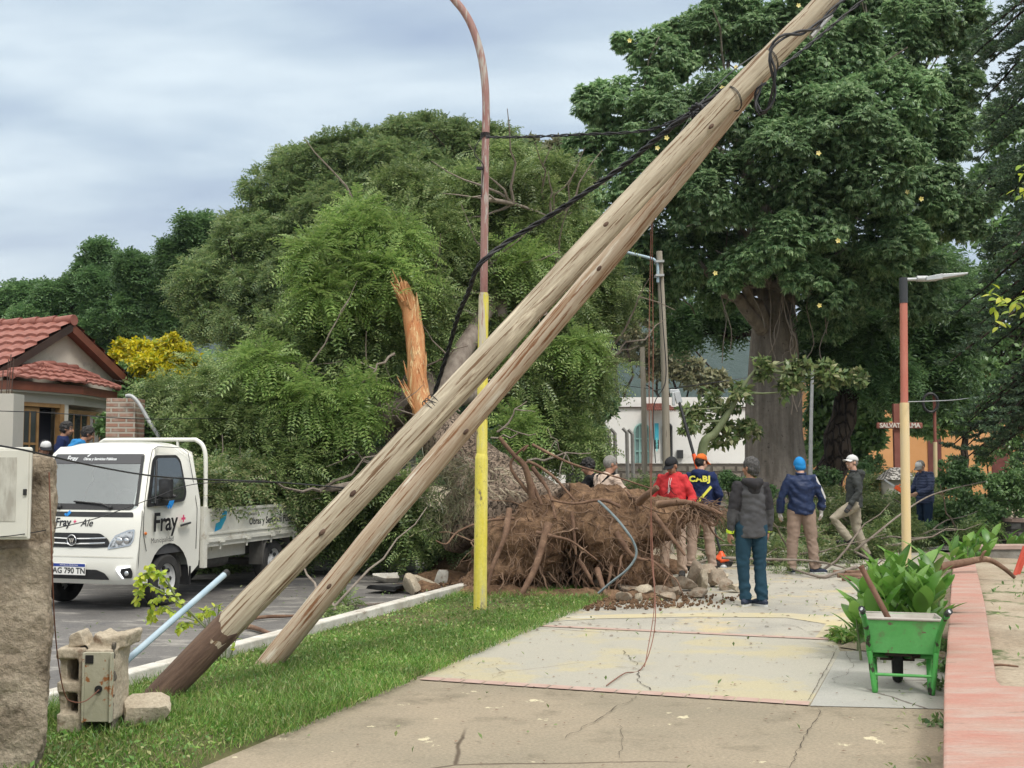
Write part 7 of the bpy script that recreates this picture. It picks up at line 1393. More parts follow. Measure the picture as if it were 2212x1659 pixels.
# weeds along the gap between walkway and wall
pile('weed_patch', 'grassy weed tuft left of the cannas', [(Vector((G(1835, 1385).x, G(1835, 1385).y, .04)), (.22, .2, .09))], 420, M['grass'], .07, 0, cat='weeds', style='leaf')
pile('weed_patch', 'weeds and dead leaves beside the wheelbarrow against the pink wall', [(G(2030, 1440, .03), (.12, .25, .05)), (G(2040, 1400, .03), (.1, .2, .06)), (G(2032, 1560, .02), (.06, .1, .03)), (G(2028, 1480, .02), (.06, .2, .04))], 380, M['lf_shrub'], .06, 0, cat='weeds', style='leaf')
# ================================================================== people. local frame: facing +y, right hand +x
M['skin'] = mat('skin', (.33, .17, .105), (.38, .20, .13), rough=.55, scale=8)
M['skin_l'] = mat('skin_light', (.50, .29, .20), (.56, .34, .25), rough=.55, scale=8)
M['eyew'] = mat('eye_white', (.6, .58, .55), rough=.3); M['eyed'] = mat('eye_dark', (.02, .014, .01), rough=.3); M['lip'] = mat('lips', (.30, .10, .08), rough=.5); M['teeth'] = mat('teeth', (.75, .72, .65), rough=.3)
def cloth(name, c, c2=None, rough=.85, b=.006, sc_=5): return mat(name, c, c2 or tuple(v * .78 for v in c), rough=rough, scale=sc_, bump=b, bscale=7, spec=.25)
M['navy'] = cloth('navy_cloth', (.014, .025, .085)); M['navy2'] = cloth('navy_puffer', (.018, .032, .085), rough=.5); M['bluegrey'] = cloth('slate_puffer', (.045, .06, .12), rough=.5)
M['red'] = cloth('red_fleece', (.62, .045, .05)); M['grey'] = cloth('grey_fleece', (.085, .085, .09)); M['charc'] = cloth('charcoal_cloth', (.035, .033, .036)); M['dgreen'] = cloth('dark_grey_green_cloth', (.055, .06, .058))
M['khaki'] = cloth('khaki_cloth', (.42, .31, .24), b=.008); M['khaki2'] = cloth('tan_cloth', (.33, .24, .185), b=.008); M['khaki3'] = cloth('pale_khaki_cloth', (.40, .35, .27), b=.01); M['jean'] = cloth('dark_denim', (.018, .055, .085)); M['jean2'] = cloth('navy_denim', (.012, .028, .06))
M['beige'] = cloth('beige_shirt', (.60, .47, .38)); M['blk'] = cloth('black_cloth', (.012, .012, .014)); M['lime'] = mat('lime_trim', (.60, .80, .05), rough=.6); M['reflect'] = mat('reflective_yellow', (.78, .75, .10), rough=.5)
M['capo'] = cloth('orange_cap', (.75, .17, .03)); M['capw'] = cloth('white_cap', (.68, .68, .67)); M['capb'] = cloth('black_cap', (.025, .025, .028)); M['capg'] = cloth('grey_mesh', (.25, .24, .22)); M['capblue'] = cloth('blue_beanie', (.02, .25, .60), b=.004); M['bluehood'] = cloth('bright_blue_cloth', (.03, .22, .50))
M['hair'] = mat('grey_hair', (.035, .033, .032), (.09, .085, .082), rough=.6, scale=14, stretch=(6, 6, .8), bump=.008, bscale=12); M['hairb'] = mat('black_hair', (.010, .009, .009), (.025, .022, .02), rough=.6, scale=20, bump=.012, bscale=20)
M['hairg'] = mat('short_grey_hair', (.16, .15, .135), (.26, .25, .23), rough=.7, scale=30)
M['shoe'] = mat('navy_shoe', (.012, .02, .045), (.03, .04, .07), rough=.6, scale=12); M['sole'] = mat('white_sole', (.62, .62, .6), rough=.6); M['shoeb'] = mat('black_shoe', (.018, .017, .016), (.035, .033, .03), rough=.7, scale=12); M['glovew'] = cloth('white_glove', (.62, .60, .56)); M['gloveg'] = cloth('grey_glove', (.10, .10, .105))
DEF = dict(pel=(0, 0, .96), sp=(0, .0, 1.12), ch=(0, -.01, 1.30), nk=(0, -.01, 1.475), hd=(0, .015, 1.625),
           shL=(-.165, -.01, 1.41), elL=(-.218, -.03, 1.13), wrL=(-.225, .05, .88), shR=(.165, -.01, 1.41), elR=(.218, -.03, 1.13), wrR=(.225, .05, .88),
           hpL=(-.095, 0, .93), knL=(-.115, .02, .50), anL=(-.125, -.01, .09), hpR=(.095, 0, .93), knR=(.115, .02, .50), anR=(.125, -.01, .09), ftL=-6, ftR=6)
def wrinkle(seed, amp=.007, sc_=(9, 9, 14)):
    return lambda a: amp * fbm(a * np.array(sc_), seed, 3)
def hand(mb, w, d, palmdir, sx, curl=.5, r=.0085):
    # w wrist, d direction of the forearm, palmdir the way the palm faces
    w, d, pd = Vector(w), Vector(d).normalized(), Vector(palmdir); s = d.cross(pd).normalized(); pd = s.cross(d).normalized()
    mb.tube([w - d * .02, w + d * .02, w + d * .055, w + d * .09], [(.026, .020), (.034, .017), (.042, .016), (.040, .013)], 12, lat=s)
    for k, (off, ln) in enumerate(((-.031, .062), (-.0105, .072), (.0105, .076), (.031, .068))):
        b = w + d * .085 + s * off * sx; p = [b]; dd = d.copy(); ang = 0
        for j, sg in enumerate((.45, .32, .23)):
            ang += curl * (.55 + .25 * j); dd = d * math.cos(ang) + pd * math.sin(ang); p.append(p[-1] + dd * ln * sg)
        mb.tube(p, [r, r * .97, r * .9, r * .72], 8)
    b = w + d * .03 + s * .036 * sx; t1 = (d * .7 + s * .6 * sx + pd * .35).normalized(); mb.tube([b - s * .012 * sx, b + t1 * .035, b + (t1 * .6 + d * .5).normalized() * .065 + pd * .01], [.014, .0115, .009], 8)
def person(label, pos, rz, H=1.74, pose={}, yaw=0, pitch=0, skin='skin', top=None, legs=None, shoes=None, group=None, z=0.0, smile=False, handkw={}):
    S = H / 1.75; J = dict(DEF); J.update(pose); V = {k: (Vector(v) * S if hasattr(v, '__len__') else v) for k, v in J.items()}
    t = thing('person', label, 'person', (pos[0], pos[1], z), rz, group)
    HM = (Matrix.Rotation(R(yaw), 3, 'Z') @ Matrix.Rotation(R(pitch), 3, 'X')); hc = V['hd']; hs_ = S
    def h(v): return hc + HM @ (Vector(v) * hs_)
    mb = MB(); pel, sp, ch, nk = V['pel'], V['sp'], V['ch'], V['nk']
    lat = (V['shR'] - V['shL']).normalized()
    mb.tube([pel - Vector((0, 0, .07)) * S, pel, sp, ch, ch.lerp(nk, .6), nk], [(.13 * S, .09 * S), (.155 * S, .105 * S), (.135 * S, .095 * S), (.155 * S, .11 * S), (.12 * S, .08 * S), (.055 * S, .055 * S)], 20, lat=lat)
    mb.tube([nk - Vector((0, 0, .03)) * S, nk.lerp(hc, .5), hc - HM @ Vector((0, .01, .03)) * S], [.060 * S, .052 * S, .055 * S], 14)
    mb.ball(h((0, -.012, .02)), (.074 * S, .092 * S, .098 * S), 20, HM); mb.ball(h((0, .028, -.04)), (.056 * S, .062 * S, .072 * S), 18, HM)
    mb.ball(h((0, .052, -.092)), (.026 * S, .022 * S, .018 * S), 10, HM)
    mb.tube([h((0, .078, .02)), h((0, .104, -.025)), h((0, .082, -.035))], [.010 * S, .0165 * S, .013 * S], 8)
    for sx in (-1, 1):
        mb.ball(h((sx * .077, -.008, -.01)), (.011 * S, .020 * S, .032 * S), 10, HM); mb.ball(h((sx * .036, .066, -.03)), (.022 * S, .02 * S, .02 * S), 8, HM)
        mb.tube([h((sx * .012, .085, .036)), h((sx * .052, .068, .034))], [.010 * S, .008 * S], 6)
        c = 'R' if sx > 0 else 'L'; sh, el, wr, hp, kn, an = (V[k + c] for k in ('sh', 'el', 'wr', 'hp', 'kn', 'an'))
        mb.tube([ch.lerp(sh, .5), sh, sh.lerp(el, .5), el, el.lerp(wr, .4), wr], [.06 * S, .052 * S, .046 * S, .038 * S, .037 * S, .026 * S], 12)
        hd_ = (wr - el).normalized(); hand(mb, wr, hd_, handkw.get('palm' + c, (-sx, .3, 0)), -sx if sx > 0 else sx * -1, handkw.get('curl', .45))
        mb.tube([pel.lerp(hp, .6), hp, hp.lerp(kn, .5), kn, kn.lerp(an, .35), an], [.09 * S, .088 * S, .070 * S, .052 * S, .052 * S, .036 * S], 14)
        fa = R(V['ft' + c]); fd = Vector((math.sin(fa), math.cos(fa), 0)); mb.tube([an - fd * .05 * S - Vector((0, 0, .03)), an + fd * .05 * S - Vector((0, 0, .045)), an + fd * .14 * S - Vector((0, 0, .06))], [(.034 * S, .035 * S), (.036 * S, .035 * S), (.036 * S, .02 * S)], 10, lat=(fd.y, -fd.x, 0))
    me = remesh(mb, .0085, 2); me.materials.clear()
    for m_ in (skin, 'eyew', 'eyed', 'lip', 'teeth'): me.materials.append(M[m_])
    cen = np.empty(len(me.polygons) * 3); me.polygons.foreach_get('center', cen); cen = cen.reshape(-1, 3); Hi = np.array(HM.inverted()); q = ((cen - np.array(hc)) / S) @ Hi.T
    mi = np.zeros(len(cen), np.int32); f = q[:, 1] > .045
    ex = np.abs(np.abs(q[:, 0]) - .032); mi[f & (ex < .015) & (np.abs(q[:, 2] - .012) < .006)] = 1; mi[f & (ex < .006) & (np.abs(q[:, 2] - .012) < .0075)] = 2; mi[f & (ex < .022) & (np.abs(q[:, 2] - .040) < .0055)] = 2
    mw = .030 if smile else .022; mz = -.062 + (2.5 * q[:, 0] ** 2 * 4 if smile else 0); mi[f & (np.abs(q[:, 0]) < mw) & (np.abs(q[:, 2] - mz) < .008)] = 3
    if smile: mi[f & (np.abs(q[:, 0]) < .021) & (np.abs(q[:, 2] - mz) < .0045)] = 4
    me.polygons.foreach_set('material_index', mi); link('body', me, t, None, 180)
    t_ = dict(t=t, V=V, S=S, h=h, HM=HM, lat=lat)
    if top: garment_top(t_, **top)
    if legs: garment_legs(t_, **legs)
    if shoes: garment_shoes(t_, **shoes)
    return t_
def garment_top(p, m='navy', hem=.86, fat=1.0, hood=None, hoodm=None, sleeve=None, collar=None, seed=1, amp=.008, quilt=False, name='jacket', longs=1.0, cuff=None):
    V, S, t, lat = p['V'], p['S'], p['t'], p['lat']; mb = MB(); pel, sp, ch, nk = V['pel'], V['sp'], V['ch'], V['nk']
    dn = (pel - sp).normalized(); hm = pel + dn * (V['pel'].z / S - hem) * S
    mb.tube([hm, pel, sp, ch, ch.lerp(nk, .55), nk.lerp(ch, .12), nk + (nk - ch) * .06], [(.170 * S * fat, .130 * S * fat), (.172 * S * fat, .132 * S * fat), (.162 * S * fat, .125 * S * fat), (.172 * S * fat, .130 * S * fat), (.140 * S * fat, .105 * S * fat), (.090 * S, .085 * S), (.070 * S, .075 * S)], 26, lat=lat)
    for c in 'LR':
        sh, el, wr = V['sh' + c], V['el' + c], V['wr' + c]; mb.tube([ch.lerp(sh, .4) + Vector((0, 0, .02)), sh, sh.lerp(el, .5), el, el.lerp(wr, .5), el.lerp(wr, .98 * longs)], [.078 * S * fat, .070 * S * fat, .062 * S * fat, .056 * S * fat, .052 * S * fat, .044 * S * fat], 14)
    if hood:
        b = nk + Vector((0, -.075 * S, -.02 * S)); mb2 = MB(); mb2.tube([b + Vector((-.10 * S, .05 * S, .015)), b + Vector((-.07 * S, -.02 * S, 0)), b + Vector((0, -.045 * S, -.03 * S)), b + Vector((.07 * S, -.02 * S, 0)), b + Vector((.10 * S, .05 * S, .015))], [.04 * S, .055 * S, .075 * S, .055 * S, .04 * S], 12); mb2.ball(b + Vector((0, -.03 * S, -.07 * S)), (.085 * S, .04 * S, .10 * S), 14)
        if hoodm is None: mb.add(mb2.v, mb2.f)
    def nz(a):
        r_ = 1.5 * amp * fbm(a * np.array((9, 9, 13)), seed, 3) + amp * np.sin((a[:, 2] + .5 * a[:, 0]) * 48 + 9 * vnoise(a * 4, seed)) * np.clip(vnoise(a * 4, seed + 3), 0, 1)
        if quilt: r_ = r_ + .010 * np.abs(np.sin((a[:, 2]) * math.pi / .055)) - .004
        return r_
    me = remesh(mb, .0115, 3, noise=nz); o = link(name, me, t, M[m], 180)
    if sleeve:
        me.materials.append(M[sleeve]); cen = np.empty(len(me.polygons) * 3); me.polygons.foreach_get('center', cen); cen = cen.reshape(-1, 3); mi = np.zeros(len(cen), np.int32)
        for c in 'LR':
            sh, el = np.array(V['sh' + c]), np.array(V['el' + c]); ab = el - sh; f = np.clip(((cen - sh) @ ab) / (ab @ ab), -.6, 1.1); d = np.linalg.norm(cen - (sh + f[:, None] * ab), axis=1); sgn = 1 if c == 'R' else -1; mi[(d < .088) & (f < 1.0) & (cen[:, 0] * sgn > .125 * S) ] = 1
        mi[(cen[:, 2] > nk.z - .05 * S)] = 1; me.polygons.foreach_set('material_index', mi)
    if hood and hoodm is not None: link('hood', remesh(mb2, .011, 2, noise=wrinkle(seed + 3, .006)), t, M[hoodm], 180)
    if collar: MB().tube([nk + Vector((.068 * S * math.cos(a), .068 * S * math.sin(a), .012 + .01 * math.sin(a))) for a in np.linspace(0, 6.283, 17)], .016 * S, 8, False).build('collar', M[collar], t, 60)
    if cuff:
        for c in 'LR': a, b = V['el' + c], V['wr' + c]; MB().tube([a.lerp(b, .90), a.lerp(b, 1.02)], [.049 * S, .047 * S], 14).build('cuff', M[cuff], t, 60)
    return o
def garment_legs(p, m='khaki', fat=1.0, seed=5, amp=.008, name='trousers'):
    V, S, t = p['V'], p['S'], p['t']; mb = MB(); pel = V['pel']; mb.tube([pel + Vector((0, 0, .09)) * S, pel, pel - Vector((0, 0, .07)) * S], [(.155 * S * fat, .118 * S), (.172 * S * fat, .125 * S), (.15 * S * fat, .11 * S)], 22, lat=p['lat'])
    for c in 'LR':
        hp, kn, an = V['hp' + c], V['kn' + c], V['an' + c]; e_ = an + (an - kn).normalized() * .015; mb.tube([pel.lerp(hp, .7) + Vector((0, 0, .03)), hp, hp.lerp(kn, .5), kn, kn.lerp(an, .5), kn.lerp(e_, .93), e_], [.098 * S * fat, .105 * S * fat, .092 * S * fat, .075 * S * fat, .070 * S * fat, .068 * S * fat, .070 * S * fat], 16)
    kz = (V['knL'].z + V['knR'].z) / 2
    def nz(a):
        w_ = .35 + .9 * np.exp(-((a[:, 2] - .14) / .12) ** 2) + .6 * np.exp(-((a[:, 2] - kz) / .1) ** 2); return w_ * (amp * 1.6 * fbm(a * np.array((9, 9, 14)), seed, 3) + amp * .9 * np.sin((a[:, 2] + .4 * a[:, 0]) * 60 + 9 * vnoise(a * 5, seed + 1)) * np.clip(.3 + vnoise(a * 5, seed + 7), 0, 1))
    link(name, remesh(mb, .0115, 2, noise=nz), t, M[m], 180)
def garment_shoes(p, m='shoeb', sole='blk', toe=0):
    V, S, t = p['V'], p['S'], p['t']
    for c in 'LR':
        an = V['an' + c]; kn = V['kn' + c]; fa = R(V['ft' + c]); fd = Vector((math.sin(fa), math.cos(fa), 0)); l_ = Vector((fd.y, -fd.x, 0)); mb = MB(); b = Vector((an.x, an.y, an.z - .09 * S))
        mb.tube([b - fd * .085 * S + Vector((0, 0, .045)), b - fd * .05 * S + Vector((0, 0, .055)), b + fd * .03 * S + Vector((0, 0, .058)), b + fd * .10 * S + Vector((0, 0, .048)), b + fd * .17 * S + Vector((0, 0, .036)), b + fd * .195 * S + Vector((0, 0, .03))], [(.028 * S, .026), (.040 * S, .045), (.044 * S, .045), (.048 * S, .035), (.042 * S, .026), (.022 * S, .016)], 14, lat=l_)
        mb.tube([b + Vector((0, 0, .04)), b + Vector((0, 0, .115))], [.048 * S, .045 * S], 12); o = link('shoe', remesh(mb, .008, 2), t, M[m], 180)
        pl = []; 
        for k in range(20): a = k / 20 * 6.283; x = .046 * S * math.cos(a) * (1 + .12 * math.sin(a)); y = .05 * S + .147 * S * math.sin(a); pl.append(b + l_ * x + fd * y)
        s_ = MB(); s_.add([v + Vector((0, 0, 0.002)) for v in pl] + [v + Vector((0, 0, .028)) for v in pl], [tuple(range(20))[::-1], tuple(range(20, 40))] + [(i, (i + 1) % 20, 20 + (i + 1) % 20, 20 + i) for i in range(20)]); s_.build('sole', M[sole], o)
def cap(p, m='capb', brim='capb', front=None, dy=0, tip=0):
    h, S, HM, t = p['h'], p['S'], p['HM'], p['t']; mb = MB(); T = Matrix.Rotation(R(tip), 3, 'X')
    def fn(u, v):
        th = u * math.pi * .5; ph = v * 2 * math.pi; r_ = 1; q = Vector((.088 * math.sin(th) * math.cos(ph), .106 * math.sin(th) * math.sin(ph) - .008, .035 + .098 * math.cos(th) ** .85)); return h(T @ q)
    mb.grid(fn, 9, 24); lo = mb; o = mb.build('cap', [M[m], M[front or m]], t, 180); s_ = o.modifiers.new('s', 'SOLIDIFY'); s_.thickness = .006
    if front:
        me = o.data; mi = [1 if (HM.inverted() @ (f.center - p['V']['hd'])).y / S > .02 else 0 for f in me.polygons]; me.polygons.foreach_set('material_index', mi)
    bb_ = MB()
    def bf_(u, v):
        a = -1.15 + 2.3 * v; r0, r1 = (.098, .10); x = .086 * math.sin(a); y = .100 * math.cos(a) - .012; L = .078 * math.cos(a * .95) ** .6 if abs(a) < 1.5 else 0; return h(T @ Vector((x * (1 + .1 * u), y + L * u, .038 - .022 * u - .018 * (math.sin(a) ** 2) * (u + .2))))
    bb_.grid(bf_, 5, 14); bo = bb_.build('cap_brim', M[brim], o, 180); s_ = bo.modifiers.new('s', 'SOLIDIFY'); s_.thickness = .005
    MB().ball(h(T @ Vector((0, -.008, .134))), .008 * S, 8).build('cap_button', M[m], o, 180); return o
def hair(p, m='hair', r=(.082, .102, .108), c=(0, -.018, .022), low=None, seed=3, amp=.006, extra=(), name='hair'):
    h, S, HM, t = p['h'], p['S'], p['HM'], p['t']; mb = MB(); mb.ball(h(c), tuple(v * S for v in r), 22, HM)
    for cc, rr in extra: mb.ball(h(cc), tuple(v * S for v in rr), 16, HM)
    me = remesh(mb, .008, 1, noise=lambda a: amp * fbm(a * 40, seed, 3)); Hi = HM.inverted(); bm = bmesh.new(); bm.from_mesh(me); hc = p['V']['hd']
    dl = [f for f in bm.faces if (lambda q: q.y > .048 and q.z < .062 or (q.y > .0 and q.z < .0))((Hi @ (f.calc_center_median() - hc)) / S)]; bmesh.ops.delete(bm, geom=dl, context='FACES'); bm.to_mesh(me); bm.free(); return link(name, me, t, M[m], 180)
def gx_(px, Y): return (px - CX) / F * Y
def glove(p, c, m, curl=.5):
    mb = MB(); V = p['V']; d = (V['wr' + c] - V['el' + c]).normalized(); sx = 1 if c == 'R' else -1; hand(mb, V['wr' + c] - d * .005, d, (-sx, .3, 0), -sx if sx > 0 else 1, curl, .0115); mb.tube([V['wr' + c] - d * .03, V['wr' + c] + d * .08], [(.042, .032), (.047, .023)], 12, lat=d.cross(Vector((-sx, .3, 0)))); return link('glove', remesh(mb, .006, 2), p['t'], M[m], 180)
# --- A: man in grey and black jacket, back to us, looking left
YA = 13.75; A_ = person('man seen from behind in long grey jacket with black shoulders, lime cuffs, dark jeans', (gx_(1620, YA), YA), R(8), 1.72, dict(elL=(-.235, -.04, 1.13), wrL=(-.25, .03, .865), anL=(-.085, .0, .09), knL=(-.10, .02, .50), anR=(.105, -.03, .09), knR=(.10, .01, .5), ftL=38, ftR=-22, ), yaw=35, pitch=-4,
    top=dict(m='grey', sleeve='charc', hem=.80, fat=1.04, hood=True, hoodm='charc', collar='lime', seed=3, cuff='lime'), legs=dict(m='jean', seed=8), shoes=dict(m='shoe', sole='sole'))
hair(A_, 'hair', (.090, .108, .116), (0, -.02, .018), extra=(((0, -.052, -.055), (.070, .045, .070)), ((0, -.06, -.02), (.08, .05, .08))), amp=.008)
# --- B: navy jacket, orange cap, back to us
YB = 18.2; B_ = person('man seen from behind in a navy hooded jacket with yellow lettering, orange and white cap', (gx_(1512, YB), YB), R(-14), 1.80, dict(elL=(-.25, .05, 1.14), wrL=(-.18, .24, 1.02), elR=(.27, .0, 1.14), wrR=(.22, .17, .95), anL=(-.16, -.03, .09), anR=(.16, .02, .09), knL=(-.13, .0, .5), hd=(.015, .04, 1.61), ftL=-25, ftR=10), yaw=-42, pitch=-12, skin='skin_l',
    top=dict(m='navy', hem=.80, fat=1.14, hood=True, seed=4, amp=.010), legs=dict(m='khaki', fat=1.08, seed=9), shoes=dict(m='shoeb', sole='blk'))
hair(B_, 'hairb', (.078, .098, .098), (0, -.018, .01)); cap(B_, 'capo', 'capo', 'capw', tip=-4)
def onback(p, x, z, yb, off=.0): return Vector((x, yb - off, z))
bk = MB(); 
M['tapey'] = M['reflect']
for ch_, x in zip('CABJ', (-.115, -.04, .04, .115)): pass
txt('back_lettering', 'CABJ', .12, M['reflect'], B_['t'], lambda x, y, z: (x * 1.15, -.150 - .032 * (1 - (x / .17) ** 2), 1.405 + y), bold=.006, spacing=1.1)
sm = MB(); 
for i in range(10):
    f0, f1 = i / 10, (i + 1) / 10
    def sp_(f): x = .175 - .30 * f; return Vector((x, -.146 - .038 * math.sqrt(max(0, 1 - (x / .25) ** 2)), 1.29 - .34 * f))
    a, b = sp_(f0), sp_(f1); sm.add([a + Vector((-.012, 0, .016)), b + Vector((-.012, 0, .016)), b - Vector((-.012, 0, .016)), a - Vector((-.012, 0, .016))], [(0, 1, 2, 3)])
sm.build('reflective_stripe', M['reflect'], B_['t'])
# --- C: blue beanie, navy puffer, tan trousers, back to us
YC = 17.75; C_ = person('man seen from behind in a shiny navy jacket, bright blue beanie and tan trousers', (gx_(1728, YC), YC), R(-4), 1.76, dict(elL=(-.29, -.01, 1.14), wrL=(-.30, .07, .90), elR=(.29, .0, 1.14), wrR=(.30, .05, .92), anL=(-.15, 0, .09), anR=(.19, 0, .09), knL=(-.13, .02, .5), knR=(.15, .02, .5), hd=(-.01, .05, 1.60), ftL=-6, ftR=70), yaw=6, pitch=-16, skin='skin_l',
    top=dict(m='navy2', hem=.88, fat=1.18, seed=6, amp=.010, collar='navy2'), legs=dict(m='khaki2', fat=1.10, seed=11), shoes=dict(m='shoe', sole='sole'))
hair(C_, 'capblue', (.088, .108, .115), (0, -.014, .018), extra=(((0, -.04, -.03), (.085, .07, .07)),), amp=.002, name='beanie'); glove(C_, 'R', 'glovew', .8); glove(C_, 'L', 'glovew', .8)
V = C_['V']; MB().tube([V['shR'] + Vector((.03, -.068, .035)), V['shR'].lerp(V['elR'], .5) + Vector((.055, -.045, 0)), V['elR'] + Vector((.05, -.038, 0)), V['elR'].lerp(V['wrR'], .6) + Vector((.044, -.03, 0))], [(.006, .016)] * 4, 6).build('white_piping', M['capw'], C_['t'], 60)
# --- D: smiling man in a white cap, knee raised, facing left
YD = 20.2; D_ = person('smiling man in a white cap and dark zip jacket stepping up with one knee raised', (gx_(1842, YD), YD), R(82), 1.78, dict(hpL=(-.09, 0, .93), knL=(-.12, .36, .70), anL=(-.11, .12, .36), hpR=(.09, 0, .93), knR=(.10, -.05, .50), anR=(.12, -.20, .09), elL=(-.25, -.04, 1.14), wrL=(-.25, .10, .92), elR=(.25, -.05, 1.14), wrR=(.24, .06, .90), ftL=0, ftR=10, hd=(0, .03, 1.63)), yaw=28, pitch=4, skin='skin_l', smile=True,
    top=dict(m='dgreen', hem=.88, fat=1.06, seed=12, collar='grey', hood=True), legs=dict(m='khaki3', fat=1.05, seed=14), shoes=dict(m='shoeb', sole='blk'))
hair(D_, 'hairg', (.077, .097, .09), (0, -.02, .012)); cap(D_, 'capw', 'capw', tip=4); glove(D_, 'R', 'gloveg', .35); glove(D_, 'L', 'gloveg', .35)
# --- E: red hoodie, black cap, three-quarter towards us, looking down
YE = 17.4; E_ = person('man in a red hoodie and black cap looking down behind the torn roots', (gx_(1452, YE), YE), R(160), 1.76, dict(elL=(-.29, -.02, 1.15), wrL=(-.27, .12, .96), elR=(.28, -.03, 1.15), wrR=(.30, .07, .93), hd=(0, .06, 1.60), anL=(-.13, 0, .09), anR=(.13, 0, .09)), yaw=-28, pitch=-24,
    top=dict(m='red', hem=.88, fat=1.16, hood=True, seed=16, name='hoodie', amp=.009), legs=dict(m='khaki', seed=17), shoes=dict(m='shoeb', sole='blk'))
hair(E_, 'hairb', (.077, .097, .09), (0, -.02, .010)); cap(E_, 'capb', 'capb', tip=-2)
fm = MB(); yf = .168
def chest(x, z, o=0): return Vector((x, yf * math.sqrt(max(.1, 1 - (x / .25) ** 2)) + .006 + o, z))
fig = [((-.0, 1.305), (.0, 1.265), .010), ((.0, 1.265), (-.05, 1.205), .007), ((-.05, 1.205), (-.095, 1.185), .005), ((.0, 1.265), (.05, 1.22), .007), ((.05, 1.22), (.095, 1.19), .005), ((.0, 1.295), (.02, 1.335), .004), ((.0, 1.295), (-.04, 1.27), .004)]
for a, b, w_ in fig: fm.tube([chest(*a), chest(*b)], [w_, w_ * .7], 6)
fm.ball(chest(.0, 1.318), .010, 8); fm.build('chest_emblem', M['blk'], E_['t'])
txt('chest_lettering', 'JORDAN', .028, M['blk'], E_['t'], lambda x, y, z: tuple(chest(-x, 1.155 + y, .004)), spacing=1.5)
MB().tube([chest(.02, 1.43, -.05), chest(.022, 1.36, .0), chest(.026, 1.28, .004), chest(.03, 1.20, .006)], .004, 5).build('hood_cord', M['sole'], E_['t'], 60); MB().tube([chest(-.01, 1.43, -.05), chest(-.0, 1.36, .0), chest(.006, 1.29, .004), chest(.012, 1.22, .006)], .004, 5).build('hood_cord', M['sole'], E_['t'], 60)
# --- F: navy puffer, grey white cap, behind the lamp post looking down
YF = 23.6; F_ = person('man in quilted slate blue puffer and grey white cap behind the banded lamp post', (gx_(1994, YF), YF), R(110), 1.74, dict(elL=(-.26, .06, 1.15), wrL=(-.16, .30, 1.06), elR=(.27, .05, 1.15), wrR=(.18, .32, 1.02), hd=(0, .09, 1.58), nk=(0, .03, 1.465)), yaw=12, pitch=-30, skin='skin_l',
    top=dict(m='bluegrey', hem=.86, fat=1.16, quilt=True, seed=19, collar='bluegrey'), legs=dict(m='jean2', seed=20), shoes=dict(m='shoeb', sole='blk'))
hair(F_, 'hairb', (.077, .097, .09), (0, -.02, .012)); cap(F_, 'capg', 'capg', 'capw', tip=0)
# --- G: crouching man with grey hair, beige shirt, and H: curly haired man behind him
YG = 16.3; sit = dict(pel=(0, 0, .40), sp=(0, .05, .56), ch=(0, .11, .74), nk=(0, .15, .90), hd=(0, .20, 1.04), shL=(-.185, .12, .84), shR=(.185, .12, .84), elL=(-.24, .24, .60), wrL=(-.16, .42, .52), elR=(.24, .24, .60), wrR=(.16, .42, .52), hpL=(-.095, 0, .38), hpR=(.095, 0, .38), knL=(-.17, .38, .55), knR=(.17, .38, .55), anL=(-.15, .22, .09), anR=(.15, .22, .09))
G_ = person('crouching man with short grey hair and a pale beige shirt behind the root plate', (gx_(1296, YG), YG), R(-52), 1.74, sit, yaw=-18, pitch=-16, top=dict(m='beige', hem=.30, fat=1.08, seed=23, name='shirt', amp=.010), legs=dict(m='khaki', seed=24), shoes=dict(m='shoeb', sole='blk'), z=.60)
hair(G_, 'hairg', (.082, .102, .104), (0, -.016, .018), amp=.003)
V = G_['V']; mb = MB(); mb.tube([V['shL'] + Vector((.06, .05, .08)), V['shL'] + Vector((.07, -.08, .03)), V['ch'] + Vector((.02, -.158, -.04)), V['sp'] + Vector((.12, -.15, 0))], [(.004, .018)] * 4, 6); mb.tube([V['shR'] + Vector((-.06, .05, .08)), V['shR'] + Vector((-.07, -.08, .03)), V['ch'] + Vector((-.02, -.158, -.04)), V['sp'] + Vector((-.12, -.15, 0))], [(.004, .018)] * 4, 6); mb.build('harness_strap', M['blk'], G_['t'], 60)
mb = MB(); mb.ball(V['sp'] + Vector((.08, -.125, .06)), (.045, .012, .045), 10); mb.build('round_patch', M['capblue'], G_['t'], 60)
g0 = rock('seat_stump', (gx_(1296, YG), YG + .05, .3), (.30, .3, .32), M['earth'], 88); tag(g0, 'heap of brown earth on which the grey haired man crouches', 'soil heap')
YH = 16.9; H_ = person('man with curly black hair and black jacket bending behind the crouching man', (gx_(1312, YH), YH), R(62), 1.74, dict(pel=(0, -.12, .93), sp=(0, 0, 1.06), ch=(0, .14, 1.20), nk=(0, .25, 1.33), hd=(0, .31, 1.46), shL=(-.185, .20, 1.29), shR=(.185, .20, 1.29), elL=(-.22, .36, 1.08), wrL=(-.16, .60, 1.02), elR=(.22, .36, 1.08), wrR=(.16, .58, .98), hpL=(-.095, -.12, .90), hpR=(.095, -.12, .90), knL=(-.12, .05, .50), knR=(.12, .05, .50)), yaw=8, pitch=-20, top=dict(m='blk', hem=.83, seed=27, fat=1.05), legs=dict(m='jean2', seed=28), shoes=dict(m='shoeb', sole='blk'), z=.14)
hair(H_, 'hairb', (.092, .108, .112), (0, -.012, .028), amp=.016)
g0 = rock('seat_stump', (gx_(1312, YH), YH, .02), (.5, .4, .13), M['earth'], 89); tag(g0, 'low hump of brown earth under the curly haired man', 'soil heap')
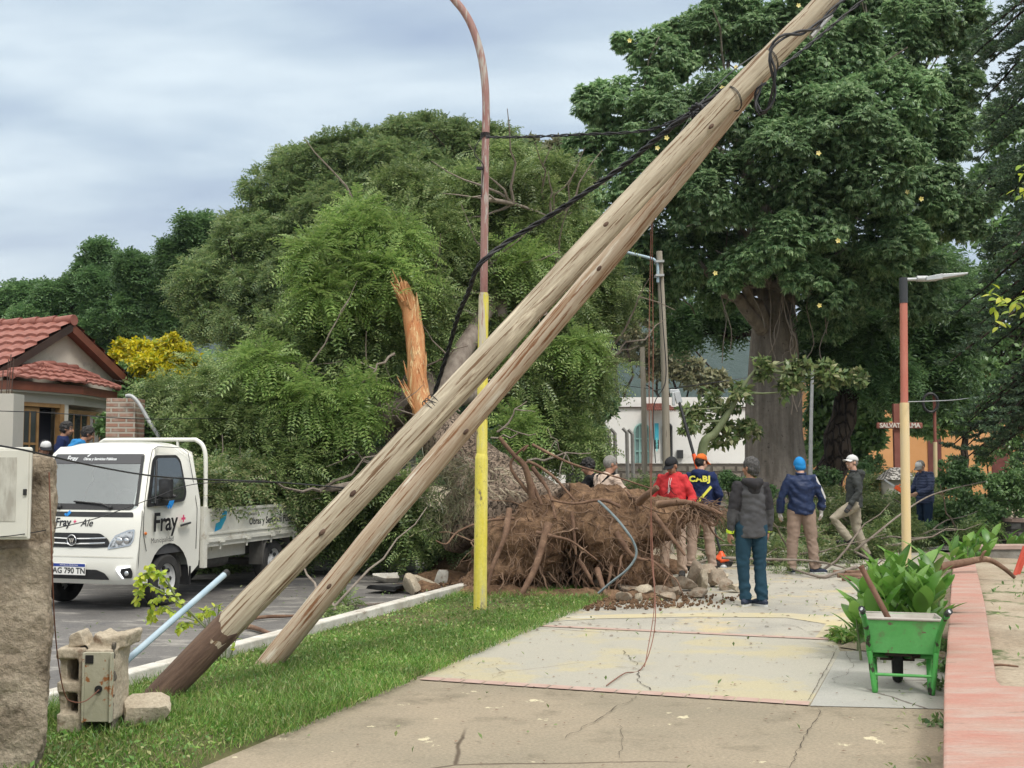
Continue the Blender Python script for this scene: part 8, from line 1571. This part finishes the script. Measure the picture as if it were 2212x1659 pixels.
# --- people beyond the truck, standing on the raised house step
stp = MB().bbox(gx_(118, 18.5), gx_(215, 18.5), 17.9, 19.6, 0, .60).build('house_step', M['old_conc']); tag(stp, 'raised concrete step before the house door where men gather', 'step')
YI = 18.3; I_ = person('person in a bright blue hooded top bending beyond the truck cab', (gx_(150, YI), YI + .1), R(-60), 1.72, dict(ch=(0, .08, 1.28), nk=(0, .17, 1.42), hd=(0, .25, 1.53), shL=(-.185, .12, 1.37), shR=(.185, .12, 1.37), elL=(-.24, .2, 1.12), wrL=(-.2, .4, 1.1), elR=(.24, .2, 1.12), wrR=(.2, .4, 1.1)), pitch=-22, top=dict(m='bluehood', hood=True, seed=30, fat=1.1), legs=dict(m='jean2'), shoes=dict(m='shoeb'), z=.60)
hair(I_, 'hairb', (.086, .106, .112), (0, -.016, .022), amp=.01)
YJ = 18.9; J_ = person('dark haired person in a navy top beside the blue hooded one', (gx_(138, YJ), YJ), R(-80), 1.74, dict(hd=(0, .05, 1.60)), pitch=-10, top=dict(m='navy', seed=31), legs=dict(m='jean2'), shoes=dict(m='shoeb'), z=.60)
hair(J_, 'hairb', (.086, .106, .112), (0, -.016, .022), amp=.01)
kb = MB().bbox(gx_(70, 18.1), gx_(115, 18.1), 17.85, 18.4, 0, .30).build('step_block', M['old_conc']); tag(kb, 'low concrete block beyond the truck cab under the person in the cap', 'step')
YK = 18.1; K_ = person('person in dark clothes and a black cap with white front beyond the truck cab', (gx_(92, YK), YK), R(-120), 1.74, dict(hd=(0, .07, 1.58)), yaw=-20, pitch=-18, top=dict(m='blk', seed=33), legs=dict(m='blk'), shoes=dict(m='shoeb'), z=.30)
hair(K_, 'hairb', (.078, .098, .098), (0, -.018, .01)); cap(K_, 'capb', 'capb', 'capw')
# ================================================================== pole pruner held by the navy jacket man
M['orangep'] = mat('orange_plastic', (.75, .10, .02), rough=.4)
pr = thing('pole_pruner', 'long orange and black petrol pole saw resting with its motor on the paving', 'tool'); a = P(1562, 1212, 18.9); b = P(1461, 846, 19.6); dd = b - a
def pp_(f): return a + dd * f
MB().tube([pp_(.02), pp_(.40)], .020, 10).build('lower_shaft', M['black'], pr, 60); MB().tube([pp_(.40), pp_(.62)], .034, 10).build('orange_shaft', M['orangep'], pr, 60); MB().tube([pp_(.62), pp_(.94)], .026, 10).build('upper_shaft', M['black'], pr, 60)
mb = MB(); c_ = P(1560, 1218, 18.85); mb.ball(c_ + Vector((-.02, 0, -.02)), (.14, .12, .11), 16); mb.ball(c_ + Vector((.10, .02, .03)), (.08, .08, .09), 12); mb.box(c_ + Vector((.02, 0, -.09)), (.2, .14, .06)); link('engine', remesh(mb, .012, 1), pr, M['black'], 180); mb = MB(); mb.tube([c_ + Vector((-.06, 0, .05)), c_ + Vector((.0, 0, .13)), c_ + Vector((-.02, 0, .2))], [.09, .07, .03], 12); mb.tube([c_ + Vector((-.05, -.1, .05)), c_ + Vector((.09, -.1, .08))], .03, 8); link('engine_cover', remesh(mb, .012, 1), pr, M['orangep'], 180); mb = MB(); mb.ball(c_ + Vector((-.0, -.11, -.05)), (.06, .03, .05), 12); mb.build('fuel_tank', M['lampgrey'], pr, 60)
mb = MB(); mb.box(pp_(.965), (.10, .09, .20), (0, -.25, 0)); mb.box(pp_(.955) + Vector((-.08, 0, .0)), (.05, .05, .22)); mb.box(pp_(.99) + Vector((-.04, 0, .03)), (.16, .06, .07)); o = mb.build('saw_head', M['lampgrey'], pr); bevel(o, .01, 2)
mb = MB(); q = P(1985, 1065, 23.2); ch = thing('chainsaw', 'small red hand saw half hidden behind the lamp post', 'tool'); mb.box((0, 0, 0), (.20, .08, .08), (0, .6, 0)); mb.tube([(-.05, 0, .04), (.0, 0, .10), (.06, 0, .06)], .012, 8); ch.location = P(1944, 1058, 23.0); o = mb.build('saw_body', M['orangep'], ch); MB().box((-.20, 0, .13), (.22, .012, .035), (0, .6, 0)).build('saw_blade', M['lampgrey'], ch)
# ================================================================== wheelbarrow
M['wbg'] = mat('green_paint', (.09, .36, .09), (.13, .43, .13), rough=.55, scale=3, grain=.10, gs=40, spots=((.13, .17, .08), 5, .56, .10), spots2=((.16, .12, .08), 15, .61, .03), detail=8); M['wbi'] = mat('cement_tray', (.34, .31, .27), (.45, .42, .38), rough=.85, scale=6); M['wbw'] = mat('worn_green', (.08, .36, .08), (.06, .28, .06), rough=.6, scale=5, spots=((.035, .028, .02), 9, .54, .04, (1, 1, .6)))
wbp = G(1949, 1500); wbw = thing('wheelbarrow', 'bright green steel wheelbarrow with a shovel in it before the canna plants', 'wheelbarrow', (wbp.x, wbp.y, 0), R(-15))
# local: y away from the camera (towards the wheel)
def lp_(x, y, z): return Vector((x, y, z))
T0 = dict(zt=.555, zb=.285); rim_ = [(-.265, -.03), (.285, -.03), (.285, .60), (-.265, .60)]; bot = [(-.225, .02), (.235, .02), (.20, .44), (-.19, .44)]
mb = MB(); vs = [lp_(x, y, .535 - (.035 if y > .3 else 0)) for x, y in rim_] + [lp_(x, y, .285) for x, y in bot]; mb.add(vs, [(0, 1, 5, 4), (1, 2, 6, 5), (2, 3, 7, 6), (3, 0, 4, 7), (4, 5, 6, 7)])
me = mb.mesh('tray'); o = link('tray', me, wbw, [M['wbg'], M['wbi']]); s_ = o.modifiers.new('s', 'SOLIDIFY'); s_.thickness = .006; s_.offset = 1; s_.material_offset = 0; bevel(o, .012, 3, 20)
ins = MB(); vs = [v * 1.0 for v in vs]; cen = sum(vs, Vector()) / 8; vi = [v + (Vector((cen.x, cen.y, v.z)) - v).normalized() * .012 + Vector((0, 0, .0 if i < 4 else .012)) for i, v in enumerate(vs)]; ins.add(vi, [(4, 5, 1, 0), (5, 6, 2, 1), (6, 7, 3, 2), (7, 4, 0, 3), (7, 6, 5, 4)]); ins.build('tray_lining', M['wbi'], wbw)
MB().tube([vs[0], vs[1], vs[2], vs[3], vs[0]], .011, 8, False).build('rolled_rim', M['wbi'], wbw, 60)
for sx, nm in ((-1, 'l'), (1, 'r')):
    x0 = .262 * sx + .01; MB().tube(smoothpath([(x0 * 1.06, -.30, .60), (x0 * 1.02, -.20, .56), (x0 * .92, -.05, .42), (x0 * .86, .03, .27), (x0 * .80, .12, .255), (x0 * .35, .42, .21), (x0 * .14, .55, .18)], 4), .020, 10).build('handle_bar', M['wbw'], wbw, 60)
    g_ = MB().tube([(x0 * 1.10, -.37, .64), (x0 * 1.06, -.295, .613)], .022, 14).build('grip', M['black'], wbw, 60); MB().tube([(x0 * 1.101, -.372, .6408), (x0 * 1.10, -.3715, .6405)], .012, 12).build('grip_hole', M['lampgrey'], g_, 60)
    MB().tube(smoothpath([(x0 * .86, .0, .30), (x0 * .82, -.005, .18), (x0 * .76, -.015, .05), (x0 * .74, .0, .012), (x0 * .72, .05, .03), (x0 * .72, .13, .16), (x0 * .74, .20, .25)], 4), .0195, 10).build('leg', M['wbw'], wbw, 60)
MB().tube([(-.20, -.004, .135), (.205, -.004, .135)], .011, 8).build('cross_bar', M['wbg'], wbw, 60)
wl_ = bpy.data.objects.new('wheel', None); col.objects.link(wl_); wl_.parent = wbw; wl_.location = (-.005, .50, .17); MB().lathe([(.10, -.03), (.155, -.035), (.17, -.015), (.17, .015), (.155, .035), (.10, .03)], (0, 0, 0), 26, 0, Matrix.Rotation(math.pi / 2, 3, 'Y'), False).build('tyre', M['tyre'], wl_, 40); MB().lathe([(.11, -.02), (.10, .0), (.11, .02)], (0, 0, 0), 20, 0, Matrix.Rotation(math.pi / 2, 3, 'Y')).build('rim', M['rebar'], wl_, 40)
MB().tube([(-.13, .50, .17), (.12, .50, .17)], .012, 8).build('axle', M['rebar'], wbw, 60); mb = MB(); mb.tube([(-.10, .3, .24), (.12, .3, .24)], .018, 8); mb.tube([(.05, .3, .25), (.14, .25, .235), (.08, .22, .23)], .014, 8); mb.build('under_bracket', M['rebar'], wbw, 60)
# shovel shaft
M['shaft'] = mat('rusty_shaft', (.13, .06, .035), (.20, .11, .07), rough=.7, scale=6, stretch=(3, 3, 1))
Rw = Matrix.Rotation(R(-15), 3, 'Z'); tip = wbp + Rw @ Vector((.02, .20, .32)); upe = P(1860, 1224, 8.9); sh_ = thing('shovel', 'rusty brown tool shaft leaning out of the wheelbarrow tray', 'shovel'); MB().tube([tip, upe], [.022, .020], 14).build('shaft', M['shaft'], sh_, 60); MB().tube([upe + (upe - tip).normalized() * -.01, upe + (upe - tip).normalized() * .006], .024, 14).build('shaft_end', M['shaft'], sh_, 60); MB().box(tip - Vector((0, 0, .0)), (.2, .24, .012), (0, 0, .3)).build('blade', M['rebar'], sh_)
for o in list(col.objects):
    if o.type == 'MESH' and o.modifiers and o.name.split('.')[0] in ('cap', 'cap_brim'): pass
# ================================================================== air
hz_ = MB().bbox(-1500, 1500, -80, 1400, -1.5, 260); hzo = hz_.mesh('haze'); m, nt = newmat('haze_air'); o_ = nt.nodes.new('ShaderNodeOutputMaterial'); v_ = nt.nodes.new('ShaderNodeVolumePrincipled')
v_.inputs['Color'].default_value = (.62, .74, .90, 1); v_.inputs['Density'].default_value = .0002; v_.inputs['Anisotropy'].default_value = .2; nt.links.new(v_.outputs[0], o_.inputs['Volume'])
tag(link('haze', hzo, None, m), 'thin bluish haze in the distance', 'haze', kind='stuff')
